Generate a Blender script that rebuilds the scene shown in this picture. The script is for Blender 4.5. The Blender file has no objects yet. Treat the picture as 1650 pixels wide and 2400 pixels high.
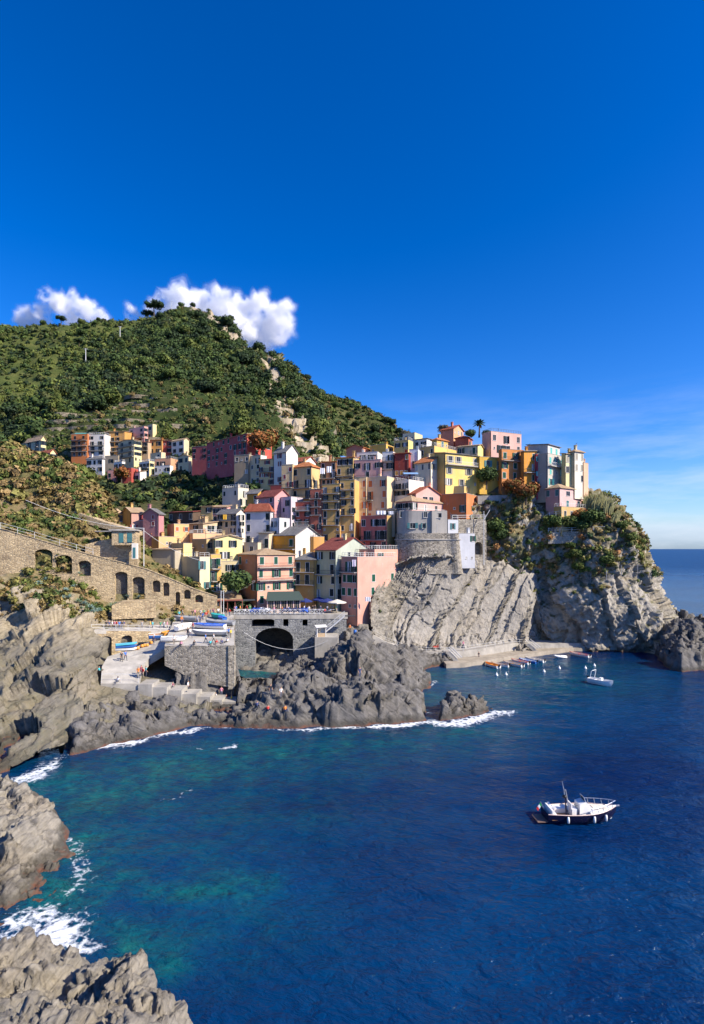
import bpy, bmesh, math, random
import numpy as np
from mathutils import Vector, Matrix
from mathutils.geometry import tessellate_polygon
rad = math.radians
random.seed(7)
scene = bpy.context.scene
col = scene.collection

# ------------------------------------------------------------------ camera, sky, sun, exposure
F, HZ, UC, CH = 1300.0, 1286.0, 825.0, 26.0       # focal length in photo pixels, horizon row, centre column, camera height above the sea
cam_d = bpy.data.cameras.new('camera'); cam = bpy.data.objects.new('camera', cam_d); col.objects.link(cam)
cam_d.sensor_fit = 'VERTICAL'; cam_d.sensor_height = 36.0; cam_d.sensor_width = 24.75
cam_d.lens = F / 2400.0 * 36.0
cam_d.shift_y = (HZ - 1200.0) / 2400.0
cam_d.clip_start = 0.5; cam_d.clip_end = 60000.0
cam.location = (0, 0, CH); cam.rotation_euler = (rad(90), 0, 0)
scene.camera = cam

SUN_EL, SUN_AZ = 36.0, 115.0                        # degrees; azimuth clockwise from +Y (the view direction): right, a little behind the camera
sdir = Vector((math.sin(rad(SUN_AZ)) * math.cos(rad(SUN_EL)), math.cos(rad(SUN_AZ)) * math.cos(rad(SUN_EL)), math.sin(rad(SUN_EL))))
sun_d = bpy.data.lights.new('sun', 'SUN'); sun_d.energy = 5.0; sun_d.angle = rad(0.5); sun_d.color = (1.0, 0.90, 0.74)
sun = bpy.data.objects.new('sun', sun_d); col.objects.link(sun)
sun.rotation_euler = sdir.to_track_quat('Z', 'Y').to_euler(); sun.location = (60, -40, 120)

world = bpy.data.worlds.new('World'); scene.world = world; world.use_nodes = True
wn, wl = world.node_tree.nodes, world.node_tree.links
wn.clear()
w_out = wn.new('ShaderNodeOutputWorld'); w_bg = wn.new('ShaderNodeBackground'); w_sky = wn.new('ShaderNodeTexSky')
w_sky.sky_type = 'NISHITA'; w_sky.sun_disc = False
w_sky.sun_elevation = rad(SUN_EL); w_sky.sun_rotation = rad(SUN_AZ)
w_sky.altitude = 0; w_sky.air_density = 1.0; w_sky.dust_density = 0.6; w_sky.ozone_density = 4.0
w_hs = wn.new('ShaderNodeHueSaturation'); w_hs.inputs['Saturation'].default_value = 1.32; w_hs.inputs['Hue'].default_value = 0.503
w_hs.inputs['Value'].default_value = 1.0
w_gm = wn.new('ShaderNodeGamma'); w_gm.inputs['Gamma'].default_value = 1.15
wl.new(w_sky.outputs['Color'], w_gm.inputs['Color']); wl.new(w_gm.outputs['Color'], w_hs.inputs['Color'])
# thin high cirrus, everywhere low above the horizon
w_tc = wn.new('ShaderNodeTexCoord'); w_sx = wn.new('ShaderNodeSeparateXYZ'); wl.new(w_tc.outputs['Generated'], w_sx.inputs['Vector'])
w_mp = wn.new('ShaderNodeMapping'); w_mp.inputs['Scale'].default_value = (2.2, 2.2, 13.0); w_mp.inputs['Rotation'].default_value = (0.10, 0.12, 0.35)
wl.new(w_tc.outputs['Generated'], w_mp.inputs['Vector'])
w_nz = wn.new('ShaderNodeTexNoise'); w_nz.inputs['Scale'].default_value = 1.5; w_nz.inputs['Detail'].default_value = 7; w_nz.inputs['Roughness'].default_value = 0.62
wl.new(w_mp.outputs['Vector'], w_nz.inputs['Vector'])
w_r1 = wn.new('ShaderNodeMapRange'); w_r1.inputs['From Min'].default_value = 0.42; w_r1.inputs['From Max'].default_value = 0.72
wl.new(w_nz.outputs['Fac'], w_r1.inputs['Value'])
w_r2 = wn.new('ShaderNodeMapRange'); w_r2.inputs['From Min'].default_value = 0.27; w_r2.inputs['From Max'].default_value = 0.02; w_r2.inputs['To Max'].default_value = 0.75
wl.new(w_sx.outputs['Z'], w_r2.inputs['Value'])
w_mu = wn.new('ShaderNodeMath'); w_mu.operation = 'MULTIPLY'; wl.new(w_r1.outputs[0], w_mu.inputs[0]); wl.new(w_r2.outputs[0], w_mu.inputs[1])
w_mx = wn.new('ShaderNodeMix'); w_mx.data_type = 'RGBA'; w_mx.inputs[7].default_value = (6.2, 6.8, 7.6, 1)
w_ti = wn.new('ShaderNodeMix'); w_ti.data_type = 'RGBA'; w_ti.blend_type = 'MULTIPLY'; w_ti.inputs[0].default_value = 1.0; w_ti.inputs[7].default_value = (0.86, 0.91, 1.18, 1)   # polarised, deep blue air
wl.new(w_hs.outputs['Color'], w_ti.inputs[6])
w_se = wn.new('ShaderNodeSeparateColor'); w_co = wn.new('ShaderNodeCombineColor'); wl.new(w_ti.outputs[2], w_se.inputs[0])
def w_math(op, a, b):
    x = wn.new('ShaderNodeMath'); x.operation = op
    for i, v in enumerate((a, b)): (wl.new(v, x.inputs[i]) if hasattr(v, 'is_linked') else setattr(x.inputs[i], 'default_value', v))
    return x.outputs[0]
w_g = w_math('MINIMUM', w_se.outputs[1], 6.3)
wl.new(w_math('MINIMUM', w_se.outputs[0], w_math('MULTIPLY', w_g, 0.80)), w_co.inputs[0]); wl.new(w_g, w_co.inputs[1]); wl.new(w_math('MAXIMUM', w_se.outputs[2], w_math('MULTIPLY', w_g, 1.22)), w_co.inputs[2])
wl.new(w_mu.outputs[0], w_mx.inputs[0]); wl.new(w_co.outputs[0], w_mx.inputs[6])
wl.new(w_mx.outputs[2], w_bg.inputs['Color']); w_bg.inputs['Strength'].default_value = 0.086
wl.new(w_bg.outputs[0], w_out.inputs['Surface'])

scene.view_settings.view_transform = 'Standard'; scene.view_settings.look = 'None'
scene.view_settings.gamma = 1.0; scene.view_settings.use_curve_mapping = False
scene.view_settings.exposure = 0.70
scene.render.engine = 'CYCLES'
cy = scene.cycles
cy.use_denoising = True
cy.max_bounces = 10; cy.diffuse_bounces = 3; cy.glossy_bounces = 3; cy.transmission_bounces = 3; cy.volume_bounces = 10; cy.transparent_max_bounces = 6
cy.caustics_reflective = False; cy.caustics_refractive = False
cy.volume_max_steps = 128

# ------------------------------------------------------------------ pixel helpers (photo pixels + a real distance -> metres)
def P(u, v, D): return np.array(((u - UC) / F * D, D, CH - (v - HZ) / F * D))
def W(u, v, z=0.0): return P(u, v, F * (CH - z) / (v - HZ))
def Zof(v, D): return CH - (v - HZ) / F * D

# ------------------------------------------------------------------ numpy noise
_rng = np.random.RandomState(3)
_perm = np.tile(_rng.permutation(256), 3)
_grad = _rng.normal(size=(256, 3)); _grad /= np.linalg.norm(_grad, axis=1)[:, None]
def _h(i, j, k): return _perm[_perm[_perm[i & 255] + (j & 255)] + (k & 255)]
def pnoise(p):
    i = np.floor(p).astype(int); f = p - i; w = f * f * f * (f * (f * 6 - 15) + 10)
    out = 0
    for a in (0, 1):
        wx = w[:, 0] if a else 1 - w[:, 0]
        for b in (0, 1):
            wy = w[:, 1] if b else 1 - w[:, 1]
            for c in (0, 1):
                wz = w[:, 2] if c else 1 - w[:, 2]
                g = _grad[_h(i[:, 0] + a, i[:, 1] + b, i[:, 2] + c)]
                out = out + wx * wy * wz * (g * (f - np.array((a, b, c)))).sum(1)
    return out * 1.5
def fbm(p, o=5, gain=0.5, lac=2.03):
    s, a = 0, 1.0
    for _ in range(o): s = s + a * pnoise(p); p = p * lac + 17.3; a *= gain
    return s
def ridged(p, o=5, gain=0.55, lac=2.1):
    s, a = 0, 1.0
    for _ in range(o): s = s + a * (1 - 2 * np.abs(pnoise(p))); p = p * lac + 9.1; a *= gain
    return s
def worley(p):
    """F1, F2 and a random value of the nearest cell"""
    return _worley(p)[:3]
def facet(p, tilt=1.0):
    """tilted flat blocks: a random step and a random slope for each cell"""
    f1, f2, idv, off, h = _worley(p)
    return (idv - 0.5) + tilt * (off * _grad[(h * 7 + 13) & 255]).sum(1), idv
def _worley(p):
    i0 = np.floor(p).astype(int); f1 = np.full(len(p), 9.0); f2 = f1.copy(); idv = np.zeros(len(p)); off = np.zeros_like(p); hid = np.zeros(len(p), int)
    for a in (-1, 0, 1):
        for b in (-1, 0, 1):
            for c in (-1, 0, 1):
                ii = i0 + np.array((a, b, c)); h = _h(ii[:, 0], ii[:, 1], ii[:, 2])
                pt = ii + 0.5 + _grad[h] * 0.45
                d = np.linalg.norm(p - pt, axis=1)
                near = d < f1
                f2 = np.where(near, f1, np.minimum(f2, d)); idv = np.where(near, h / 255.0, idv); f1 = np.where(near, d, f1); off = np.where(near[:, None], p - pt, off); hid = np.where(near, h, hid)
    return f1, f2, idv, off, hid
def sstep(a, b, x):
    t = np.clip((x - a) / (b - a), 0, 1); return t * t * (3 - 2 * t)

# ------------------------------------------------------------------ node material helper
class NT:
    def __init__(s, name):
        s.m = bpy.data.materials.new(name); s.m.use_nodes = True
        s.n = s.m.node_tree.nodes; s.l = s.m.node_tree.links
        s.b = s.n['Principled BSDF']
    def node(s, t, ins=None, **kw):
        x = s.n.new(t)
        for k, v in kw.items(): setattr(x, k, v)
        for k, v in (ins or {}).items():
            if hasattr(v, 'is_linked') or isinstance(v, bpy.types.NodeSocket): s.l.new(v, x.inputs[k])
            else: x.inputs[k].default_value = v
        return x
    def coord(s, scale=(1, 1, 1), rot=(0, 0, 0), kind='Object'):
        if kind == 'Pos': src = s.node('ShaderNodeNewGeometry').outputs['Position']
        else: src = s.node('ShaderNodeTexCoord').outputs[kind]
        if any(rot): src = s.node('ShaderNodeMapping', {'Vector': src, 'Rotation': rot}).outputs[0]      # turn first, then stretch
        return s.node('ShaderNodeMapping', {'Vector': src, 'Scale': scale}).outputs[0]
    def noise(s, vec, scale, detail=5, rough=0.55, dist=0.0):
        return s.node('ShaderNodeTexNoise', {'Vector': vec, 'Scale': scale, 'Detail': detail, 'Roughness': rough, 'Distortion': dist}).outputs['Fac']
    def ramp(s, fac, stops):
        x = s.node('ShaderNodeValToRGB', {'Fac': fac}); e = x.color_ramp.elements
        while len(e) < len(stops): e.new(0.5)
        for q, (p, c) in zip(e, stops): q.position = p; q.color = (*c, 1) if len(c) == 3 else c
        return x.outputs['Color']
    def rng(s, v, a, b, c=0.0, d=1.0):
        return s.node('ShaderNodeMapRange', {'Value': v, 'From Min': a, 'From Max': b, 'To Min': c, 'To Max': d}).outputs[0]
    def mix(s, fac, a, b, mode='MIX'):
        x = s.node('ShaderNodeMix', data_type='RGBA', blend_type=mode)
        for i, v in ((0, fac), (6, a), (7, b)):
            if isinstance(v, bpy.types.NodeSocket): s.l.new(v, x.inputs[i])
            else: x.inputs[i].default_value = (*v, 1) if isinstance(v, tuple) and len(v) == 3 else v
        return x.outputs[2]
    def math(s, op, a, b=0.0):
        x = s.node('ShaderNodeMath', operation=op)
        for i, v in ((0, a), (1, b)):
            if isinstance(v, bpy.types.NodeSocket): s.l.new(v, x.inputs[i])
            else: x.inputs[i].default_value = v
        return x.outputs[0]
    def bump(s, h, strength=0.5, dist=0.1, normal=None):
        ins = {'Height': h, 'Strength': strength, 'Distance': dist}
        if normal is not None: ins['Normal'] = normal
        return s.node('ShaderNodeBump', ins).outputs[0]
    def attr(s, name, out='Fac'): return s.node('ShaderNodeAttribute', attribute_name=name).outputs[out]
    def set(s, **kw):
        names = {'base': 'Base Color', 'rough': 'Roughness', 'normal': 'Normal', 'metal': 'Metallic', 'spec': 'Specular IOR Level', 'ior': 'IOR', 'alpha': 'Alpha', 'trans': 'Transmission Weight'}
        for k, v in kw.items():
            i = s.b.inputs[names[k]]
            if isinstance(v, bpy.types.NodeSocket): s.l.new(v, i)
            else: i.default_value = (*v, 1) if isinstance(v, tuple) and len(v) == 3 else v
        return s.m

_plain = {}
def mat_plain(c, rough=0.6, name=None, var=0.12, scale=3.0, metal=0.0, spec=0.4):
    """a solid colour with slight blotches and grain"""
    key = (c, rough, metal)
    if key in _plain: return _plain[key]
    t = NT(name or 'paint'); v = t.coord()
    n = t.noise(v, scale, 6, 0.65)
    cc = t.mix(t.rng(n, 0.3, 0.75), tuple(x * (1 - var) for x in c), tuple(min(1, x * (1 + var)) for x in c))
    t.set(base=cc, rough=rough, metal=metal, spec=spec)
    _plain[key] = t.m; return t.m
_wallm = {}
def mat_wall(c, dirt=0.6, name='painted_plaster'):
    key = (c, dirt)
    if key in _wallm: return _wallm[key]
    t = NT(name); v = t.coord(kind='Pos')
    big = t.noise(v, 0.22, 5, 0.6); fine = t.noise(v, 3.5, 5, 0.7)
    streak = t.noise(t.coord((1.6, 1.6, 0.16), kind='Pos'), 1.1, 6, 0.65)
    c1 = t.mix(t.rng(big, 0.3, 0.7), tuple(x * 0.80 for x in c), tuple(min(1, x * 1.12 + 0.005) for x in c))
    dk = tuple(0.55 * x + 0.45 * (sum(c) / 3) * 0.65 for x in c)
    c2 = t.mix(t.math('MULTIPLY', t.rng(streak, 0.48, 0.78), dirt * 1.5), c1, dk)
    pale = tuple(min(1, 0.55 * x + 0.42) for x in c)
    c3 = t.mix(t.math('MULTIPLY', t.rng(t.noise(v, 0.7, 8, 0.75), 0.58, 0.72), dirt * 0.55), c2, pale)
    t.set(base=c3, rough=0.85, spec=0.25, normal=t.bump(fine, 0.25, 0.03))
    _wallm[key] = t.m; return t.m

# ------------------------------------------------------------------ mesh builder
class MB:
    def __init__(s): s.v = []; s.f = []; s.m = []
    def add(s, vs, fs, mi=0):
        o = len(s.v); s.v.extend([tuple(map(float, p)) for p in vs]); s.f.extend([tuple(i + o for i in f) for f in fs]); s.m.extend([mi] * len(fs)); return s
    def quad(s, a, b, c, d, mi=0): return s.add((a, b, c, d), ((0, 1, 2, 3),), mi)
    def box(s, lo, hi, mi=0, M=None):
        x0, y0, z0 = lo; x1, y1, z1 = hi
        vs = [(x0, y0, z0), (x1, y0, z0), (x1, y1, z0), (x0, y1, z0), (x0, y0, z1), (x1, y0, z1), (x1, y1, z1), (x0, y1, z1)]
        if M is not None: vs = [tuple(M @ Vector(p)) for p in vs]
        return s.add(vs, ((0, 3, 2, 1), (4, 5, 6, 7), (0, 1, 5, 4), (1, 2, 6, 5), (2, 3, 7, 6), (3, 0, 4, 7)), mi)
    def bar(s, a, b, w, h=None, mi=0):
        """rectangular bar between two points"""
        a, b = Vector(a), Vector(b); h = h or w; d = (b - a)
        if d.length < 1e-6: return s
        d.normalize(); up = Vector((0, 0, 1)) if abs(d.z) < 0.95 else Vector((1, 0, 0))
        x = d.cross(up).normalized() * (w / 2); y = d.cross(x).normalized() * (h / 2)
        vs = [a - x - y, a + x - y, a + x + y, a - x + y, b - x - y, b + x - y, b + x + y, b - x + y]
        return s.add(vs, ((0, 1, 2, 3), (7, 6, 5, 4), (0, 4, 5, 1), (1, 5, 6, 2), (2, 6, 7, 3), (3, 7, 4, 0)), mi)
    def tube(s, pts, r, n=6, mi=0, cap=True):
        pts = [Vector(p) for p in pts]; rs = r if hasattr(r, '__len__') else [r] * len(pts)
        rings = []
        for i, p in enumerate(pts):
            d = (pts[min(i + 1, len(pts) - 1)] - pts[max(i - 1, 0)])
            d = d.normalized() if d.length > 1e-9 else Vector((0, 0, 1))
            up = Vector((0, 0, 1)) if abs(d.z) < 0.9 else Vector((1, 0, 0))
            x = d.cross(up).normalized(); y = d.cross(x)
            rings.append([p + (x * math.cos(2 * math.pi * k / n) + y * math.sin(2 * math.pi * k / n)) * rs[i] for k in range(n)])
        vs = [q for ring in rings for q in ring]; fs = []
        for i in range(len(pts) - 1):
            for k in range(n): fs.append((i * n + k, i * n + (k + 1) % n, (i + 1) * n + (k + 1) % n, (i + 1) * n + k))
        if cap: fs.append(tuple(range(n))[::-1]); fs.append(tuple((len(pts) - 1) * n + k for k in range(n)))
        return s.add(vs, fs, mi)
    def lathe(s, prof, n=10, c=(0, 0, 0), mi=0):
        vs = []; fs = []
        for r, z in prof:
            for k in range(n): a = 2 * math.pi * k / n; vs.append((c[0] + r * math.cos(a), c[1] + r * math.sin(a), c[2] + z))
        for i in range(len(prof) - 1):
            for k in range(n): fs.append((i * n + k, i * n + (k + 1) % n, (i + 1) * n + (k + 1) % n, (i + 1) * n + k))
        return s.add(vs, fs, mi)
    def mesh(s, name, mats, smooth=False):
        me = bpy.data.meshes.new(name); me.from_pydata(s.v, [], s.f)
        for m in (mats if isinstance(mats, (list, tuple)) else [mats]): me.materials.append(m)
        if any(s.m): me.polygons.foreach_set('material_index', s.m)
        if smooth: me.polygons.foreach_set('use_smooth', [True] * len(s.f))
        me.update(); return me
    def build(s, name, mats, parent=None, loc=None, smooth=False, **tags):
        return obj(name, s.mesh(name, mats, smooth), parent, loc, **tags)

def tag(o, label=None, cat=None, group=None, kind=None):
    for k, v in (('label', label), ('category', cat), ('group', group), ('kind', kind)):
        if v: o[k] = v
    return o
def obj(name, me, parent=None, loc=None, rz=0.0, sc=None, **tags):
    o = bpy.data.objects.new(name, me); col.objects.link(o)
    if parent is not None: o.parent = parent
    if loc is not None: o.location = loc
    if rz: o.rotation_euler[2] = rz
    if sc is not None: o.scale = sc
    return tag(o, **tags)
def empty(name, loc, rz=0.0, **tags):
    o = bpy.data.objects.new(name, None); col.objects.link(o); o.location = loc; o.rotation_euler[2] = rz; o.empty_display_size = 0.3
    return tag(o, **tags)
def copy_tree(o, parent=None):
    c = o.copy(); col.objects.link(c)
    if parent is not None: c.parent = parent
    for ch in o.children: copy_tree(ch, c)
    return c
def np_mesh(name, V, Fq, mats, smooth=True, attrs=None, mat_idx=None):
    """mesh from numpy arrays; Fq: (n,4) or (n,3)"""
    me = bpy.data.meshes.new(name); k = Fq.shape[1]
    me.vertices.add(len(V)); me.vertices.foreach_set('co', np.asarray(V, np.float32).ravel())
    me.loops.add(Fq.size); me.loops.foreach_set('vertex_index', Fq.astype(np.int32).ravel())
    me.polygons.add(len(Fq)); me.polygons.foreach_set('loop_start', np.arange(0, Fq.size, k, dtype=np.int32))
    me.polygons.foreach_set('loop_total', np.full(len(Fq), k, dtype=np.int32))
    for m in (mats if isinstance(mats, (list, tuple)) else [mats]): me.materials.append(m)
    if smooth: me.polygons.foreach_set('use_smooth', np.ones(len(Fq), bool))
    if mat_idx is not None: me.polygons.foreach_set('material_index', mat_idx.astype(np.int32))
    for nme, (typ, dat) in (attrs or {}).items():
        a = me.attributes.new(nme, typ, 'POINT')
        a.data.foreach_set('color' if 'COLOR' in typ else ('vector' if 'VECTOR' in typ else 'value'), np.asarray(dat, np.float32).ravel())
    me.update(); me.validate(); return me
def grid_faces(nr, nc):
    i = np.arange(nr * nc).reshape(nr, nc)
    return np.stack([i[:-1, :-1].ravel(), i[1:, :-1].ravel(), i[1:, 1:].ravel(), i[:-1, 1:].ravel()], 1)
# ------------------------------------------------------------------ terrain materials
def mat_rock(name, light, dark, strata_rot=(0.5, 0.4, 0.3), algae=True, tan=(0.34, 0.27, 0.17), tan_amt=0.5, veg=0.0, bump=0.9, sc=1.0, soil=False, upper=False):
    t = NT(name); p = t.coord(kind='Pos')
    big = t.noise(p, 0.10 * sc, 6, 0.6); mid = t.noise(p, 0.7 * sc, 8, 0.68)
    st = t.noise(t.coord((0.35, 0.35, 2.6), strata_rot, 'Pos'), 1.0 * sc, 9, 0.72, 0.6)
    fine = t.noise(p, 4.0 * sc, 8, 0.72)
    c = t.ramp(t.math('ADD', t.math('MULTIPLY', st, 0.55), t.math('MULTIPLY', mid, 0.45)), [(0.33, dark), (0.46, tuple(0.55 * a + 0.45 * b for a, b in zip(light, dark))), (0.62, light)])
    c = t.mix(t.math('MULTIPLY', t.rng(big, 0.45, 0.68), tan_amt), c, tan)
    c = t.mix(t.math('MULTIPLY', t.rng(fine, 0.5, 0.75), 0.35), c, tuple(min(1, x * 1.35) for x in light))
    wv = t.node('ShaderNodeTexNoise', {'Vector': p, 'Scale': 0.5 * sc, 'Detail': 6.0, 'Roughness': 0.65}).outputs['Color']
    wv = t.node('ShaderNodeVectorMath', {0: wv, 1: (3.2, 3.2, 3.2)}, operation='MULTIPLY').outputs[0]
    wv = t.node('ShaderNodeVectorMath', {0: t.coord((1, 1, 0.4), strata_rot, 'Pos'), 1: wv}, operation='ADD').outputs[0]
    vor = t.node('ShaderNodeTexVoronoi', {'Vector': wv, 'Scale': 0.42 * sc, 'Randomness': 1.0}, feature='DISTANCE_TO_EDGE').outputs['Distance']
    crack = t.math('MAXIMUM', t.rng(vor, 0.0, 0.035), t.rng(big, 0.56, 0.48))
    c = t.mix(t.math('MULTIPLY', t.math('SUBTRACT', 1.0, crack), 0.4), c, tuple(x * 0.6 for x in dark))
    geo = t.node('ShaderNodeNewGeometry'); nz = t.node('ShaderNodeSeparateXYZ', {'Vector': geo.outputs['Normal']}).outputs['Z']
    pz = t.node('ShaderNodeSeparateXYZ', {'Vector': geo.outputs['Position']}).outputs['Z']
    if veg:
        g = t.math('MULTIPLY', t.rng(nz, 0.35, 0.75), t.rng(t.noise(p, 0.35, 7, 0.7), 0.40, 0.55))
        gc = t.ramp(t.noise(p, 1.3, 5, 0.7), [(0.35, (0.045, 0.06, 0.018)), (0.5, (0.12, 0.11, 0.035)), (0.66, (0.19, 0.14, 0.06))])
        c = t.mix(t.math('MULTIPLY', g, veg), c, gc)
    if soil:
        so = t.attr('soil'); gc = t.ramp(t.math('ADD', t.math('MULTIPLY', t.noise(p, 0.12, 5, 0.6), 0.5), t.math('MULTIPLY', t.noise(p, 1.6, 6, 0.75), 0.5)), [(0.36, (0.06, 0.075, 0.02)), (0.47, (0.15, 0.13, 0.05)), (0.56, (0.24, 0.17, 0.085)), (0.66, (0.30, 0.26, 0.18))])
        if upper: c = t.mix(t.math('MULTIPLY', t.rng(t.math('ADD', pz, t.math('MULTIPLY', t.math('SUBTRACT', big, 0.5), 7.0)), 8.0, 13.0), 0.75), c, t.ramp(t.math('ADD', t.math('MULTIPLY', st, 0.5), t.math('MULTIPLY', mid, 0.5)), [(0.36, (0.17, 0.14, 0.095)), (0.5, (0.36, 0.30, 0.205)), (0.62, (0.50, 0.43, 0.31))]))
        c = t.mix(so, c, gc)
    if algae:
        zz = t.math('ADD', pz, t.math('MULTIPLY', t.math('SUBTRACT', mid, 0.5), 1.6))
        c = t.mix(t.math('MULTIPLY', t.rng(zz, 1.3, 0.5), 0.75), c, (0.05, 0.045, 0.035))
        c = t.mix(t.math('MULTIPLY', t.rng(zz, 0.30, 0.0), 0.7), c, (0.15, 0.055, 0.032))
    h = t.math('ADD', t.math('MULTIPLY', st, 1.0), t.math('ADD', t.math('MULTIPLY', fine, 0.35), t.math('MULTIPLY', crack, 0.25)))
    t.set(base=c, rough=0.88, spec=0.25, normal=t.bump(h, bump, 0.35 / sc))
    return t.m
M_shore = mat_rock('shore_rock', (0.19, 0.18, 0.168), (0.033, 0.033, 0.035), (0.0, -0.7, 0.3), tan=(0.22, 0.185, 0.13), tan_amt=0.3)
M_slab = mat_rock('slab_rock', (0.35, 0.325, 0.285), (0.12, 0.112, 0.10), (0.0, 1.047, 0.0), algae=False, tan=(0.40, 0.33, 0.23), tan_amt=0.35, bump=0.8)
M_head = mat_rock('headland_rock', (0.44, 0.405, 0.345), (0.14, 0.13, 0.115), (0.0, -1.1, 0.0), veg=0.9, tan_amt=0.4, soil=True)
M_left = mat_rock('left_rock', (0.235, 0.215, 0.175), (0.045, 0.042, 0.037), (0.0, 0.75, 0.2), veg=0.35, soil=True, upper=True, tan=(0.36, 0.29, 0.18), tan_amt=0.45)
M_fore = mat_rock('foreground_rock', (0.33, 0.30, 0.245), (0.075, 0.069, 0.059), (0.0, 0.8, 0.4), tan_amt=0.4, sc=1.5)

def mat_ground(name, cols, rockc=(0.26, 0.22, 0.16), rock_lo=0.25, rock_hi=0.6, sc=1.0, rock_amt=0.8, crag=False):
    t = NT(name); p = t.coord(kind='Pos')
    a = t.noise(p, 0.05 * sc, 7, 0.65); b = t.noise(p, 0.5 * sc, 7, 0.72)
    c = t.ramp(t.math('ADD', t.math('MULTIPLY', a, 0.5), t.math('MULTIPLY', b, 0.5)), [(0.36, cols[0]), (0.5, cols[1]), (0.62, cols[2])])
    nz = t.node('ShaderNodeSeparateXYZ', {'Vector': t.node('ShaderNodeNewGeometry').outputs['Normal']}).outputs['Z']
    r = t.mix(t.noise(p, 1.2 * sc, 8, 0.75), tuple(x * 0.55 for x in rockc), tuple(x * 1.4 for x in rockc))
    k = t.math('MULTIPLY', t.rng(t.math('ADD', nz, t.math('MULTIPLY', t.math('SUBTRACT', b, 0.5), 0.5)), rock_hi, rock_lo), rock_amt)
    c = t.mix(k, c, r)
    if crag: c = t.mix(t.attr('soil'), c, t.ramp(t.math('ADD', t.math('MULTIPLY', t.noise(t.coord((1, 1, 0.4), (0.2, 0.5, 0), 'Pos'), 0.16, 8, 0.7), 0.6), t.math('MULTIPLY', b, 0.4)), [(0.36, (0.12, 0.10, 0.07)), (0.48, (0.34, 0.28, 0.19)), (0.62, (0.50, 0.43, 0.33))]))
    t.set(base=c, rough=0.95, spec=0.15, normal=t.bump(b, 0.8, 0.8 / sc)); return t.m
M_hill = mat_ground('hill_ground', ((0.020, 0.035, 0.010), (0.033, 0.050, 0.014), (0.062, 0.068, 0.022)), rock_lo=0.15, rock_hi=0.42, crag=True)
M_flank = mat_ground('hill_flank_ground', ((0.04, 0.054, 0.018), (0.075, 0.085, 0.028), (0.15, 0.13, 0.055)), rock_lo=0.1, rock_hi=0.3)
M_ridge = mat_ground('ridge_ground', ((0.04, 0.058, 0.016), (0.075, 0.095, 0.024), (0.13, 0.13, 0.04)), rock_lo=0.0, rock_hi=0.2)
M_vill = mat_ground('village_ground', ((0.03, 0.038, 0.014), (0.055, 0.06, 0.022), (0.12, 0.10, 0.05)), rockc=(0.22, 0.19, 0.15), rock_lo=0.4, rock_hi=0.8)
M_gap = mat_rock('gully_rock', (0.22, 0.205, 0.18), (0.07, 0.068, 0.065), algae=False, tan_amt=0.3)

def mat_stone(name, a=(0.56, 0.43, 0.25), b=(0.24, 0.175, 0.105), sc=1.9, mortar=(0.40, 0.33, 0.22), flat=1.8, bump=0.7):
    """coursed rubble masonry"""
    t = NT(name); p = t.coord((1, 1, flat), kind='Pos')
    v1 = t.node('ShaderNodeTexVoronoi', {'Vector': p, 'Scale': sc, 'Randomness': 0.9})
    ed = t.node('ShaderNodeTexVoronoi', {'Vector': p, 'Scale': sc, 'Randomness': 0.9}, feature='DISTANCE_TO_EDGE').outputs['Distance']
    hue = t.node('ShaderNodeSeparateColor', {'Color': v1.outputs['Color']}).outputs[0]
    n = t.noise(t.coord(kind='Pos'), 2.5, 8, 0.72); big = t.noise(t.coord(kind='Pos'), 0.15, 5, 0.6)
    c = t.mix(t.rng(t.math('ADD', t.math('MULTIPLY', hue, 0.65), t.math('MULTIPLY', n, 0.35)), 0.15, 0.8), b, a)
    c = t.mix(t.rng(ed, 0.10, 0.02), c, mortar)
    c = t.mix(t.math('MULTIPLY', t.rng(big, 0.45, 0.7), 0.4), c, tuple(x * 1.35 for x in a))
    h = t.math('ADD', t.rng(ed, 0.0, 0.12), t.math('MULTIPLY', n, 0.5))
    t.set(base=c, rough=0.92, spec=0.2, normal=t.bump(h, bump, 0.12)); return t.m
M_stone = mat_stone('rubble_wall')
M_stone_g = mat_stone('grey_rubble_wall', (0.41, 0.365, 0.295), (0.11, 0.097, 0.08), 2.0, (0.33, 0.30, 0.24), 1.4)
M_stone_b = mat_stone('bridge_masonry', (0.27, 0.27, 0.26), (0.10, 0.105, 0.11), 1.6, (0.3, 0.3, 0.29), 1.6)
def mat_conc(name, c, stain=0.5):
    t = NT(name); p = t.coord(kind='Pos')
    n = t.noise(p, 0.45, 8, 0.68); f = t.noise(p, 6, 6, 0.7); s = t.noise(t.coord((1.2, 1.2, 0.15), kind='Pos'), 1.0, 6, 0.65)
    cc = t.mix(t.rng(n, 0.35, 0.68), tuple(x * 0.68 for x in c), tuple(min(1, x * 1.12) for x in c))
    cc = t.mix(t.math('MULTIPLY', t.rng(s, 0.5, 0.72), stain), cc, tuple(x * 0.5 for x in c))
    t.set(base=cc, rough=0.9, spec=0.2, normal=t.bump(f, 0.3, 0.03)); return t.m
M_conc = mat_conc('concrete', (0.40, 0.375, 0.33)); M_pave = mat_conc('slipway_concrete', (0.47, 0.44, 0.385), 0.15)
M_quay = mat_conc('quay_concrete', (0.38, 0.33, 0.26), 0.4)

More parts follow.
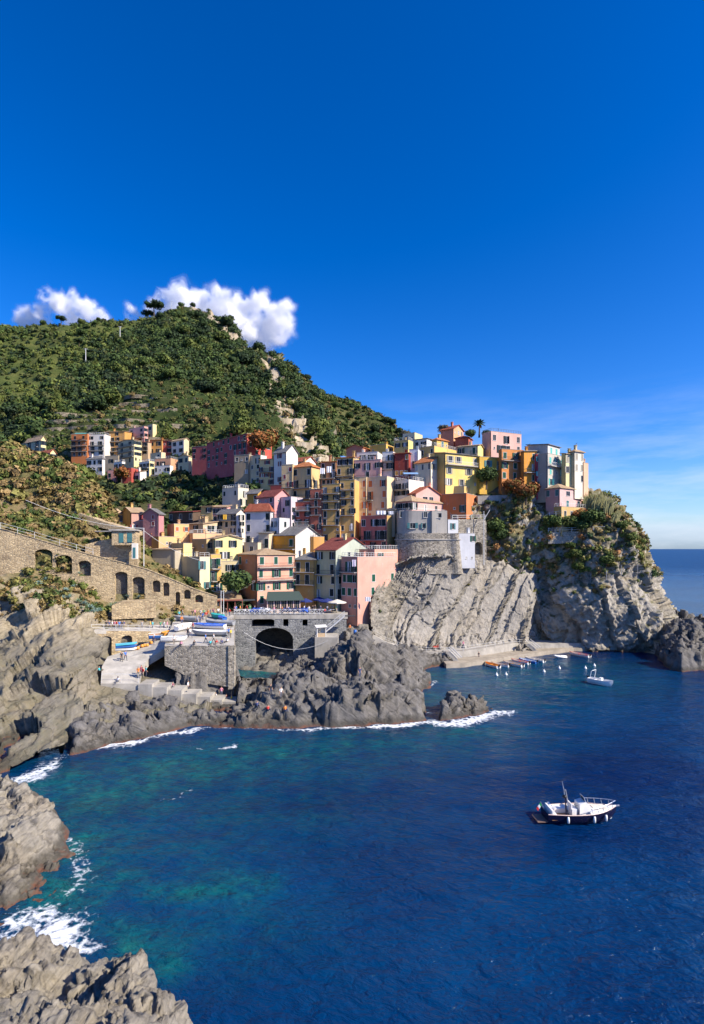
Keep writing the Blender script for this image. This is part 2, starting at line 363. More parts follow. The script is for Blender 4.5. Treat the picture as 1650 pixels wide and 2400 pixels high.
# ------------------------------------------------------------------ ruled terrain patches
def _cr(A, n):
    """Catmull-Rom resample of control points along axis 0 to n samples"""
    m = len(A); A = np.concatenate([2 * A[:1] - A[1:2], A, 2 * A[-1:] - A[-2:-1]])
    t = np.linspace(0, m - 1, n); i = np.minimum(t.astype(int), m - 2); f = (t - i).reshape((-1,) + (1,) * (A.ndim - 1))
    p0, p1, p2, p3 = A[i], A[i + 1], A[i + 2], A[i + 3]
    return 0.5 * (2 * p1 + (p2 - p0) * f + (2 * p0 - 5 * p1 + 4 * p2 - p3) * f ** 2 + (3 * p1 - p0 - 3 * p2 + p3) * f ** 3)
def gnormals(G):
    du = np.gradient(G, axis=1); dv = np.gradient(G, axis=0); N = np.cross(du, dv); N /= np.linalg.norm(N, axis=2)[..., None] + 1e-9
    c = np.array((0, 0, CH)) - G
    if (N * c).sum() < 0: N = -N
    return N
def patch(name, rows, nr, nc, mat, disp, soil=None, crisp=False, **tags):
    A = np.array([[P(*q) if len(q) == 3 else W(q[0], q[1], -0.9) for q in r] for r in rows])
    G = _cr(A, nr); G = _cr(G.transpose(1, 0, 2), nc).transpose(1, 0, 2)
    N = gnormals(G); V = G.reshape(-1, 3); n = N.reshape(-1, 3)
    S, T = np.meshgrid(np.linspace(0, 1, nc), np.linspace(0, 1, nr))
    V2 = disp(V, n, S.ravel(), T.ravel())
    Fq = grid_faces(nr, nc)
    me = np_mesh(name, V2, Fq, mat, smooth=not crisp, attrs={'soil': ('FLOAT', soil(V2, S.ravel(), T.ravel()))} if soil else None); o = obj(name, me, **tags)
    G2 = V2.reshape(nr, nc, 3)
    return o, G2, gnormals(G2)

# the hill: a spur with terraces, its bare right flank and the ridge behind to the left
def rockspine(u, v): return np.exp(-((u - np.interp(v, [720, 780, 830, 900, 1000, 1080], [470, 530, 625, 650, 700, 755])) / np.where(v < 800, 28, np.where(v < 880, 20, 36))) ** 2)
def hill_disp(terr):
    def f(V, n, S, T):
        q = V / 70.0
        d = fbm(q, 5) * 9.0 + ridged(V / 26.0, 3) * 1.3
        if terr: d = d + rockspine(UC + F * V[:, 0] / V[:, 1], HZ + F * (CH - V[:, 2]) / V[:, 1]) * (facet(V / np.array((9.0, 14.0, 22.0)), 1.5)[0] * 7 + 2)
        edge = sstep(0, 0.08, S) * sstep(0, 0.08, 1 - S)
        V = V + n * (d * (0.35 + 0.65 * edge))[:, None]
        if terr:
            h = 4.4; k = (V[:, 2] + fbm(V / 60.0, 2) * 3) / h; fr = k - np.floor(k)
            w = sstep(0.45, 0.62, T) * 0.95
            V[:, 2] += w * h * (sstep(0.72, 1.0, fr) - fr)
        return V
    return f
def flank_disp(V, n, S, T): return V + n * (fbm(V / 60.0, 5) * 7 + ridged(V / 22.0, 3) * 1.6)[:, None]
hill_rows = [
    [(-80, 1050, 560), (80, 1000, 560), (200, 900, 640), (290, 830, 700), (370, 790, 740), (455, 780, 760), (520, 810, 740), (590, 860, 690), (640, 900, 640), (700, 970, 560), (745, 1040, 480), (790, 1090, 420)],
    [(-80, 1010, 330), (80, 952, 345), (200, 850, 430), (290, 792, 520), (370, 748, 580), (455, 740, 600), (520, 770, 580), (590, 830, 540), (642, 866, 500), (700, 935, 430), (745, 1015, 370), (785, 1080, 320)],
    [(-80, 1030, 310), (80, 985, 320), (190, 900, 380), (285, 840, 440), (365, 795, 490), (450, 790, 505), (515, 810, 495), (580, 850, 470), (635, 890, 440), (690, 960, 385), (738, 1030, 335), (780, 1085, 300)],
    [(-80, 1045, 290), (80, 1010, 298), (185, 960, 325), (280, 915, 355), (360, 880, 390), (440, 880, 400), (505, 890, 400), (570, 910, 395), (625, 940, 375), (680, 990, 335), (728, 1045, 300), (775, 1088, 275)],
    [(-80, 1060, 270), (80, 1040, 275), (180, 1010, 290), (275, 985, 303), (355, 960, 318), (435, 960, 320), (500, 965, 315), (560, 975, 305), (612, 985, 295), (665, 1020, 280), (715, 1060, 265), (770, 1095, 255)],
    [(-80, 1085, 245), (80, 1085, 250), (180, 1085, 262), (270, 1092, 264), (350, 1092, 260), (430, 1092, 250), (500, 1092, 235), (580, 1085, 218), (640, 1080, 215), (700, 1085, 222), (745, 1095, 230), (775, 1110, 235)],
]
hill, G_hill, N_hill = patch('hill', hill_rows, 300, 230, M_hill, hill_disp(True), soil=lambda V, S, T: np.clip(sstep(0.30, 0.62, rockspine(UC + F * V[:, 0] / V[:, 1], HZ + F * (CH - V[:, 2]) / V[:, 1]) + 0.45 * fbm(V / 14.0, 4)), 0, 1), kind='structure')
flank_rows = [
    [(480, 800, 900), (600, 890, 860), (700, 935, 820), (800, 1000, 760), (880, 1050, 700), (960, 1090, 640), (1040, 1120, 600), (1120, 1140, 560)],
    [(500, 784, 680), (600, 836, 640), (700, 880, 600), (790, 937, 560), (860, 977, 530), (925, 1021, 500), (985, 1055, 470), (1050, 1095, 440)],
    [(520, 820, 600), (610, 870, 570), (700, 920, 535), (785, 970, 500), (850, 1005, 475), (910, 1040, 450), (970, 1072, 425), (1030, 1105, 400)],
    [(560, 900, 500), (640, 940, 480), (710, 980, 450), (785, 1015, 425), (845, 1042, 405), (900, 1065, 390), (955, 1090, 375), (1010, 1115, 355)],
    [(640, 1060, 370), (690, 1070, 360), (740, 1080, 350), (800, 1090, 340), (850, 1100, 330), (895, 1110, 320), (945, 1120, 310), (1000, 1130, 300)],
]
flank, G_flank, N_flank = patch('hill_flank', flank_rows, 110, 150, M_flank, flank_disp, kind='structure')
ridge_rows = [
    [(-120, 830, 1000), (80, 840, 1000), (180, 840, 1000), (300, 850, 980), (420, 840, 960), (520, 860, 960)],
    [(-120, 778, 760), (80, 766, 760), (180, 763, 750), (290, 765, 740), (400, 752, 740), (520, 790, 740)],
    [(-120, 850, 640), (80, 840, 640), (180, 835, 640), (290, 840, 640), (400, 850, 640), (520, 870, 650)],
    [(-120, 950, 520), (80, 940, 520), (180, 930, 530), (290, 930, 540), (400, 940, 560), (520, 950, 600)],
    [(-120, 1040, 400), (80, 1030, 400), (180, 1020, 420), (290, 1010, 440), (400, 1010, 470), (520, 1000, 520)],
]
far_ridge, G_ridge, N_ridge = patch('far_ridge', ridge_rows, 90, 130, M_ridge, flank_disp, kind='structure')

# the steep ground the houses stand on
def vill_disp(V, n, S, T): return V + np.stack([0 * S, 0 * S, fbm(V / 14.0, 4) * 0.8 + ridged(V / 5.0, 3) * 0.25 - 0.6], 1)
vu = (60, 180, 270, 400, 500, 600, 700, 800, 900, 1000, 1100, 1200, 1300)
vill_rows = [list(zip(vu, *zip(*r))) for r in [
    [(1050, 300), (1055, 290), (1060, 280), (1060, 275), (1072, 265), (1080, 250), (1120, 245), (1140, 240), (1150, 235), (1160, 228), (1160, 222), (1180, 215), (1200, 208)],
    [(1085, 268), (1088, 264), (1090, 262), (1092, 255), (1096, 240), (1094, 222), (1095, 210), (1082, 198), (1068, 190), (1062, 184), (1062, 180), (1078, 178), (1105, 175)],
    [(1120, 245), (1120, 240), (1122, 235), (1122, 225), (1114, 208), (1098, 192), (1100, 185), (1098, 178), (1090, 172), (1085, 168), (1075, 168), (1090, 166), (1110, 164)],
    [(1150, 222), (1150, 215), (1150, 205), (1162, 200), (1155, 185), (1135, 172), (1150, 168), (1150, 164), (1135, 162), (1120, 160), (1105, 160), (1110, 158), (1125, 157)],
    [(1190, 205), (1185, 195), (1180, 180), (1202, 175), (1215, 165), (1205, 157), (1210, 156), (1210, 155), (1180, 155), (1165, 154), (1155, 154), (1146, 154), (1155, 153)],
    [(1230, 190), (1220, 180), (1215, 160), (1245, 156), (1275, 151), (1295, 146), (1295, 146), (1295, 145), (1240, 148), (1210, 150), (1200, 151), (1195, 150), (1205, 150)],
    [(1280, 175), (1270, 165), (1265, 146), (1305, 143), (1345, 138), (1395, 137), (1395, 137), (1395, 137), (1290, 143), (1268, 146), (1268, 149), (1255, 149), (1265, 149)],
    [(1340, 160), (1335, 150), (1335, 136), (1400, 130), (1440, 126), (1436, 126), (1440, 127), (1450, 128), (1340, 140), (1325, 144), (1335, 147), (1350, 148), (1345, 148)],
]]
village_slope, G_vill, N_vill = patch('village_slope', vill_rows, 110, 150, M_vill, vill_disp, kind='structure')

# headland with its vertical ribs and the deep cleft beside the slab
def head_disp(V, n, S, T):
    low = sstep(0.42, 0.6, T)
    ribs = ridged(np.stack([V[:, 0] / 7.5 + V[:, 2] * 0.045, V[:, 1] * 0 + 3.3, V[:, 2] / 34.0], 1), 3, 0.5)
    fa, _ = facet(np.stack([V[:, 0] / 4.0 - V[:, 2] / 9.0, V[:, 1] / 6.0, V[:, 2] / 6.0], 1) + fbm(V / 3.0, 3)[:, None] * 0.12, 1.5); fb, _ = facet(np.stack([V[:, 0] / 1.4 - V[:, 2] / 4.0, V[:, 1] / 2.0, V[:, 2] / 2.0], 1), 1.6)
    st = np.abs(((V[:, 2] * 0.75 + V[:, 0] * 0.9 + fbm(V / 7.0, 3) * 1.6) / 1.1) % 1.0 - 0.5)
    xz = (V[:, 0] + 0.42 * V[:, 2] + fbm(V / 9.0, 3) * 2.2) / 7.5; k = np.floor(xz); f = xz - k; Ak = 1.2 + 2.6 * (_perm[(k.astype(int) + 64) % 256] / 255.0)
    d = low * (Ak * (0.5 - f) + ribs * 0.5 + fa * 0.8 + fb * 0.45 + st * 0.5) + (1 - low) * (fa * 1.0 + fb * 0.5 + fbm(V / 6.0, 4) * 1.0)
    d += fbm(V / 2.2, 4) * 0.12 + fbm(V / 16.0, 3) * 1.6
    return V + n * d[:, None]
head_rows = [
    [(1085, 1135, 162), (1160, 1125, 160), (1210, 1128, 158), (1250, 1135, 158), (1300, 1140, 158), (1350, 1140, 157), (1392, 1150, 160), (1385, 1160, 200)],
    [(1090, 1180, 151), (1160, 1175, 150), (1215, 1175, 149), (1260, 1180, 150), (1320, 1212, 150), (1395, 1198, 149), (1448, 1195, 152), (1440, 1210, 200)],
    [(1095, 1240, 147), (1165, 1240, 147), (1220, 1242, 147), (1270, 1245, 146), (1340, 1240, 144), (1420, 1238, 144), (1488, 1240, 150), (1480, 1250, 200)],
    [(1100, 1290, 146), (1170, 1295, 146), (1225, 1300, 146), (1275, 1300, 146), (1350, 1295, 143), (1440, 1290, 142), (1514, 1290, 149), (1505, 1300, 200)],
    [(1100, 1340, 147), (1170, 1345, 147), (1235, 1350, 148), (1276, 1355, 148), (1360, 1345, 141), (1455, 1340, 140), (1530, 1345, 148), (1520, 1350, 200)],
    [(1100, 1400, 147), (1170, 1400, 147), (1240, 1405, 148), (1276, 1405, 148), (1365, 1400, 139.5), (1465, 1395, 139), (1546, 1398, 147), (1535, 1400, 200)],
    [(1100, 1455, 146), (1170, 1460, 146), (1240, 1460, 147), (1278, 1460, 147), (1370, 1455, 140), (1475, 1450, 139), (1572, 1442, 146), (1560, 1450, 200)],
    [(1100, 1515, 145), (1170, 1515, 145), (1242, 1515, 146), (1280, 1515, 146), (1375, 1515, 141.5), (1485, 1512, 140.5), (1600, 1515, 146), (1590, 1520, 200)],
    [(1100, 1535, 142), (1170, 1535, 142), (1242, 1535, 143), (1280, 1535, 143), (1375, 1532, 141), (1485, 1532, 140), (1605, 1540, 140), (1600, 1545, 200)],
]
headland, G_head, N_head = patch('headland', head_rows, 210, 250, M_head, head_disp, crisp=True, soil=lambda V, S, T: 0.9 * (1 - sstep(0.34, 0.56, T + 0.16 * fbm(V / 5.0, 4))) * sstep(0.28, 0.5, 0.5 + fbm(V / 4.0 + 9, 4)) * (S < 0.9), kind='structure')

# the great tilted slabs under the bastion: beds stepped along their dip, thin beds at the left
_srg = np.random.RandomState(77)
def slab_disp(V, n, S, T):
    T = np.clip((T - 0.143) / 0.857, 0, 1)
    q = np.stack([V[:, 0], V[:, 1] * 0, V[:, 2]], 1)
    s = S + fbm(q / np.array((9.0, 1, 16.0)), 4) * 0.030 + fbm(q / 1.3, 3) * 0.006 + (facet(q / np.array((3.5, 1, 5.0)), 0.8)[0]) * 0.012 + 0.15 * (T - 0.5)
    edges = np.concatenate([np.linspace(-0.2, 0.28, 44), 0.28 + np.cumsum(np.array([.055, .03, .10, .02, .065, .035, .09, .018, .05, .105, .03, .06, .025, .08, .05, .09, .03, .1, .06, .08]))])
    A = np.concatenate([_srg.uniform(0.35, 0.75, 44), np.array([1.1, .7, 1.9, .6, 1.3, .9, 1.9, .5, 1.2, 2.0, .8, 1.3, .7, 1.5, 1.1, 1.6, .8, 1.5, 1.0, 1.2])])
    k = np.clip(np.searchsorted(edges, s) - 1, 0, len(edges) - 2); f = (s - edges[k]) / (edges[k + 1] - edges[k])
    # each bed is a tilted plate, cut across into pieces that stand at different depths
    cut = np.floor(T * (2 + (k * 37 % 3)) + (k * 0.618) % 1.0 * 3 + fbm(q / 2.2, 4) * 0.30 + f * (0.6 - (k % 3) * 0.5)).astype(int)
    h = _perm[(_perm[k % 256] + cut) % 256] / 255.0
    thin = s < 0.28
    d = A[k] * (0.5 - f) * (0.55 + 0.9 * h) + np.where(thin, 0.30, 0.9) * (h - 0.5)
    g, _ = facet(V / np.array((2.6, 3.0, 3.4)) + fbm(V / 2.0, 3)[:, None] * 0.2, 1.5); g2, _ = facet(V / np.array((0.9, 1.2, 1.1)), 1.5)
    rough = sstep(0.68, 0.92, T + 0.10 * fbm(V / 5.0, 3))
    d = d + g * (0.16 + 0.9 * rough) + g2 * (0.06 + 0.28 * rough) + np.where(thin, 0.45, 0.06) * fbm(V / 1.6, 3) + fbm(V / 14.0, 2) * 0.5
    return V + n * d[:, None]
slab_rows = [
    [(900, 1330, 152), (945, 1320, 152), (985, 1310, 153), (1050, 1306, 154), (1110, 1316, 156), (1170, 1322, 158), (1220, 1336, 160), (1262, 1350, 162), (1268, 1355, 166)],
    [(900, 1325, 139), (945, 1313, 136.2), (985, 1302, 136.2), (1050, 1303, 136.8), (1110, 1312, 143.5), (1170, 1318, 147), (1220, 1332, 149), (1262, 1345, 151), (1268, 1350, 160)],
    [(894, 1352, 134), (932, 1338, 136), (972, 1322, 135.6), (1042, 1318, 136.2), (1105, 1325, 141), (1168, 1330, 145), (1218, 1345, 146), (1258, 1358, 146.5), (1266, 1360, 157)],
    [(876, 1390, 129.5), (908, 1382, 133), (950, 1375, 134.6), (1022, 1370, 135.3), (1090, 1375, 139.5), (1158, 1380, 142.5), (1208, 1390, 143.5), (1252, 1400, 144), (1260, 1400, 156)],
    [(866, 1428, 126.5), (894, 1426, 130), (930, 1425, 133.5), (1000, 1425, 134.5), (1075, 1428, 137.5), (1145, 1432, 140), (1198, 1440, 141), (1246, 1445, 142), (1255, 1445, 155)],
    [(874, 1466, 125.5), (896, 1468, 128.5), (922, 1470, 131), (985, 1475, 132.5), (1058, 1478, 135), (1132, 1482, 137.5), (1190, 1485, 139.3), (1240, 1485, 141), (1250, 1488, 154)],
    [(884, 1500, 124.8), (902, 1508, 126.8), (925, 1514, 128), (980, 1520, 129), (1048, 1524, 131), (1122, 1522, 134), (1185, 1516, 137.5), (1237, 1516, 140), (1248, 1520, 153)],
    [(884, 1525, 124.5), (902, 1533, 126), (925, 1540, 126), (980, 1545, 127), (1048, 1548, 129), (1122, 1545, 132), (1185, 1540, 135), (1237, 1540, 138), (1248, 1545, 150)],
]
cliff_slab, G_slab, N_slab = patch('cliff_slab', slab_rows, 330, 470, M_slab, slab_disp, crisp=True, kind='structure')

# left shore: scrub slope, ground behind the arcade, walkway level, rocks down to the water
def left_disp(V, n, S, T):
    xr, zr = 0.8 * V[:, 0] + 0.6 * V[:, 2], -0.6 * V[:, 0] + 0.8 * V[:, 2]
    fa, _ = facet(np.stack([xr / 7.5, V[:, 1] / 9.0, zr / 4.2], 1) + fbm(V / 4.0, 3)[:, None] * 0.15, 1.7)
    fb, _ = facet(np.stack([xr / 3.0, V[:, 1] / 4.0, zr / 1.5], 1), 1.5)
    st = ((V[:, 2] * 0.8 - V[:, 0] * 0.45 + fbm(V / 6.0, 3) * 1.8) / 1.3) % 1.0
    rock = sstep(0.50, 0.60, T)
    x, y = V[:, 0], V[:, 1]; u = UC + F * x / y
    calm = sstep(205, 236, u) * (1 - sstep(0.88, 0.94, T)) * sstep(0.28, 0.4, T)     # the levels the paving lies on
    d = rock * (fa * 1.8 + fb * 0.6 + (st - 0.5) * 0.5 + ridged(V / 9.0, 3) * 0.4) + (fbm(V / 5.0, 4) * 0.5 + fbm(V / 1.7, 3) * 0.22) * (1 - 0.75 * rock) + (1 - rock) * fbm(V / 9.0, 3) * 1.0
    return V + n * (d * (1 - 0.93 * calm) - 0.35 * calm)[:, None]
left_rows = [
    [(-80, 1130, 178), (80, 1140, 172), (190, 1190, 168), (255, 1240, 162), (330, 1300, 152), (400, 1370, 146), (520, 1430, 142)],
    [(-80, 1040, 152), (80, 1072, 148), (190, 1126, 142), (255, 1198, 136), (330, 1275, 131), (400, 1335, 128), (520, 1410, 125)],
    [(-80, 1150, 134), (80, 1170, 132), (190, 1208, 128), (255, 1262, 126), (330, 1315, 123), (400, 1360, 123), (520, 1415, 124)],
    [(-80, 1228, 114.8), (80, 1266, 116.6), (190, 1300, 118.2), (255, 1316, 119.2), (330, 1336, 120.4), (400, 1362, 121.6), (520, 1404, 123.6)],
    [(-80, 1340, 111.4), (80, 1348, 113.2), (190, 1385, 114.6), (255, 1418, 115.6), (330, 1414, 116.8), (400, 1430, 117.8), (520, 1445, 120)],
    [(-80, 1440, 104), (80, 1440, 102), (190, 1458, 102), (255, 1478, 103), (330, 1480, 107), (400, 1482, 109), (520, 1470, 115)],
    [(-80, 1560, 91), (80, 1555, 90), (190, 1550, 91), (250, 1541, 101.4), (330, 1538, 104.5), (395, 1532, 105), (520, 1590, 98)],
    [(-80, 1690, 80), (80, 1675, 79), (190, 1640, 83), (250, 1612, 87), (330, 1626, 88), (395, 1640, 88.5), (520, 1668, 90)],
    [(-80, 1860), (80, 1806), (190, 1766), (250, 1752), (330, 1735), (395, 1720), (520, 1708)],
]
left_slope, G_left, N_left = patch('left_shore_slope', left_rows, 290, 260, M_left, left_disp, crisp=True, soil=lambda V, S, T: 1 - sstep(0.46, 0.60, T + 0.10 * fbm(V / 6.0, 4)), kind='structure')

# ------------------------------------------------------------------ rock masses rising from the water: outline at the waterline + heights inside
def seg_sd(px, py, poly):
    """signed distance (positive inside) to a polygon"""
    d = np.full(px.shape, 1e9); ins = np.zeros(px.shape, bool); n = len(poly)
    for i in range(n):
        (x0, y0), (x1, y1) = poly[i], poly[(i + 1) % n]
        ex, ey = x1 - x0, y1 - y0; t = np.clip(((px - x0) * ex + (py - y0) * ey) / (ex * ex + ey * ey + 1e-9), 0, 1)
        d = np.minimum(d, np.hypot(px - x0 - t * ex, py - y0 - t * ey))
        c = ((y0 > py) != (y1 > py)) & (px < (x1 - x0) * (py - y0) / (y1 - y0 + 1e-12) + x0); ins ^= c
    return np.where(ins, d, -d)
def plan(u, D): return ((u - UC) / F * D, D)
def wl(u, v): return plan(u, F * CH / (v - HZ))
def rock_mass(name, outline, ctrl, res, mat, wedge=1.6, amp=1.0, seed=0.0, blk=2.6, strata=(0.55, 0.25, 0.8), maxz=99, carve=None, **tags):
    poly = np.array(outline); lo = poly.min(0) - 1.2; hi = poly.max(0) + 1.2
    nx, ny = int((hi[0] - lo[0]) / res) + 2, int((hi[1] - lo[1]) / res) + 2
    X, Y = np.meshgrid(np.linspace(lo[0], hi[0], nx), np.linspace(lo[1], hi[1], ny)); x, y = X.ravel(), Y.ravel()
    q = np.stack([x, y, 0 * x + seed], 1)
    wx = x + fbm(q / 3.5, 4) * 0.9; wy = y + fbm(q / 3.5 + 31, 4) * 0.9
    d = seg_sd(wx, wy, [tuple(p) for p in poly])
    c = np.array(ctrl); w = 1.0 / (((x[:, None] - c[:, 0]) ** 2 + (y[:, None] - c[:, 1]) ** 2) ** 1.5 + 14.0 * (res / 0.235) ** 3)
    base = (w * c[:, 2]).sum(1) / w.sum(1)
    z = base * (1 - np.exp(-np.maximum(d, 0) / wedge))
    q3 = np.stack([x, y, z + seed], 1); wq = fbm(q3 / 2.4, 3)[:, None] * 0.12
    xr, yr = 0.85 * x + 0.53 * y, -0.53 * x + 0.85 * y
    fa, _ = facet(np.stack([xr / (blk * 2.4), yr / (blk * 1.5), 0 * z + seed], 1) + wq, 1.7)
    m = sstep(-0.1, 1.2, d)
    z = z + m * amp * (fa * 1.8 + ridged(q3 / 9.0, 3) * 0.4)
    z = np.where(d < 0, np.maximum(d * 1.4, -1.4), np.maximum(z, -0.25)); z = np.minimum(z, maxz)
    Z = z.reshape(ny, nx)                                             # soften the steps, then break the faces up along their normals
    for _ in range(int(0.5 / res) + 1): Z = 0.5 * Z + 0.125 * (np.roll(Z, 1, 0) + np.roll(Z, -1, 0) + np.roll(Z, 1, 1) + np.roll(Z, -1, 1))
    G = np.stack([X, Y, Z], 2); Zs = Z
    for _ in range(int(1.6 / res) + 1): Zs = 0.5 * Zs + 0.125 * (np.roll(Zs, 1, 0) + np.roll(Zs, -1, 0) + np.roll(Zs, 1, 1) + np.roll(Zs, -1, 1))
    N = gnormals(np.stack([X, Y, Zs], 2)).reshape(-1, 3); V = G.reshape(-1, 3); z = V[:, 2]
    k = (x * strata[0] + y * strata[1] + z * strata[2] + fbm(V / 6.0, 3) * 1.6); st = (k / 1.25) % 1.0; st2 = (k / 0.41) % 1.0
    pr, zr = 0.8 * xr + 0.5 * z, -0.5 * xr + 0.85 * z
    fb, _ = facet(np.stack([pr / (blk * 1.0), yr / (blk * 0.8), zr / (blk * 0.55)], 1) + wq, 1.5)
    fc, _ = facet(np.stack([pr / (blk * 0.42), yr / (blk * 0.32), zr / (blk * 0.25)], 1) + wq, 1.5)
    V = V + N * (m * amp * (fb * 0.95 + fc * 0.32 + (0.5 - st) * 0.6 + (0.5 - st2) * 0.24 + fbm(V / 0.9, 3) * 0.04))[:, None]
    if carve is not None: V[:, 2] = np.minimum(V[:, 2], carve(V[:, 0], V[:, 1]) + 0.25 * fbm(V / 1.8, 3))
    Fq = grid_faces(ny, nx); keep = d[Fq].max(1) > -1.6
    return obj(name, np_mesh(name, V, Fq[keep], mat, smooth=False), **tags), V, d
def cp(*pts, dz=0.0): return [(P(*p)[0], p[2], P(*p)[2] - dz) for p in pts]
shore_outline = [wl(170, 1772), wl(240, 1750), wl(330, 1731), wl(450, 1703), wl(560, 1705), wl(680, 1709), wl(800, 1703), wl(900, 1699), wl(975, 1694), wl(1003, 1686), wl(1000, 1668), wl(962, 1655),
    wl(940, 1640), wl(960, 1628), wl(1004, 1614), wl(1012, 1596), wl(990, 1576), wl(1010, 1566), wl(1055, 1556), wl(1068, 1550), plan(1040, 129), plan(960, 130), plan(900, 130), plan(850, 128), plan(805, 125), plan(760, 121),
    plan(715, 117), plan(672, 113.5), plan(655, 111), plan(600, 110), plan(552, 112), plan(540, 118), plan(480, 116), plan(440, 104), plan(395, 96), plan(330, 91), plan(240, 89.5), plan(170, 86)]
shore_ctrl = cp((850, 1502, 107), (820, 1515, 110), (790, 1530, 106), (890, 1525, 110), (940, 1545, 112), (985, 1580, 110), (960, 1565, 107), (900, 1560, 104), (840, 1545, 102), (780, 1560, 101), (730, 1590, 104),
    (700, 1560, 112), (760, 1540, 116), (860, 1520, 122), (950, 1530, 124), (1030, 1550, 124), (1000, 1610, 106), (930, 1615, 98), (880, 1640, 94), (840, 1645, 94.5), (790, 1655, 95), (740, 1655, 96), (700, 1648, 98),
    (870, 1612, 88), (900, 1622, 87), (830, 1605, 88.5), (780, 1622, 88), (940, 1640, 86), (980, 1668, 85.5), (720, 1640, 87), (660, 1652, 86), (600, 1660, 85.5), (840, 1660, 84.5), (760, 1672, 83.5), (620, 1680, 83), (920, 1668, 84),
    (640, 1606, 105), (612, 1612, 102), (600, 1600, 107), (660, 1620, 100), (590, 1618, 97), (560, 1640, 93.5), (520, 1635, 92), (540, 1660, 87), (500, 1665, 86), (440, 1660, 86), (480, 1640, 89.5), (430, 1628, 89),
    (480, 1600, 95), (440, 1585, 95), (420, 1575, 96), (510, 1590, 97), (540, 1585, 102), (400, 1618, 88.5), (330, 1618, 87.5), (260, 1618, 86.5), (300, 1650, 84), (380, 1660, 84.5), (240, 1660, 82), (200, 1640, 84), (340, 1690, 80), (260, 1705, 78), (460, 1690, 82.5), (500, 1560, 107), (470, 1570, 105))
LANDINGS = ((324, 356, 1604, 88.2), (356, 391, 1611, 88.4), (391, 425, 1618, 88.8), (425, 460, 1627, 89.2), (460, 492, 1634, 89.8), (492, 520, 1641, 90.4), (520, 552, 1645, 90.8))
def shore_carve(x, y):
    """highest the rock may stand: below the landings and slipway, and clear of the inlet pool"""
    u = UC + F * x / y; z = np.full(len(x), 99.0)
    for u0, u1, v, D in LANDINGS: z = np.where((u > u0 - 6) & (u < u1 + 6) & (y > D - 5.0) & (y < D + 4.0), np.minimum(z, Zof(v, D) - 0.35 - 0.22 * np.maximum(0, D - y)), z)
    z = np.where((u > 226) & (u < 332) & (y > 84) & (y < 97), np.minimum(z, 4.0 - 0.4 * np.maximum(0, 88 - y)), z)
    pool = sstep(548, 566, u) * (1 - sstep(640, 662, u))
    z = np.where(pool > 0, np.minimum(z, (CH - (1590 - HZ) / F * y) * pool + 5 * (1 - pool)), z)
    return np.where((u > 556) & (u < 652) & (y > 108.5) & (y < 119), np.minimum(z, -0.6), z)
shore_rocks, V_shore, d_shore = rock_mass('shore_rocks', shore_outline, shore_ctrl, 0.235, M_shore, wedge=1.1, blk=6.0, carve=shore_carve, kind='structure')
islet, V_islet, _ = rock_mass('rock_islet', [wl(1030, 1692), wl(1060, 1688), wl(1100, 1680), wl(1132, 1672), wl(1152, 1663), wl(1130, 1655), wl(1100, 1655), wl(1060, 1652), wl(1040, 1660)],
    cp((1052, 1648, 86), (1075, 1640, 88.5), (1090, 1645, 88.5), (1125, 1652, 90), (1105, 1665, 89), (1060, 1672, 86)), 0.14, M_shore, wedge=0.7, amp=0.75, seed=5.0, blk=1.8, label='jagged rock islet ringed by white foam off the shore', cat='rock')
left_rock, V_lr, _ = rock_mass('foreground_rock', [wl(-120, 1830), wl(30, 1840), wl(92, 1868), wl(118, 1900), wl(132, 1940), wl(158, 1965), wl(178, 2010), wl(184, 2055), wl(150, 2085), wl(95, 2112), wl(40, 2150), wl(-120, 2200)],
    cp((70, 1880, 48), (40, 1900, 46), (100, 1930, 48), (60, 1990, 44), (110, 2000, 45.5), (140, 2010, 45.5), (20, 2000, 42), (90, 2060, 42), (-40, 1980, 42), (130, 2055, 43), dz=1.5), 0.12, M_fore, wedge=1.0, amp=0.42, seed=9.0, blk=2.2, strata=(0.9, 0.2, 0.4), label='pale rock jutting from the left edge above the teal shallows', cat='rock')
near_rock, V_nr, _ = rock_mass('foreground_rock', [plan(-60, 33), plan(60, 34.5), plan(180, 34), plan(260, 33), plan(330, 32), plan(380, 30.5), plan(430, 29), plan(490, 27), plan(540, 24), plan(560, 18), plan(100, 15), plan(-200, 18), plan(-200, 30)],
    cp((290, 2248, 27.5), (320, 2250, 27), (335, 2268, 26.8), (250, 2275, 27.5), (200, 2268, 28.5), (120, 2268, 29), (60, 2262, 29), (370, 2300, 26), (420, 2322, 25.5), (480, 2345, 24.5), (300, 2330, 24), (150, 2330, 24), (50, 2330, 24), dz=1.35), 0.085, M_fore, wedge=0.8, amp=0.34, seed=14.0, blk=1.7, strata=(0.8, 0.35, 0.5), label='weathered grey rock in the bottom left corner nearest the camera', cat='rock')
mid_rock, V_mr, _ = rock_mass('foreground_rock', [wl(40, 2262), wl(90, 2240), wl(150, 2238), wl(205, 2262), wl(212, 2285), wl(150, 2320), wl(40, 2330)],
    cp((110, 2238, 34), (160, 2244, 34), (70, 2248, 33.5), (190, 2262, 33.8), dz=0.5), 0.1, M_fore, wedge=0.8, amp=0.3, seed=20.0, blk=1.2, label='low brown rock washed by foam behind the corner rock', cat='rock')
right_rock, V_rr, _ = rock_mass('breakwater_rock', [plan(1536, 140), plan(1542, 130), plan(1565, 121), plan(1600, 117), plan(1680, 120), plan(1720, 135), plan(1650, 148), plan(1560, 148)],
    cp((1550, 1500, 136), (1572, 1455, 141), (1595, 1445, 138), (1568, 1505, 130), (1600, 1485, 130), (1660, 1490, 130), (1545, 1525, 134), (1620, 1455, 140)), 0.3, M_shore, wedge=1.0, amp=1.0, seed=27.0, blk=2.6, kind='structure')
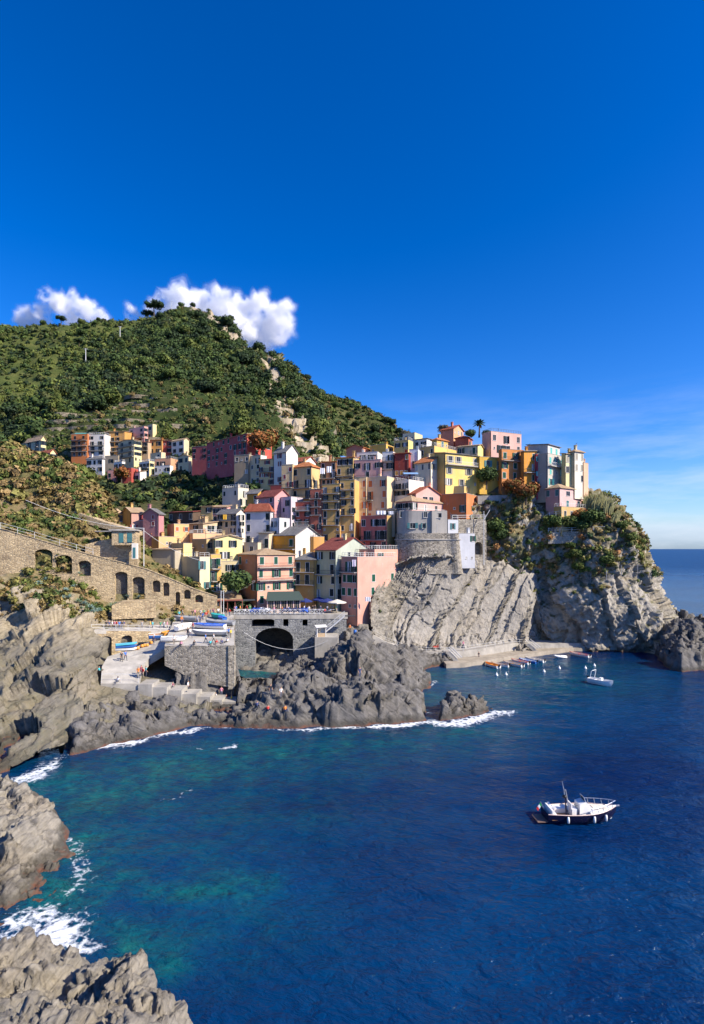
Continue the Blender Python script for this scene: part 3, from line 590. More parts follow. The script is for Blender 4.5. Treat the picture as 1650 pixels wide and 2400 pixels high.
# bank of rock under the harbour house and the bed of the ravine under the bridge
ravine, V_rav, _ = rock_mass('ravine_bank', [plan(790, 122), plan(800, 119), plan(850, 121), plan(890, 125), plan(930, 130), plan(930, 140), plan(850, 140), plan(790, 136)],
    cp((820, 1480, 124), (860, 1470, 128), (890, 1500, 127), (840, 1440, 131), (900, 1440, 133), (860, 1440, 134), (810, 1450, 129), (800, 1500, 121), (910, 1400, 137)), 0.3, M_gap, wedge=1.0, amp=0.8, seed=33.0, kind='structure')
ravbed, V_rb, _ = rock_mass('ravine_bed', [plan(562, 119), plan(600, 117.5), plan(660, 116), plan(720, 116.5), plan(800, 120), plan(800, 150), plan(560, 150)],
    cp((580, 1540, 122), (600, 1560, 121), (640, 1555, 121), (680, 1545, 121), (720, 1540, 121), (760, 1530, 122), (600, 1500, 130), (700, 1500, 130), (650, 1530, 128), (640, 1500, 145), (700, 1490, 145)), 0.3, M_gap, wedge=1.2, amp=0.5, seed=41.0, kind='structure')

# ------------------------------------------------------------------ the sea
def build_sea():
    xs = np.concatenate([np.linspace(-70, 75, 291)]); ys = np.concatenate([np.linspace(14, 60, 185), np.linspace(60.3, 150, 260)])
    X, Y = np.meshgrid(xs, ys); x, y = X.ravel(), Y.ravel()
    q = np.stack([x, y, 0 * x], 1)
    # foam: strips along the waterline, with a width and strength at each point
    foam = np.zeros(len(x))
    wob = np.stack([fbm(q / 3.0, 4), fbm(q / 3.0 + 40, 4)], 1) * 0.8
    px, py = x + wob[:, 0], y + wob[:, 1]
    def strip(pts):
        nonlocal foam
        for (u0, v0, w0, s0), (u1, v1, w1, s1) in zip(pts, pts[1:]):
            (ax, ay), (bx, by) = wl(u0, v0), wl(u1, v1); ex, ey = bx - ax, by - ay
            t = np.clip(((px - ax) * ex + (py - ay) * ey) / (ex * ex + ey * ey + 1e-9), 0, 1)
            d = np.hypot(px - ax - t * ex, py - ay - t * ey); w = w0 + (w1 - w0) * t; s = s0 + (s1 - s0) * t
            foam = np.maximum(foam, s * np.clip(1 - d / w, 0, 1))
    strip([(60, 1822, 2.0, 1.0), (110, 1800, 2.0, 1.0), (130, 1778, 1.0, .4), (200, 1758, .9, .5), (225, 1750, 1.6, 1.2), (300, 1742, 1.8, 1.2), (330, 1735, 1.4, 1.0), (365, 1722, .9, .6), (385, 1722, 1.6, 1.1), (450, 1712, 1.6, 1.1), (480, 1706, .8, .5), (560, 1706, .5, .4), (640, 1710, .5, .4), (740, 1708, .9, .8), (790, 1704, 1.5, 1.0), (860, 1703, 1.3, 1.1), (950, 1698, 1.7, 1.2), (1010, 1690, 1.2, 1.0), (1040, 1697, 1.8, 1.2)])
    strip([(1030, 1697, 1.6, 1.2), (1070, 1696, 2.2, 1.3), (1110, 1688, 2.6, 1.3), (1150, 1673, 2.0, 1.1), (1200, 1668, 1.2, .7)])
    strip([(1100, 1690, 1.6, .9), (1180, 1672, 1.2, .8)])
    strip([(60, 1835, 1.2, .7), (90, 1815, 1.2, .8), (105, 1790, 1.0, .6)])
    strip([(40, 2160, 1.6, .9), (110, 2140, 1.5, .9), (150, 2190, 2.3, 1.25), (90, 2200, 2.6, 1.3), (40, 2210, 2.4, 1.2)])
    strip([(150, 2200, 1.6, .9), (195, 2225, 1.0, .8), (240, 2215, .8, .4)])
    strip([(165, 1960, .8, .4), (190, 2000, .8, .4), (195, 2050, 1.0, .55), (160, 2095, .7, .4)])
    strip([(508, 1755, .35, .9), (540, 1748, .5, 1.2), (545, 1744, .3, .9)]); strip([(470, 1758, .3, .9), (480, 1759, .3, .9)])
    strip([(1000, 1612, .5, .6), (1020, 1596, .6, .6)]); strip([(1000, 1672, .6, .7), (1015, 1668, .5, .5)])
    strip([(395, 1870, .7, .3), (450, 1850, .5, .3)])
    # shallows: sunlit ledges close below the surface
    sh = np.zeros(len(x))
    for u, v, ru, rd, s in ((150, 2080, 5, 4, .8), (230, 2060, 4, 3.2, .7), (430, 2095, 4, 1.8, .8), (520, 2078, 3.6, 2.0, .85), (590, 2068, 2.4, 1.3, .75), (330, 2210, 4.2, 2.0, .65), (250, 2180, 3.5, 2, .6), (400, 2260, 2.6, 1.6, .6), (250, 1850, 10, 7, .7), (420, 1800, 12, 6, .75), (620, 1760, 14, 5, .65), (120, 1850, 6, 8, .7), (820, 1740, 14, 5, .5), (1080, 1715, 10, 4, .5), (1000, 1640, 12, 7, .45), (600, 1575, 12, 8, .9), (1000, 1580, 14, 7, .45), (1180, 1575, 18, 8, .35), (1340, 1560, 18, 8, .3), (1060, 1590, 6, 4, .5), (190, 1990, 3.5, 5, .8), (500, 1900, 16, 9, .28), (450, 2150, 9, 5, .3), (200, 1900, 14, 13, .45), (350, 2000, 12, 8, .28), (500, 1800, 20, 8, .42), (700, 1780, 18, 7, .34), (900, 1735, 18, 7, .38), (1250, 1600, 24, 12, .4), (1100, 1640, 18, 9, .36)):
        cx, cyy = wl(u, v); sh = np.maximum(sh, s * np.exp(-(((x - cx) / ru) ** 2 + ((y - cyy) / rd) ** 2)))
    ledge = 0.5 + 0.5 * np.clip(fbm(q / 2.6, 5) * 1.5, -1, 1)
    sh = np.clip(1.25 * sh * (0.35 + 0.9 * ledge), 0, 1)
    near = np.clip(1 - np.abs(np.minimum(seg_sd(x, y, shore_outline), 0)) / 5.0, 0, 1)
    z = 0.055 * fbm(q * np.array((0.35, 0.6, 1)), 3) + 0.03 * np.sin(0.9 * y + 0.35 * x + 2.0 * fbm(q / 9.0, 2))
    z *= sstep(0, 3, x - xs[0]) * sstep(0, 3, xs[-1] - x) * sstep(0, 3, ys[-1] - y) * sstep(0, 2, y - ys[0])
    V = np.stack([x, y, z], 1)
    Fq = grid_faces(len(ys), len(xs))[:, ::-1]
    # the outer sea, joined on as a frame of quads out to the horizon
    bx = [-9000.0, -70.0, 75.0, 30000.0]; by = [-3000.0, 14.0, 150.0, 40000.0]; VV = []; FF = []
    for i in range(3):
        for j in range(3):
            if i == 1 and j == 1: continue
            o = len(V) + len(VV); VV += [(bx[i], by[j], 0), (bx[i + 1], by[j], 0), (bx[i + 1], by[j + 1], 0), (bx[i], by[j + 1], 0)]; FF.append((o, o + 1, o + 2, o + 3))
    V = np.concatenate([V, np.array(VV)]); Fq = np.concatenate([Fq, np.array(FF)]); ex = np.zeros(len(VV))
    t = NT('sea_water')
    p = t.coord((0.55, 1.0, 1.0), (0, 0, 0.30), 'Pos'); p0 = t.coord(kind='Pos')
    n1 = t.noise(p, 0.9, 4, 0.6, 0.5); n2 = t.noise(p, 2.6, 4, 0.62, 0.7); n3 = t.noise(p, 0.16, 3, 0.5, 0.3)
    gust = t.noise(t.coord((0.6, 1.0, 1), (0, 0, -0.4), 'Pos'), 0.035, 4, 0.6)
    shal = t.attr('shallow'); fo = t.attr('foam')
    c = t.mix(t.rng(gust, 0.35, 0.65), (0.0003, 0.014, 0.070), (0.0006, 0.040, 0.125))
    lc = t.ramp(t.noise(p0, 0.95, 9, 0.78, 0.6), [(0.36, (0.0006, 0.030, 0.055)), (0.5, (0.003, 0.095, 0.11)), (0.6, (0.007, 0.12, 0.115)), (0.68, (0.02, 0.16, 0.125))])
    c = t.mix(shal, c, lc)
    lace = t.node('ShaderNodeTexVoronoi', {'Vector': t.node('ShaderNodeVectorMath', {0: p0, 1: t.node('ShaderNodeTexNoise', {'Vector': p0, 'Scale': 0.9, 'Detail': 5.0}).outputs['Color']}, operation='ADD').outputs[0], 'Scale': 1.15}, feature='DISTANCE_TO_EDGE').outputs['Distance']
    fn = t.noise(p0, 1.6, 8, 0.75)
    fm = t.math('SUBTRACT', t.math('ADD', t.math('MULTIPLY', fo, 0.85), t.math('MULTIPLY', t.math('SUBTRACT', fn, 0.5), 2.4)), t.math('MULTIPLY', lace, 1.5))
    fmask = t.math('MULTIPLY', t.rng(fm, 0.10, 0.62), t.rng(fo, 0.02, 0.12))
    c = t.mix(fmask, c, (0.80, 0.84, 0.86))
    hgt = t.math('ADD', t.math('ADD', t.math('MULTIPLY', n1, 0.70), t.math('MULTIPLY', n2, 0.30)), t.math('MULTIPLY', n3, 1.6))
    cd = t.node('ShaderNodeVectorMath', {0: t.node('ShaderNodeNewGeometry').outputs['Position']}, operation='LENGTH').outputs['Value']
    t.set(base=c, rough=t.math('ADD', t.rng(cd, 150, 900, 0.11, 0.35), t.math('MULTIPLY', fmask, 0.5)), ior=1.333, spec=0.24, normal=t.bump(hgt, 1.0, 0.62))
    me = np_mesh('sea', V, Fq, t.m, attrs={'foam': ('FLOAT', np.concatenate([foam, ex])), 'shallow': ('FLOAT', np.concatenate([sh, ex]))})
    return obj('sea', me, kind='structure')
sea = build_sea()
# ------------------------------------------------------------------ houses: builder
def mat_roof(name, c, c2, wave=True):
    t = NT(name); v = t.coord()
    n = t.noise(v, 1.3, 7, 0.7); f = t.noise(v, 7.0, 5, 0.7)
    cc = t.ramp(t.math('ADD', t.math('MULTIPLY', n, 0.5), t.math('MULTIPLY', f, 0.5)), [(0.34, tuple(x * 0.55 for x in c)), (0.5, c), (0.66, c2)])
    w1 = t.node('ShaderNodeTexWave', {'Vector': v, 'Scale': 1.6, 'Distortion': 0.6, 'Detail': 2.0}, bands_direction='X').outputs['Fac']
    w2 = t.node('ShaderNodeTexWave', {'Vector': v, 'Scale': 1.6, 'Distortion': 0.6, 'Detail': 2.0}, bands_direction='Y').outputs['Fac']
    t.set(base=cc, rough=0.9, spec=0.2, normal=t.bump(t.math('ADD', t.math('ADD', w1, w2), f), 0.6, 0.08)); return t.m
R_RED = mat_roof('terracotta_roof', (0.36, 0.10, 0.055), (0.48, 0.20, 0.11)); R_ORG = mat_roof('orange_tile_roof', (0.48, 0.17, 0.06), (0.56, 0.28, 0.14))
R_TAN = mat_roof('tan_tile_roof', (0.40, 0.28, 0.17), (0.52, 0.41, 0.28)); R_GREY = mat_roof('slate_roof', (0.17, 0.165, 0.16), (0.30, 0.29, 0.28))
R_FLAT = mat_conc('flat_roof', (0.36, 0.33, 0.30)); R_DRED = mat_roof('dark_red_roof', (0.22, 0.06, 0.05), (0.33, 0.12, 0.09))
ROOFS = dict(red=R_RED, org=R_ORG, tan=R_TAN, grey=R_GREY, flat=R_FLAT, dred=R_DRED)
SH = dict(g=mat_plain((0.014, 0.075, 0.048), 0.6, 'green_shutter', spec=0.15), d=mat_plain((0.012, 0.024, 0.026), 0.6, 'dark_shutter', spec=0.15), t=mat_plain((0.10, 0.42, 0.36), 0.5, 'teal_shutter'),
          o=mat_plain((0.50, 0.13, 0.03), 0.5, 'orange_shutter'), r=mat_plain((0.22, 0.03, 0.035), 0.5, 'red_shutter'), y=mat_plain((0.55, 0.24, 0.03), 0.5, 'amber_shutter'), b=mat_plain((0.05, 0.16, 0.17), 0.5, 'blue_green_shutter'),
          k=mat_plain((0.30, 0.27, 0.20), 0.5, 'grey_shutter'))
M_trim = mat_plain((0.56, 0.54, 0.50), 0.6, 'white_trim'); M_rail = mat_plain((0.05, 0.055, 0.06), 0.5, 'iron_railing'); M_railw = mat_plain((0.62, 0.62, 0.60), 0.5, 'pale_railing')
M_slabb = mat_conc('balcony_slab', (0.46, 0.43, 0.38), 0.3)
def mat_glass():
    t = NT('window_glass'); p = t.coord(kind='Pos')
    n = t.noise(p, 0.9, 2, 0.5)
    t.set(base=t.mix(t.rng(n, 0.45, 0.6), (0.008, 0.011, 0.017), (0.04, 0.05, 0.06)), rough=0.15, spec=0.15); return t.m
M_glass = mat_glass(); M_curt = mat_plain((0.62, 0.61, 0.58), 0.9, 'curtain')
def cmesh(key, fn, _c={}):
    if key not in _c: _c[key] = fn()
    return _c[key]
def m_frame(w, h):
    def f():
        b = MB(); t = 0.045
        for lo, hi in (((-w / 2, -0.02, 0), (-w / 2 + t, 0.10, h)), ((w / 2 - t, -0.02, 0), (w / 2, 0.10, h)), ((-w / 2 + t, -0.02, h - t), (w / 2 - t, 0.10, h)), ((-w / 2 + t, -0.02, 0), (w / 2 - t, 0.10, t)), ((-0.02, 0.02, t), (0.02, 0.09, h - t))): b.box(lo, hi)
        s = 0.055                                               # painted surround standing proud of the plaster, and a sill
        b.box((-w / 2 - s, -0.035, h), (w / 2 + s, 0.0, h + s)); b.box((-w / 2 - s, -0.035, 0), (-w / 2, 0.0, h)); b.box((w / 2, -0.035, 0), (w / 2 + s, 0.0, h)); b.box((-w / 2 - s - 0.04, -0.10, -0.1), (w / 2 + s + 0.04, 0.0, 0))
        return b.mesh('window', M_trim)
    return cmesh(('fr', w, h), f)
def m_pane(w, h, curt):
    def f():
        b = MB(); b.box((-w / 2 + 0.05, 0.055, 0.05), (w / 2 - 0.05, 0.085, h - 0.05))
        if curt: b.box((-w / 2 + 0.08, 0.045, 0.08), (-w / 2 + 0.08 + w * 0.3, 0.054, h - 0.08), 1); b.box((w / 2 - 0.08 - w * 0.22, 0.045, 0.08), (w / 2 - 0.08, 0.054, h - 0.08), 1)
        return b.mesh('pane', [M_glass, M_curt])
    return cmesh(('pa', w, h, curt), f)
def m_shut(w, h, c):
    def f():
        b = MB(); b.box((0, -0.045, 0), (w, 0.0, h)); n = max(3, int(h / 0.28))
        b.box((0.05, -0.06, 0.04), (w - 0.05, -0.045, 0.1)); b.box((0.05, -0.06, h - 0.1), (w - 0.05, -0.045, h - 0.04)); b.box((0.05, -0.06, h / 2 - 0.04), (w - 0.05, -0.045, h / 2 + 0.04))
        return b.mesh('shutter', SH[c])
    return cmesh(('sh', w, h, c), f)
def m_winfar(w, h, c, mode):
    """small far window: surround, pane and shutters in one mesh"""
    def f():
        b = MB(); s = 0.10
        b.box((-w / 2 - s, -0.04, -s), (w / 2 + s, 0.0, 0), 0); b.box((-w / 2 - s, -0.04, h), (w / 2 + s, 0.0, h + s), 0)
        b.box((-w / 2, 0.06, 0), (w / 2, 0.09, h), 1)
        if mode == 'c': b.box((-w / 2, -0.03, 0), (-0.02, 0.02, h), 2); b.box((0.02, -0.03, 0), (w / 2, 0.02, h), 2)
        elif mode == 'w': b.box((-w - 0.02, -0.09, 0), (-w / 2 - 0.02, -0.045, h), 2); b.box((w / 2 + 0.02, -0.09, 0), (w + 0.02, -0.045, h), 2)
        else: b.box((-w / 2 - s, -0.04, 0), (-w / 2, 0.0, h), 0); b.box((w / 2, -0.04, 0), (w / 2 + s, 0.0, h), 0)
        return b.mesh('window', [M_trim, M_glass, SH[c]])
    return cmesh(('far', w, h, c, mode), f)
def m_rail(L, d, white):
    def f():
        b = MB(); pts = [(-L / 2, -0.0, 0), (-L / 2, -d, 0), (L / 2, -d, 0), (L / 2, 0, 0)]
        for (x0, y0, _), (x1, y1, _) in zip(pts, pts[1:]):
            b.bar((x0, y0, 0.98), (x1, y1, 0.98), 0.06); b.bar((x0, y0, 0.1), (x1, y1, 0.1), 0.04)
            n = max(2, int(math.hypot(x1 - x0, y1 - y0) / 0.32))
            for i in range(n + 1): k = i / n; b.bar((x0 + (x1 - x0) * k, y0 + (y1 - y0) * k, 0), (x0 + (x1 - x0) * k, y0 + (y1 - y0) * k, 0.96), 0.035)
        return b.mesh('railing', M_railw if white else M_rail)
    return cmesh(('rl', round(L, 1), d, white), f)
def m_balc(L, d):
    def f():
        b = MB(); b.box((-L / 2 - 0.08, -d - 0.08, -0.14), (L / 2 + 0.08, 0.05, 0.0))
        for x in (-L / 2 + 0.2, L / 2 - 0.2): b.box((x - 0.07, -d * 0.7, -0.32), (x + 0.07, 0.02, -0.14))
        return b.mesh('balcony', M_slabb)
    return cmesh(('bl', round(L, 1), d), f)
hrng = random.Random(11)
def face_windows(rows, length, z0, z1):
    """-> openings + elements for a face; rows top to bottom, one char per column"""
    ops, els = [], []; n = len(rows); fh = (z1 - z0) / n
    for r, row in enumerate(rows):
        zf = z1 - (r + 1) * fh; full = row.startswith('='); row = row.lstrip('='); m = len(row)
        hh = min(1.0, fh / 2.9)
        if full: els.append(('bal', length / 2, zf + 0.02, max(1.2, length - 0.5)))
        for c, ch in enumerate(row):
            if ch == '.' and length / m > 1.5 and full is False and row.strip('.') and hrng.random() < 0.22: ch = 's'
            if ch == '.': continue
            s = length * (c + 0.5) / m + hrng.uniform(-0.22, 0.22)
            if ch == 'w' and hrng.random() < 0.14: ch = 'c'
            elif ch == 'c' and hrng.random() < 0.14: ch = 'w'
            w, h, sill = {'s': (0.6, 0.75, 1.0), 'g': (1.9, 1.35, 0.8), 'd': (1.15, 2.3, 0.06), 'D': (1.15, 2.3, 0.06), 'B': (1.15, 2.3, 0.06), 'K': (1.15, 2.3, 0.06), 'p': (1.15, 2.1, 0.02)}.get(ch, (1.15, 1.75, 0.68))
            mx = length / m * 0.82
            if w > mx: w = max(0.35, mx)
            w = round(w * max(0.8, hh) * (1.0, 1.0, 0.88, 1.1)[(c + 2 * r) % 4], 2); h = round(min(h * hh, fh * 0.86), 2); za = zf + sill * hh
            if s - w / 2 < 0.1 or s + w / 2 > length - 0.1: s = min(max(s, w / 2 + 0.12), length - w / 2 - 0.12)
            ops.append((s - w / 2, s + w / 2, za, za + h))
            mode = {'w': 'w', 'd': 'w', 'B': 'w', 'c': 'c', 'D': 'c', 'K': 'c', 'x': 'h'}.get(ch, 'o')
            els.append(('win', s, za, w, h, mode, ch))
            if ch in 'BK': els.append(('bal', s, zf + 0.02, min(length / m * 0.95, w + 1.1)))
    return ops, els
def face_mesh(b, o, dx, nrm, length, z0, z1, ops, rev=0.14, mi=0):
    """wall face with recessed openings"""
    xs = sorted({0.0, length, *[q for a in ops for q in a[:2]]}); zs = sorted({z0, z1, *[q for a in ops for q in a[2:]]})
    pt = lambda s, z, d=0.0: (o[0] + dx[0] * s - nrm[0] * d, o[1] + dx[1] * s - nrm[1] * d, z)
    for s0, s1 in zip(xs, xs[1:]):
        if s1 - s0 < 1e-5: continue
        for za, zb in zip(zs, zs[1:]):
            if zb - za < 1e-5: continue
            cs, cz = (s0 + s1) / 2, (za + zb) / 2
            if any(a[0] < cs < a[1] and a[2] < cz < a[3] for a in ops): continue
            b.quad(pt(s0, za), pt(s1, za), pt(s1, zb), pt(s0, zb), mi)
    for s0, s1, za, zb in ops:
        b.quad(pt(s0, za), pt(s0, za, rev), pt(s0, zb, rev), pt(s0, zb), mi); b.quad(pt(s1, za, rev), pt(s1, za), pt(s1, zb), pt(s1, zb, rev), mi)
        b.quad(pt(s0, zb, rev), pt(s1, zb, rev), pt(s1, zb), pt(s0, zb), mi); b.quad(pt(s0, za), pt(s1, za), pt(s1, za, rev), pt(s0, za, rev), mi)
        b.quad(pt(s0, za, rev), pt(s1, za, rev), pt(s1, zb, rev), pt(s0, zb, rev), mi)
def add_window(root, x, y, z, rz, w, h, mode, c, far):
    if far: obj('window', m_winfar(w, h, c, 'w' if mode == 'h' else mode), root, (x, y, z), rz); return
    fr = obj('window', m_frame(w, h), root, (x, y, z), rz)
    if mode != 'c': obj('pane', m_pane(w, h, hrng.random() < 0.2), fr)
    if mode == 'c':
        obj('shutter', m_shut(round(w / 2 - 0.015, 3), h, c), fr, (-w / 2, 0.03, 0)); obj('shutter', m_shut(round(w / 2 - 0.015, 3), h, c), fr, (0.015, 0.03, 0))
    elif mode in 'wh':
        obj('shutter', m_shut(round(w / 2, 3), h, c), fr, (-w - 0.02, -0.045, 0)); o = obj('shutter', m_shut(round(w / 2, 3), h, c), fr, (w / 2 + 0.02, -0.045, 0))
        if hrng.random() < 0.35: o.rotation_euler[2] = -hrng.uniform(0.2, 1.2)
houses = []
def H(label, us, vT, vB, D, th, c, L=(), R=(), roof=('flat',), sh='d', sink=4.0, rail=None, chim=0, a=None, b=None, cR=None, group=None, name='house', dirt=0.6, trim=None, par=0.45, wh=False, cat='house', balw=0.85):
    uL, uC, uR = us
    if th < 24 and D < 178: th = 17
    t = rad(th); xC = (uC - UC) / F * D
    if uL < uC: k = (uL - UC) / F; a = (xC - k * D) / (math.cos(t) + k * math.sin(t))
    if uR > uC + 4: k = (uR - UC) / F; b = (k * D - xC) / (math.sin(t) - k * math.cos(t))
    a = a or 7.0; b = b or 7.0
    b = min(max(b, 1.5), 30); a = min(max(a, 1.5), 34)
    zT, zB = Zof(vT, D), Zof(vB, D); h = zT - zB; far = D > 178
    root = empty(name, (xC, D, zB), -t, label=label, cat=cat, group=group or 'houses of the village')
    M1 = mat_wall(c, dirt); M2 = mat_wall(cR, dirt) if cR else M1  # many right faces take a paler tone: sunlight put into the wall colour
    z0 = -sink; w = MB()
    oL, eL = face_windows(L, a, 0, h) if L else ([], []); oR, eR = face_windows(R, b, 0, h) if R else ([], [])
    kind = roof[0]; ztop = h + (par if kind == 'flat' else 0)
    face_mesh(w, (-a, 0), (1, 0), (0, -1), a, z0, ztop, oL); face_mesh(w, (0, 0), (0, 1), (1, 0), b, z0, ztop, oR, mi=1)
    w.quad((0, b, z0), (-a, b, z0), (-a, b, ztop), (0, b, ztop)); w.quad((-a, b, z0), (-a, 0, z0), (-a, 0, ztop), (-a, b, ztop))
    if kind == 'flat':
        i = 0.25
        w.quad((-a + i, i, ztop), (-i, i, ztop), (-i, i, h), (-a + i, i, h)); w.quad((-i, i, ztop), (-i, b - i, ztop), (-i, b - i, h), (-i, i, h)); w.quad((-i, b - i, ztop), (-a + i, b - i, ztop), (-a + i, b - i, h), (-i, b - i, h)); w.quad((-a + i, b - i, ztop), (-a + i, i, ztop), (-a + i, i, h), (-a + i, b - i, h))
    rise = roof[1] if len(roof) > 1 and kind != 'flat' else 1.2
    rm = ROOFS[roof[2] if len(roof) > 2 else ('flat' if kind == 'flat' else 'tan')]
    ov, th_ = 0.38, 0.16
    rb = MB()
    def slope(p, mi=0):
        """a roof slab: polygon p (outer top face) thickened downwards"""
        n = len(p); lowp = [(x, y, z - th_) for x, y, z in p]; rb.add(list(p) + lowp, [tuple(range(n)), tuple(range(2 * n - 1, n - 1, -1))] + [(i, i + n, (i + 1) % n + n, (i + 1) % n) for i in range(n)], mi)
    hz = h + th_
    if kind == 'flat':
        rb.box((-a + 0.25, 0.25, h - 0.2), (-0.25, b - 0.25, h + 0.02))
    elif kind == 'gR':      # gable on the right face: ridge parallel to the left face
        w.add([(0, 0, h), (0, b, h), (0, b / 2, h + rise)], [(0, 1, 2)], 1); w.add([(-a, 0, h), (-a, b, h), (-a, b / 2, h + rise)], [(2, 1, 0)])
        dz = rise / (b / 2) * ov
        slope([(-a - ov, -ov, hz - dz), (ov, -ov, hz - dz), (ov, b / 2, hz + rise), (-a - ov, b / 2, hz + rise)]); slope([(ov, b + ov, hz - dz), (-a - ov, b + ov, hz - dz), (-a - ov, b / 2, hz + rise), (ov, b / 2, hz + rise)])
    elif kind == 'gL':      # gable on the left face
        w.add([(-a, 0, h), (0, 0, h), (-a / 2, 0, h + rise)], [(0, 1, 2)]); w.add([(-a, b, h), (0, b, h), (-a / 2, b, h + rise)], [(2, 1, 0)])
        dz = rise / (a / 2) * ov
        slope([(ov, -ov, hz - dz), (ov, b + ov, hz - dz), (-a / 2, b + ov, hz + rise), (-a / 2, -ov, hz + rise)]); slope([(-a - ov, b + ov, hz - dz), (-a - ov, -ov, hz - dz), (-a / 2, -ov, hz + rise), (-a / 2, b + ov, hz + rise)])
    elif kind == 'hip':
        x0, x1, y0, y1 = -a - ov, ov, -ov, b + ov; q = min(a, b) / 2 + ov; lo = hz - 0.1
        if a >= b: r0, r1 = (x0 + q, (y0 + y1) / 2, hz + rise), (x1 - q, (y0 + y1) / 2, hz + rise)
        else: r0, r1 = ((x0 + x1) / 2, y0 + q, hz + rise), ((x0 + x1) / 2, y1 - q, hz + rise)
        A, B_, C_, D_ = (x0, y0, lo), (x1, y0, lo), (x1, y1, lo), (x0, y1, lo)
        if a >= b: slope([A, B_, r1, r0]); slope([B_, C_, r1]); slope([C_, D_, r0, r1]); slope([D_, A, r0])
        else: slope([A, B_, r0]); slope([B_, C_, r1, r0]); slope([C_, D_, r1]); slope([D_, A, r0, r1])
    elif kind == 'shL':     # single slope falling towards the left face
        slope([(-a - ov, -ov, hz), (ov, -ov, hz), (ov, b + ov, hz + rise), (-a - ov, b + ov, hz + rise)])
        w.add([(0, 0, h), (0, b, h), (0, b, h + rise)], [(0, 1, 2)], 1); w.add([(-a, 0, h), (-a, b, h), (-a, b, h + rise)], [(2, 1, 0)])
        w.quad((0, b, h), (-a, b, h), (-a, b, h + rise), (0, b, h + rise))
    elif kind == 'shR':     # single slope falling towards the right face
        slope([(ov, -ov, hz), (ov, b + ov, hz), (-a - ov, b + ov, hz + rise), (-a - ov, -ov, hz + rise)])
        w.add([(-a, 0, h), (0, 0, h), (-a, 0, h + rise)], [(0, 1, 2)]); w.add([(-a, b, h), (0, b, h), (-a, b, h + rise)], [(2, 1, 0)])
        w.quad((-a, b, h), (-a, 0, h), (-a, 0, h + rise), (-a, b, h + rise))
    wo = w.build('wall', [M1, M2], root); ro = rb.build('roof', rm, root)
    if trim or kind == 'flat':
        tb = MB(); i = 0.3; zz = ztop + 0.002; e = 0.06
        for lo, hi in (((-a - e, -e, zz), (e, i, zz + 0.09)), ((-a - e, b - i, zz), (e, b + e, zz + 0.09)), ((-a - e, i, zz), (-a + i, b - i, zz + 0.09)), ((-i, i, zz), (e, b - i, zz + 0.09))):
            if kind == 'flat': tb.box(lo, hi)
        if kind != 'flat': tb.box((-a - e, -e, h - 0.4), (-0.001, -0.001, h - 0.25)); tb.box((0.001, -e, h - 0.4), (e, b, h - 0.25))
        tb.build('coping', M_trim if trim == 'w' else M_slabb, ro)
    for q, (x, y, rz, els) in enumerate((((lambda s: -a + s), (lambda s: 0.0), 0.0, eL), ((lambda s: 0.0), (lambda s: s), math.pi / 2, eR))):
        for e in els:
            if e[0] == 'win': add_window(root, x(e[1]), y(e[1]), e[2], rz, e[3], e[4], e[5], sh, far)
            else:
                bo = obj('balcony', m_balc(e[3], balw), root, (x(e[1]), y(e[1]), e[2]), rz); obj('railing', m_rail(e[3], balw, wh), bo)
    if rail:
        r = MB(); i = 0.12; zz = ztop + 0.09
        pts = [(-a + i, b - i), (-a + i, i), (-i, i), (-i, b - i)]
        for (x0, y0), (x1, y1) in zip(pts, pts[1:]):
            r.bar((x0, y0, zz + 0.85), (x1, y1, zz + 0.85), 0.06); r.bar((x0, y0, zz + 0.45), (x1, y1, zz + 0.45), 0.035); n = max(2, int(math.hypot(x1 - x0, y1 - y0) / 0.9))
            for k in range(n + 1): f = k / n; r.bar((x0 + (x1 - x0) * f, y0 + (y1 - y0) * f, zz - 0.1), (x0 + (x1 - x0) * f, y0 + (y1 - y0) * f, zz + 0.85), 0.06 if rail == 'w' else 0.04)
        r.build('railing', M_railw if rail == 'w' else M_rail, ro)
    if D < 200 and h > 4 and hrng.random() < 0.55:
        ab = MB(); x, y = -a * hrng.uniform(.2, .8), b * hrng.uniform(.3, .7); zt = h + (0.2 if kind == 'flat' else rise * 0.6); ab.bar((x, y, zt - 0.5), (x, y, zt + 2.2), 0.06).bar((x - 0.5, y, zt + 2.1), (x + 0.5, y, zt + 2.1), 0.04).bar((x - 0.35, y, zt + 1.7), (x + 0.35, y, zt + 1.7), 0.04); ab.build('antenna', M_rail, ro)
    for k in range(chim or (hrng.random() < 0.6)):
        cb = MB(); x, y = -a * (0.2 + 0.6 * hrng.random()), b * (0.3 + 0.45 * hrng.random()); zt = h + (0.3 if kind == 'flat' else rise * 0.9) + 0.9
        cb.box((x - 0.3, y - 0.3, h - 0.1), (x + 0.3, y + 0.3, zt)); cb.box((x - 0.4, y - 0.4, zt), (x + 0.4, y + 0.4, zt + 0.1)); cb.box((x - 0.25, y - 0.25, zt + 0.1), (x + 0.25, y + 0.25, zt + 0.4)); cb.box((x - 0.42, y - 0.42, zt + 0.4), (x + 0.42, y + 0.42, zt + 0.48))
        cb.build('chimney', M1, ro)
    if D < 178 and h > 5:
        db = MB(); xx = -a * 0.03 - 0.12; db.tube([(xx, -0.07, h - 0.05), (xx, -0.07, z0 + 1)], 0.055, 5); db.build('drainpipe', M_rail, root)
    houses.append((root, a, b, h)); return root, a, b, h
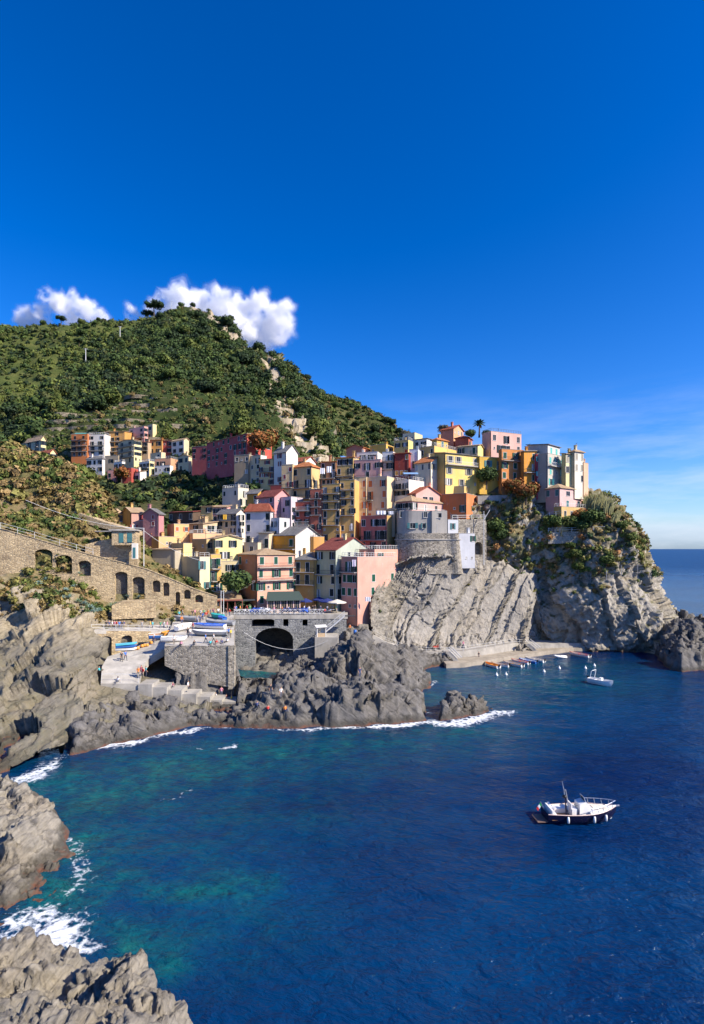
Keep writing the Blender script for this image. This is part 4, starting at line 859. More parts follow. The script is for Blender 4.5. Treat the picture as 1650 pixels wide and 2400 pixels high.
# ------------------------------------------------------------------ the houses, from the photograph: us = pixel columns of left edge, near corner, right edge
ORG = (0.52, 0.17, 0.05); OCH = (0.56, 0.29, 0.08); YEL = (0.68, 0.45, 0.14); LYE = (0.72, 0.60, 0.28); CRM = (0.70, 0.54, 0.32); WHT = (0.74, 0.68, 0.59); PNK = (0.60, 0.27, 0.22); LPK = (0.66, 0.40, 0.34)
RED = (0.40, 0.075, 0.055); CRI = (0.42, 0.07, 0.08); MAU = (0.42, 0.21, 0.22); LAV = (0.58, 0.48, 0.50); SAL = (0.62, 0.32, 0.18); GRY = (0.36, 0.335, 0.30); BRN = (0.42, 0.20, 0.10); WIN = (0.46, 0.10, 0.09)
# the far quarter under the hill, upper left
H('pale cream gabled house cut by the left edge, upper of the two there', (60, 96, 108), 1030, 1062, 232, 32, CRM, ('BB', '=dd'), ('w', 'w'), ('gR', 1.6, 'tan'), cR=LYE, a=9)
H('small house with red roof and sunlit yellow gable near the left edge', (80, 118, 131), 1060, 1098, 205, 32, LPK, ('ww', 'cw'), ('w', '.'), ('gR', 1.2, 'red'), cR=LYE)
H('tall orange house at the left end of the far row', (167, 205, 207), 1019, 1071, 262, 8, ORG, ('=ww', '=dws', '=dds', 'ooo'), (), ('flat',), trim='w', b=9)
H('tall white house between the orange and ochre far houses', (207, 245, 246), 1020, 1068, 262, 8, WHT, ('w.w', '=dd', '=dd', 'ww'), (), ('flat',), rail='w', b=9)
H('ochre house behind the cream tower in the far row', (246, 292, 294), 1011, 1070, 266, 8, OCH, ('w.w.', '=wdw.', 'wdw.', '=wdw.', 'ww..'), (), ('shL', 1.0, 'tan'), b=9)
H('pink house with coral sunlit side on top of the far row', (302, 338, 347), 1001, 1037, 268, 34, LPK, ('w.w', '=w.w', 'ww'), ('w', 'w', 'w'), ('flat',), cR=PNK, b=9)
H('slim cream tower half hidden behind the pink far house', (346, 358, 367), 996, 1024, 276, 36, CRM, ('w', '.'), ('.', '.'), ('flat',), cR=LYE)
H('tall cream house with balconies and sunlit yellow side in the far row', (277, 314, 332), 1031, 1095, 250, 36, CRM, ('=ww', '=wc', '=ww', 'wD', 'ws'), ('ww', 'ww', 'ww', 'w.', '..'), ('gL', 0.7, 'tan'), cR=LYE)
H('narrow beige house with two balconies right of the cream tower', (332, 347, 348), 1036, 1066, 256, 10, (0.50, 0.36, 0.22), ('=d', '=d', 'w'), (), ('shL', .6, 'red'))
H('ochre two-storey house in the middle of the far row', (347, 380, 381), 1031, 1064, 258, 10, OCH, ('ww', '=ww'), (), ('shL', .8, 'red'), chim=1)
H('red two-storey house next to the white end house of the far row', (380, 402, 403), 1032, 1063, 258, 10, RED, ('.w', '.w'), (), ('shL', .8, 'tan'))
H('white two-storey house at the right end of the far row', (402, 431, 443), 1030, 1062, 252, 34, WHT, ('ww', 'ww'), ('.', '.'), ('gR', .9, 'tan'), cR=CRM)
H('white villa with dark roof above the pale awning', (203, 240, 245), 1075, 1108, 238, 18, WHT, ('www', 'w.w'), ('.', '.'), ('hip', 1.2, 'grey'))
H('low rubble house below the ochre house', (246, 277, 279), 1070, 1088, 252, 10, (0.34, 0.28, 0.2), ('.w.',), (), ('flat',))
H('small white house with roof terrace above the red cottages', (267, 286, 293), 1084, 1116, 232, 32, WHT, ('ww', 'd.'), ('w', '.'), ('flat',), rail='w')
H('low salmon cottage left of the dark red cottage', (252, 270, 271), 1104, 1123, 228, 12, PNK, ('c.',), (), ('flat',))
H('dark red cottage with one small window', (283, 308, 310), 1099, 1123, 226, 12, RED, ('.s',), (), ('flat',))
H('small white cottage above the terraced garden', (311, 328, 343), 1106, 1128, 226, 36, WHT, ('w',), ('.',), ('shL', .9, 'tan'))
H('white cottage with amber gable among the stepped cottages', (326, 350, 362), 1083, 1110, 236, 34, WHT, ('=www', 'ww'), ('w', '.'), ('flat',), cR=LYE, rail='w')
H('cream upper storey with wide window among the stepped cottages', (352, 378, 388), 1062, 1082, 246, 32, CRM, ('.g', '..'), ('.', '.'), ('flat',), chim=1)
H('orange-brown cottage with white wall below it', (363, 400, 404), 1076, 1094, 240, 14, SAL, ('ww.',), ('.',), ('flat',), rail='w')
H('white garden wall house below the orange-brown cottage', (362, 398, 406), 1093, 1108, 234, 16, WHT, ('o..w',), (), ('flat',))
H('small cream house left of the dark red annex', (417, 442, 451), 1069, 1104, 226, 30, CRM, ('wo', 'D.'), ('.', '.'), ('gL', .9, 'tan'), chim=1)
H('low dark red annex beside the big crimson house', (450, 484, 486), 1048, 1090, 216, 20, WIN, ('c.w', 'c.w', '...'), (), ('flat',))
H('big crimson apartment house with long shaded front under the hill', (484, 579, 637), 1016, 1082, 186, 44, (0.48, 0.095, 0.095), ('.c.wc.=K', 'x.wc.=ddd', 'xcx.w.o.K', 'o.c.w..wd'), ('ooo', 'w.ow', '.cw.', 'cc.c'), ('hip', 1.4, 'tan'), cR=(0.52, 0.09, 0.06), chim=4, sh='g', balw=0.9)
# the middle of the village, from the left
H('weathered brick and plaster tower house with peeling front', (549, 584, 587), 1069, 1142, 172, 14, (0.36, 0.27, 0.17), ('o.o', '...', '..o', '...', 'o.s'), (), ('flat',), dirt=1.0, b=9)
H('pale cream house beside the peeling tower house', (585, 611, 625), 1070, 1148, 170, 34, CRM, ('.d', 'ow', '.o', 'oo', '..'), ('.', '.', '.', '.', '.'), ('flat',), cR=WHT, b=6)
H('yellow-cream house with dark red shutters and balcony', (608, 643, 645), 1076, 1150, 167, 14, (0.72, 0.52, 0.24), ('.w.', '=d.d', 'wwd', 'w.B', '...'), (), ('shL', .7, 'tan'), sh='r', b=8)
H('tall white house with a bright sunlit gable', (642, 671, 698), 1058, 1150, 163, 38, WHT, ('w', 'w', '.', 'w', 'c'), ('..', '..', '..', '..', '..'), ('gR', 2.2, 'grey'), sh='r')
H('lavender house with white gable end behind the red hip roof', (672, 715, 740), 1080, 1118, 172, 34, LAV, ('.ww', '...'), ('.', '.'), ('gR', 1.6, 'red'), cR=WHT)
H('narrow cream house left of the red hip-roofed house', (660, 686, 688), 1092, 1160, 159, 14, (0.68, 0.49, 0.25), ('.c', 'c.', '=.d', '..'), (), ('flat',), sh='r', b=8)
H('cream house with orange hip roof and balconies', (684, 730, 750), 1093, 1168, 157, 28, (0.66, 0.45, 0.20), ('c.c', '=d.d', '=D.d'), ('.', 'd', '.'), ('hip', 1.6, 'org'), sh='d')
H('brown-orange house with white sheets drying outside', (751, 787, 789), 1082, 1140, 160, 14, BRN, ('c.D', '=d.d', 'wDd'), (), ('shL', 1.8, 'org'), b=10)
H('ochre house with dark shutters beside the brown-orange house', (787, 828, 832), 1072, 1138, 159, 16, (0.55, 0.37, 0.13), ('oww', '=w.w', 'o.w'), (), ('shL', 1.4, 'org'), b=10)
H('small pale house standing alone at the left foot of the cream houses', (521, 558, 583), 1146, 1184, 156, 36, (0.62, 0.55, 0.42), ('c.c', '...'), ('.d', 'DD'), ('flat',), rail='w', chim=1)
H('amber house with dark sloping roof behind the mauve house', (579, 604, 612), 1158, 1196, 152, 24, (0.55, 0.30, 0.05), ('.D', 'K.'), ('.', '.'), ('shL', 1.5, 'grey'), b=9)
H('dark red low block with roof terrace below the cream houses', (634, 660, 664), 1140, 1158, 160, 20, (0.30, 0.06, 0.05), ('...',), (), ('flat',))
H('mauve pink house with dark red roof and gable', (603, 643, 680), 1163, 1200, 147, 38, (0.52, 0.27, 0.27), ('s.c', '=.d'), ('s.', '..'), ('gR', 2.0, 'dred'))
H('tall lilac-grey house behind the mauve house', (658, 682, 710), 1168, 1240, 146, 40, LAV, ('.d', 'c.', '..', 'w.'), ('.w', 'w.', 'w.', 'ww'), ('flat',), b=10)
H('yellow house at the left end of the terrace row', (471, 497, 498), 1187, 1222, 150, 14, (0.58, 0.42, 0.16), ('.w', 'w.'), (), ('shL', .7, 'tan'))
H('pink house with four shuttered windows in the terrace row', (497, 531, 540), 1189, 1224, 149, 20, (0.55, 0.28, 0.24), ('wwww', 'w..o'), ('w', '.'), ('shL', .7, 'tan'))
H('cream house with grey roof and cluttered balconies', (509, 554, 576), 1203, 1268, 143, 32, (0.64, 0.50, 0.30), ('=w.d', 'wDw', '..w', 'c..'), ('d', 'w', 'w', '.'), ('gR', 1.2, 'grey'), cR=WHT)
H('pale blue-white house with red hip roof in the middle of the village', (575, 634, 640), 1198, 1278, 139, 14, (0.60, 0.56, 0.54), ('c..c', 'c..K', 'c..w'), (), ('hip', 1.9, 'red'), sh='d', b=9)
H('pale grey annex with roof terrace right of the blue-white house', (632, 655, 679), 1218, 1285, 138, 34, (0.55, 0.55, 0.56), ('w', 'w', '.'), ('c', '.', '.'), ('flat',), rail='d', sh='d')
H('red house with white balcony between lilac and salmon houses', (693, 727, 729), 1180, 1248, 146, 12, (0.46, 0.10, 0.06), ('=..d', 'w.w', '=d.d', '...'), (), ('flat',), wh=True, b=9)
H('narrow salmon-red house with plants on its roof terrace', (727, 755, 757), 1150, 1264, 145, 12, (0.50, 0.14, 0.08), ('=.K.', '=.D.', '=.D.', '..D', 'w.w', '...'), (), ('flat',), rail='d', b=9)
H('tall ochre house with four pairs of open shutters, left of the twins', (755, 797, 799), 1138, 1268, 144, 12, (0.64, 0.38, 0.11), ('=d.w', '=w.w', '=d.d', 'D.D', '=D.D', 's..', 'd..D'), (), ('flat',), b=9)
H('tall ochre house with arched roof awning, right of the twins', (797, 831, 833), 1128, 1268, 143.5, 12, (0.64, 0.39, 0.12), ('=c.c', '=c.c', 'w.w', '=d.w', '...', 'c.o', 'o.o'), (), ('flat',), rail='d', b=9)
H('tall cream house with orange shutters, narrow left half', (831, 859, 860), 1122, 1222, 147, 12, (0.68, 0.50, 0.27), ('c.c', 'c.c', 'c.c', 'c.c'), (), ('flat',), sh='o', b=9)
H('tall cream house with orange shutters and shaded right side', (859, 907, 924), 1120, 1222, 145, 28, (0.70, 0.52, 0.31), ('c.c', 'B.c', 'D.c', '=D.c'), ('.', '.', '.', 's'), ('flat',), sh='o', trim='w')
H('salmon pink house with yellow bay and ochre right side', (846, 907, 932), 1212, 1292, 140, 30, (0.58, 0.17, 0.12), ('o.www', '=.d.dd', 'o.d.o'), ('.', '.', '.'), ('flat',), cR=(0.52, 0.33, 0.12), sh='d')
# hillside cottages at the left
H('small yellow cottage with pale roof at the foot of the brown slope', (250, 270, 287), 1203, 1228, 142, 40, (0.62, 0.42, 0.12), ('.',), ('.w',), ('hip', 1.2, 'tan'), cR=(0.70, 0.48, 0.12))
H('ochre cottage with tan roof left of the mauve gabled cottage', (286, 308, 338), 1200, 1250, 139, 48, (0.58, 0.36, 0.12), ('.', '.'), ('.c', '=d.'), ('gL', 1.3, 'tan'), cR=(0.50, 0.28, 0.22), sh='r')
H('mauve gabled cottage with dark roof', (335, 372, 384), 1204, 1252, 137, 22, (0.44, 0.20, 0.20), ('..c.', '..w.', '....'), (), ('gL', 1.3, 'grey'), sh='r', b=8)
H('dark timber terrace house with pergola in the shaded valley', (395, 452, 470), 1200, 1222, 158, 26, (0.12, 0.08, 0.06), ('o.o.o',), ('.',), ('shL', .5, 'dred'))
H('beige annex with veranda windows behind the tan house', (520, 545, 560), 1268, 1300, 136, 40, (0.52, 0.44, 0.30), ('w.',), ('.',), ('flat',), rail='w')
H('low cream block between blue-white and amber houses', (572, 604, 612), 1276, 1302, 134, 24, (0.60, 0.50, 0.34), ('.o.',), ('.',), ('flat',), rail='d')
H('rust-red low block behind the dark red roof', (700, 735, 760), 1262, 1290, 138, 30, (0.50, 0.26, 0.08), ('...',), ('.',), ('flat',), rail='d')
H('small cream house between salmon house and grey bastion house', (905, 925, 934), 1195, 1222, 142, 30, (0.50, 0.40, 0.28), ('w.',), ('.',), ('shL', .6, 'grey'))
# harbour front
H('amber house with slate roof and blank pale gable wall', (628, 692, 748), 1254, 1320, 134, 36, (0.66, 0.30, 0.02), ('=c..c', '=c..D'), (), ('gR', 2.2, 'grey'), cR=(0.62, 0.58, 0.53), sh='g')
H('cream annex with grey roof at the left of the amber house', (606, 630, 632), 1250, 1285, 136, 12, (0.60, 0.48, 0.32), ('=.D',), (), ('shL', .9, 'grey'))
H('ochre annex with slate pyramid roof and long balconies', (691, 739, 741), 1312, 1400, 131, 10, (0.52, 0.31, 0.09), ('=D.D.', '=D.D.', '....'), (), ('hip', 1.6, 'grey'), b=8, sh='d')
H('pale green house with dark red tiled roof and wide gable', (739, 787, 867), 1289, 1405, 128.5, 36, (0.56, 0.48, 0.26), ('c.c', '=D.D', 'c.c', 'p.w'), ('.c..', '=.D..', 'cwo.', '=d.d.'), ('gR', 2.9, 'dred'), cR=(0.42, 0.46, 0.38), sh='d')
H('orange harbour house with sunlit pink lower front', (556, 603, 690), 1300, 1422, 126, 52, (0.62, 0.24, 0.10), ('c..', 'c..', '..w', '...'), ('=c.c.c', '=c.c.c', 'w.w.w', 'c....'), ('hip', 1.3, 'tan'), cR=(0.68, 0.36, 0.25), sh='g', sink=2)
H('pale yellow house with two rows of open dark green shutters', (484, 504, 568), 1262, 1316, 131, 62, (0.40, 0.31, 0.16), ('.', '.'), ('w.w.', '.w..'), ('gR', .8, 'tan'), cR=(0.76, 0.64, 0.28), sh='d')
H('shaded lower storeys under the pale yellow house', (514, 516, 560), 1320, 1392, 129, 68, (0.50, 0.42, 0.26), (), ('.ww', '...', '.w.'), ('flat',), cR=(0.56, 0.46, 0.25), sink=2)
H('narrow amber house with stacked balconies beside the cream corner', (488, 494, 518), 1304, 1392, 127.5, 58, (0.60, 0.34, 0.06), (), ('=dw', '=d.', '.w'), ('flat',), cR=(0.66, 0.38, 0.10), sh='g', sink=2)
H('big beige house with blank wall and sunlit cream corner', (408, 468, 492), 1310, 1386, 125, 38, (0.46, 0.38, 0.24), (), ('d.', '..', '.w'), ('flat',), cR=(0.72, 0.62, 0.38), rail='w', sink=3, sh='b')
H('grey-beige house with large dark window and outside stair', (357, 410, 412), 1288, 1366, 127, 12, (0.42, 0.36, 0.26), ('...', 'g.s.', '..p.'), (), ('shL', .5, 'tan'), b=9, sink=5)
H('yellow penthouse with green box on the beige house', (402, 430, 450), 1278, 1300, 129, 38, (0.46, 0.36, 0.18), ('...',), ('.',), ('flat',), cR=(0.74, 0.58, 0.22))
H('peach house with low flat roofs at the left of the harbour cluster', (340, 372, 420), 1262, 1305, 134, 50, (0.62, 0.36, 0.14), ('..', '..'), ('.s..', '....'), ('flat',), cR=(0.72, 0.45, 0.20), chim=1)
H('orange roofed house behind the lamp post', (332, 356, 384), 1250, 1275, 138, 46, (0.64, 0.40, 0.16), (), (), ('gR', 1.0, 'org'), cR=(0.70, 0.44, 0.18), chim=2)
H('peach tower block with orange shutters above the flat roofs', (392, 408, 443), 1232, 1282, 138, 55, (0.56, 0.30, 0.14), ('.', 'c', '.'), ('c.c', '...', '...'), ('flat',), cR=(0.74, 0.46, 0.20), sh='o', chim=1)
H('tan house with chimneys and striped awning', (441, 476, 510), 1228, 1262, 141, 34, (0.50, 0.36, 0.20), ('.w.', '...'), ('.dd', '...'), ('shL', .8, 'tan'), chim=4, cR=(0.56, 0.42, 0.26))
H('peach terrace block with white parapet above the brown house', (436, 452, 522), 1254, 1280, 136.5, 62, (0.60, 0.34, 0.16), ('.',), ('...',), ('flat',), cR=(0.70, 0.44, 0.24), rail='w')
H('brown flat-roofed house with air conditioner on top', (450, 484, 506), 1268, 1312, 132, 34, (0.46, 0.29, 0.13), ('.s', '..'), ('w', '.'), ('flat',), cR=(0.60, 0.42, 0.18))
H('pink harbour house with green shutters standing on the rock', (800, 838, 930), 1310, 1436, 125.5, 42, (0.58, 0.27, 0.20), ('=.dd', 'ccc', 'ccc', '.s.'), ('....', '.c.w', '.w.c', '.p..'), ('flat',), cR=(0.62, 0.32, 0.245), sh='g', trim='w', rail='w', b=15, sink=3)
H('pink upper block set back on the harbour house', (842, 878, 955), 1292, 1345, 131, 42, (0.58, 0.28, 0.20), ('...', '...'), ('w..', '..c'), ('flat',), cR=(0.60, 0.31, 0.22), rail='w', sh='g')
# around the bastion
H('white house with blue awning terrace above the pink gable', (925, 958, 1020), 1128, 1182, 146, 44, WHT, ('=dd', 'www', '...'), ('.....', '.....', '.....'), ('flat',), rail='w', trim='w', sh='d')
H('pink house with triangular gable windows', (958, 975, 1031), 1156, 1182, 143.5, 58, (0.60, 0.28, 0.22), ('.',), ('.gg.',), ('gR', 2.0, 'red'), cR=(0.64, 0.36, 0.30))
H('pink house with tan tiled roof and terrace above the grey house', (929, 965, 1040), 1174, 1200, 140, 48, (0.60, 0.28, 0.24), ('=www',), ('=w.p.p.',), ('hip', 1.7, 'tan'), cR=(0.66, 0.38, 0.33), wh=True)
H('orange house with dark green shutters above the rubble wall', (1035, 1093, 1121), 1160, 1220, 145, 30, (0.50, 0.15, 0.05), ('...', '..d', '.g.'), ('.', 'w', 'w'), ('flat',), cR=(0.58, 0.20, 0.07), sh='g')
H('blank yellow terrace wall behind the orange house', (1030, 1088, 1117), 1143, 1168, 149, 30, (0.62, 0.46, 0.20), (), (), ('flat',), cR=(0.66, 0.46, 0.16))
H('narrow blue-white house beside the grey house', (1044, 1050, 1074), 1222, 1270, 137.5, 62, (0.56, 0.57, 0.60), (), ('.w.', 's..'), ('flat',), cR=(0.50, 0.52, 0.56), sh='b', sink=2)
H('tall windowless white block with small shutter on the rubble wall', (1070, 1076, 1113), 1252, 1318, 137, 66, (0.58, 0.60, 0.64), (), ('..c', '...', '..s'), ('flat',), cR=(0.47, 0.48, 0.51), sh='g', sink=1.5, par=.2)
# upper right: along the crest
H('rose house behind a white roof terrace in the upper village', (830, 892, 897), 1080, 1122, 157, 14, (0.56, 0.30, 0.26), ('w.d.w', '=..c..'), (), ('flat',), rail='w', trim='w', b=8)
H('white terrace storey above the rose house', (836, 885, 897), 1062, 1082, 163, 22, WHT, ('.w.ww',), ('.',), ('flat',))
H('far coral house with low gable at the left of the crest', (812, 850, 868), 1048, 1082, 176, 32, (0.56, 0.22, 0.14), ('.s.', '...'), ('.', '.'), ('gL', 1.0, 'org'))
H('mustard upper storeys between coral and cream crest houses', (868, 905, 925), 1044, 1080, 174, 30, (0.68, 0.40, 0.08), ('s..', '...'), ('w', '.'), ('flat',))
H('white house with glazed terrace right of the rose house', (896, 922, 927), 1062, 1118, 158, 18, WHT, ('=.d', '=dd', '..'), (), ('flat',))
H('dark wine-red house with amber shutters', (925, 958, 961), 1062, 1118, 156, 14, (0.28, 0.045, 0.03), ('..c', '...', 'ccc'), (), ('shL', .5, 'red'), sh='y', b=8)
H('pale blue-white narrow house right of the wine-red house', (959, 980, 987), 1056, 1118, 158, 22, (0.62, 0.66, 0.66), ('..', '.d', '..'), ('.', '.', '.'), ('flat',), b=7)
H('yellow crest house with dark shutters and cream canopy', (923, 957, 968), 1034, 1066, 172, 28, (0.64, 0.46, 0.16), ('ww', '..'), ('.', '.'), ('flat',), cR=(0.72, 0.60, 0.2), rail='w')
H('cream stepped terraces with open frames on the crest', (944, 972, 990), 1017, 1048, 178, 34, (0.70, 0.62, 0.42), ('o.', '..'), ('..', '..'), ('flat',), cR=(0.74, 0.62, 0.30))
H('low white house below the crest garden', (968, 1000, 1030), 1028, 1052, 176, 34, (0.62, 0.60, 0.56), ('w.w',), ('.',), ('shL', .7, 'grey'))
H('ochre house with arched green window and balustrade', (985, 1018, 1070), 1048, 1082, 163, 44, (0.50, 0.34, 0.12), ('D.c', '...'), ('.....', '.....'), ('flat',), cR=(0.70, 0.48, 0.14), rail='w')
H('ochre attic with arched window on the balustraded house', (1012, 1024, 1050), 1030, 1050, 165, 52, (0.52, 0.36, 0.12), (), ('.c.',), ('hip', .7, 'org'), cR=(0.68, 0.42, 0.10), sh='b')
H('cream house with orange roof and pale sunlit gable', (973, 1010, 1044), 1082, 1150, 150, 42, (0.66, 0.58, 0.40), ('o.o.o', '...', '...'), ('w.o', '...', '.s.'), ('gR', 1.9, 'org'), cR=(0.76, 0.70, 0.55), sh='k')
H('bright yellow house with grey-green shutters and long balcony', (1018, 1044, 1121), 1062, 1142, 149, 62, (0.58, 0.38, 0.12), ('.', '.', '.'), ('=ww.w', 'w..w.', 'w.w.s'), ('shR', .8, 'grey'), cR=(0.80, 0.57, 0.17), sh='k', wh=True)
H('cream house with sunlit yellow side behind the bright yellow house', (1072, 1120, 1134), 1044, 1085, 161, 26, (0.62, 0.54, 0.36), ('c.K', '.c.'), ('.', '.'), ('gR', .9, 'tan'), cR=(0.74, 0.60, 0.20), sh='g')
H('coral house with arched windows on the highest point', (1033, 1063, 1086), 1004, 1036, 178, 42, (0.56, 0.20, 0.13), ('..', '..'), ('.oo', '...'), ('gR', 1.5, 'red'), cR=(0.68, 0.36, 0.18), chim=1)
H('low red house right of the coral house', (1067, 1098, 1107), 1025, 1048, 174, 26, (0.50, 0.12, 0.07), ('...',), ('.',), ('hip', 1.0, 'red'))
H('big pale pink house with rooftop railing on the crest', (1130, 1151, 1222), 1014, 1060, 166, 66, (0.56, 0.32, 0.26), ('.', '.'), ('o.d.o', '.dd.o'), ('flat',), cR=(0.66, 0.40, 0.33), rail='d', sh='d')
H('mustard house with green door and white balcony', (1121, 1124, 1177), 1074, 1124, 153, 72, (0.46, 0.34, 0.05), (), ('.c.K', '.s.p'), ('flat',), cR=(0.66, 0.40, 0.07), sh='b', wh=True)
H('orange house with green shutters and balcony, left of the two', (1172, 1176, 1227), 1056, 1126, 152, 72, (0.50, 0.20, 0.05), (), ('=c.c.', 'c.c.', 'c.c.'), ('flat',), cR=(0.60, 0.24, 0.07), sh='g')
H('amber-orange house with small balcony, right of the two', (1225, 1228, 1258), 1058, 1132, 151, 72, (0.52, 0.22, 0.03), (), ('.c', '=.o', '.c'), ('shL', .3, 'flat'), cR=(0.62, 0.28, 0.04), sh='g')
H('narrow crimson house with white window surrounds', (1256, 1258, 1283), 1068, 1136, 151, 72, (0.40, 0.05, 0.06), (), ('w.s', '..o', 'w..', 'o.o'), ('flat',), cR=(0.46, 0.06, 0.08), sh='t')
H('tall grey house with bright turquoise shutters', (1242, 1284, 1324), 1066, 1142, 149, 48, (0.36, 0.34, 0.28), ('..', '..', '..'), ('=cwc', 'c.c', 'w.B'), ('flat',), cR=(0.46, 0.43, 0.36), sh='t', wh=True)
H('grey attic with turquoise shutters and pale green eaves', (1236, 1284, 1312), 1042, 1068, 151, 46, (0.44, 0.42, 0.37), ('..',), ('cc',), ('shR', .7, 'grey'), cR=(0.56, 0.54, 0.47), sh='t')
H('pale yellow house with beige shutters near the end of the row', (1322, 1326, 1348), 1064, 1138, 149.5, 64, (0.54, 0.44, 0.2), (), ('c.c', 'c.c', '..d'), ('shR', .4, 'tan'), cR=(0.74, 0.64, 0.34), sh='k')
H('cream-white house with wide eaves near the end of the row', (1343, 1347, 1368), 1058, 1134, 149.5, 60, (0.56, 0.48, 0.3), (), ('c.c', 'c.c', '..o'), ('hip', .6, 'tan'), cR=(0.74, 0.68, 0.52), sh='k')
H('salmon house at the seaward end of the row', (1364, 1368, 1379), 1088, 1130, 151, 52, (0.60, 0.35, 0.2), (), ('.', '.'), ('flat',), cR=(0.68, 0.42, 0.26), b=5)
H('pink house with dark shutters on the headland below the row', (1279, 1312, 1375), 1143, 1192, 146, 54, (0.56, 0.30, 0.28), ('c.c', '...'), ('.g.cc', '.c.cw'), ('hip', 1.2, 'tan'), cR=(0.66, 0.42, 0.38), sh='b', sink=6)
H('ochre ground floor with green doors below the pink headland house', (1298, 1316, 1378), 1191, 1212, 144, 58, (0.44, 0.30, 0.10), (), ('pp.p',), ('flat',), cR=(0.56, 0.38, 0.15), rail='w', sink=5)
# rounded grey house on the bastion
def grey_round():
    D = 137.0; root = empty('house', P(985, 1254, D + 6), 0.0, label='grey rendered house with a rounded corner on the rubble bastion', cat='house', group='houses of the village')
    m = mat_wall((0.36, 0.335, 0.295), 0.6); ox, oy, oz = root.location
    zt, zb = Zof(1198, D), Zof(1252, D)
    xl, xm, xr = (931 - UC) / F * (D + 3), (1009 - UC) / F * D, (1047 - UC) / F * (D + 1)
    pts = [(xl, D + 12), (xl, D + 3.5)] + [((xl + 3.6) - 3.6 * math.cos(k), D + 3.5 - 3.3 * math.sin(k)) for k in np.linspace(0.2, 1.5, 7)] + [(xm, D), (xm + 0.3, D - 0.5), (xr, D + 0.3), (xr, D + 12)]
    b = MB(); n = len(pts)
    for (x0, y0), (x1, y1) in zip(pts, pts[1:] + pts[:1]): b.quad((x0 - ox, y0 - oy, zb - oz - 0.5), (x1 - ox, y1 - oy, zb - oz - 0.5), (x1 - ox, y1 - oy, zt - oz), (x0 - ox, y0 - oy, zt - oz))
    b.build('wall', m, root)
    r = MB(); r.add([(x - ox, y - oy, zt - oz + dz) for dz in (-0.05, 0.12) for x, y in pts], [tuple(range(n))[::-1], tuple(range(n, 2 * n))] + [(i, (i + 1) % n, n + (i + 1) % n, n + i) for i in range(n)]); ro = r.build('roof', M_slabb, root)
    for u, v, Dw, w, h, md, c in ((942, 1205, D + 1.2, 1.0, 1.6, 'o', 'd'), (997, 1206, D, 0.9, 1.4, 'o', 'b'), (1028, 1208, D - 0.2, 1.5, 1.2, 'o', 'd'), (967, 1232, D, 1.3, 1.4, 'w', 'b'), (993, 1232, D, 0.7, 1.3, 'w', 'b'), (1020, 1236, D - 0.2, 0.9, 1.9, 'o', 'd')):
        x, y, z = P(u, v, Dw); add_window(root, x - ox, y - oy - 0.03, z - oz - h / 2, 0.0, w, h, md, c, False)
grey_round()
# ------------------------------------------------------------------ masonry walls with arched openings
def plane_wall(name, A, B, top, bot, arches, mat, thick=1.0, rec=0.9, back=None, parent=None, cap=None, **tags):
    """upright wall on the vertical plane through plan points A, B (u, D); outline and arches in pixels"""
    ax, ay = plan(*A); bx, by = plan(*B); L = math.hypot(bx - ax, by - ay); dx, dy = (bx - ax) / L, (by - ay) / L
    nx, ny = dy, -dx
    if nx * -ax + ny * -ay < 0: nx, ny = -nx, -ny
    def sz(u, v):
        k = (u - UC) / F; s = (k * ay - ax) / (dx - k * dy); D = ay + dy * s; return (s, Zof(v, D))
    def w3(s, z, d=0.0): return (ax + dx * s - nx * d, ay + dy * s - ny * d, z)
    tp = [sz(*q) for q in top]; bt = [sz(*q) for q in bot]; outer = tp + bt[::-1]; holes = []
    for uL, uR, vc, vs, vb in arches:
        (s0, zs), (s1, _), (_, zc), (_, zb) = sz(uL, vs), sz(uR, vs), sz((uL + uR) / 2, vc), sz((uL + uR) / 2, vb)
        c, r = (s0 + s1) / 2, (s1 - s0) / 2
        holes.append([(s0, zb), (s1, zb), (s1, zs)] + [(c + r * math.cos(a), zs + (zc - zs) * math.sin(a)) for a in np.linspace(0, math.pi, 11)[1:-1]] + [(s0, zs)])
    polys = [[Vector((s, z, 0)) for s, z in q] for q in [outer] + holes]
    tris = tessellate_polygon(polys); flat = [p for q in polys for p in q]
    b = MB(); b.add([w3(p.x, p.y) for p in flat], [tuple(t) for t in tris])
    for h in holes:
        for (s0, z0), (s1, z1) in zip(h, h[1:] + h[:1]): b.quad(w3(s0, z0), w3(s1, z1), w3(s1, z1, rec), w3(s0, z0, rec))
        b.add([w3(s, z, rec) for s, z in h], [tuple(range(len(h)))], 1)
    for (s0, z0), (s1, z1) in zip(outer, outer[1:] + outer[:1]): b.quad(w3(s0, z0), w3(s1, z1), w3(s1, z1, thick), w3(s0, z0, thick))
    o = b.build(name, [mat, back or mat], parent, **tags)
    if cap:
        cb = MB()
        for (s0, z0), (s1, z1) in zip(tp, tp[1:]): cb.bar(w3(s0, z0 + 0.08, 0.2), w3(s1, z1 + 0.08, 0.2), 0.6, 0.16)
        cb.build('coping', cap, o)
    for h in holes:                                   # ring of voussoirs, each a stone
        pts = h[2:]; 
        for (s0, z0), (s1, z1) in zip(pts, pts[1:]):
            cs, cz = sum(p[0] for p in pts) / len(pts), min(p[1] for p in pts)
            vb = MB(); e = 0.34
            def outp(s, z): d = math.hypot(s - cs, z - cz) or 1; return (s + (s - cs) / d * e, z + (z - cz) / d * e)
            q = [(s0, z0), (s1, z1), outp(s1, z1), outp(s0, z0)]
            vb.add([w3(*p, -0.06) for p in q] + [w3(*p, 0.1) for p in q], [(0, 1, 2, 3), (0, 4, 5, 1), (1, 5, 6, 2), (2, 6, 7, 3), (3, 7, 4, 0)])
            vb.build('voussoir', mat, o)
    return o, w3, sz
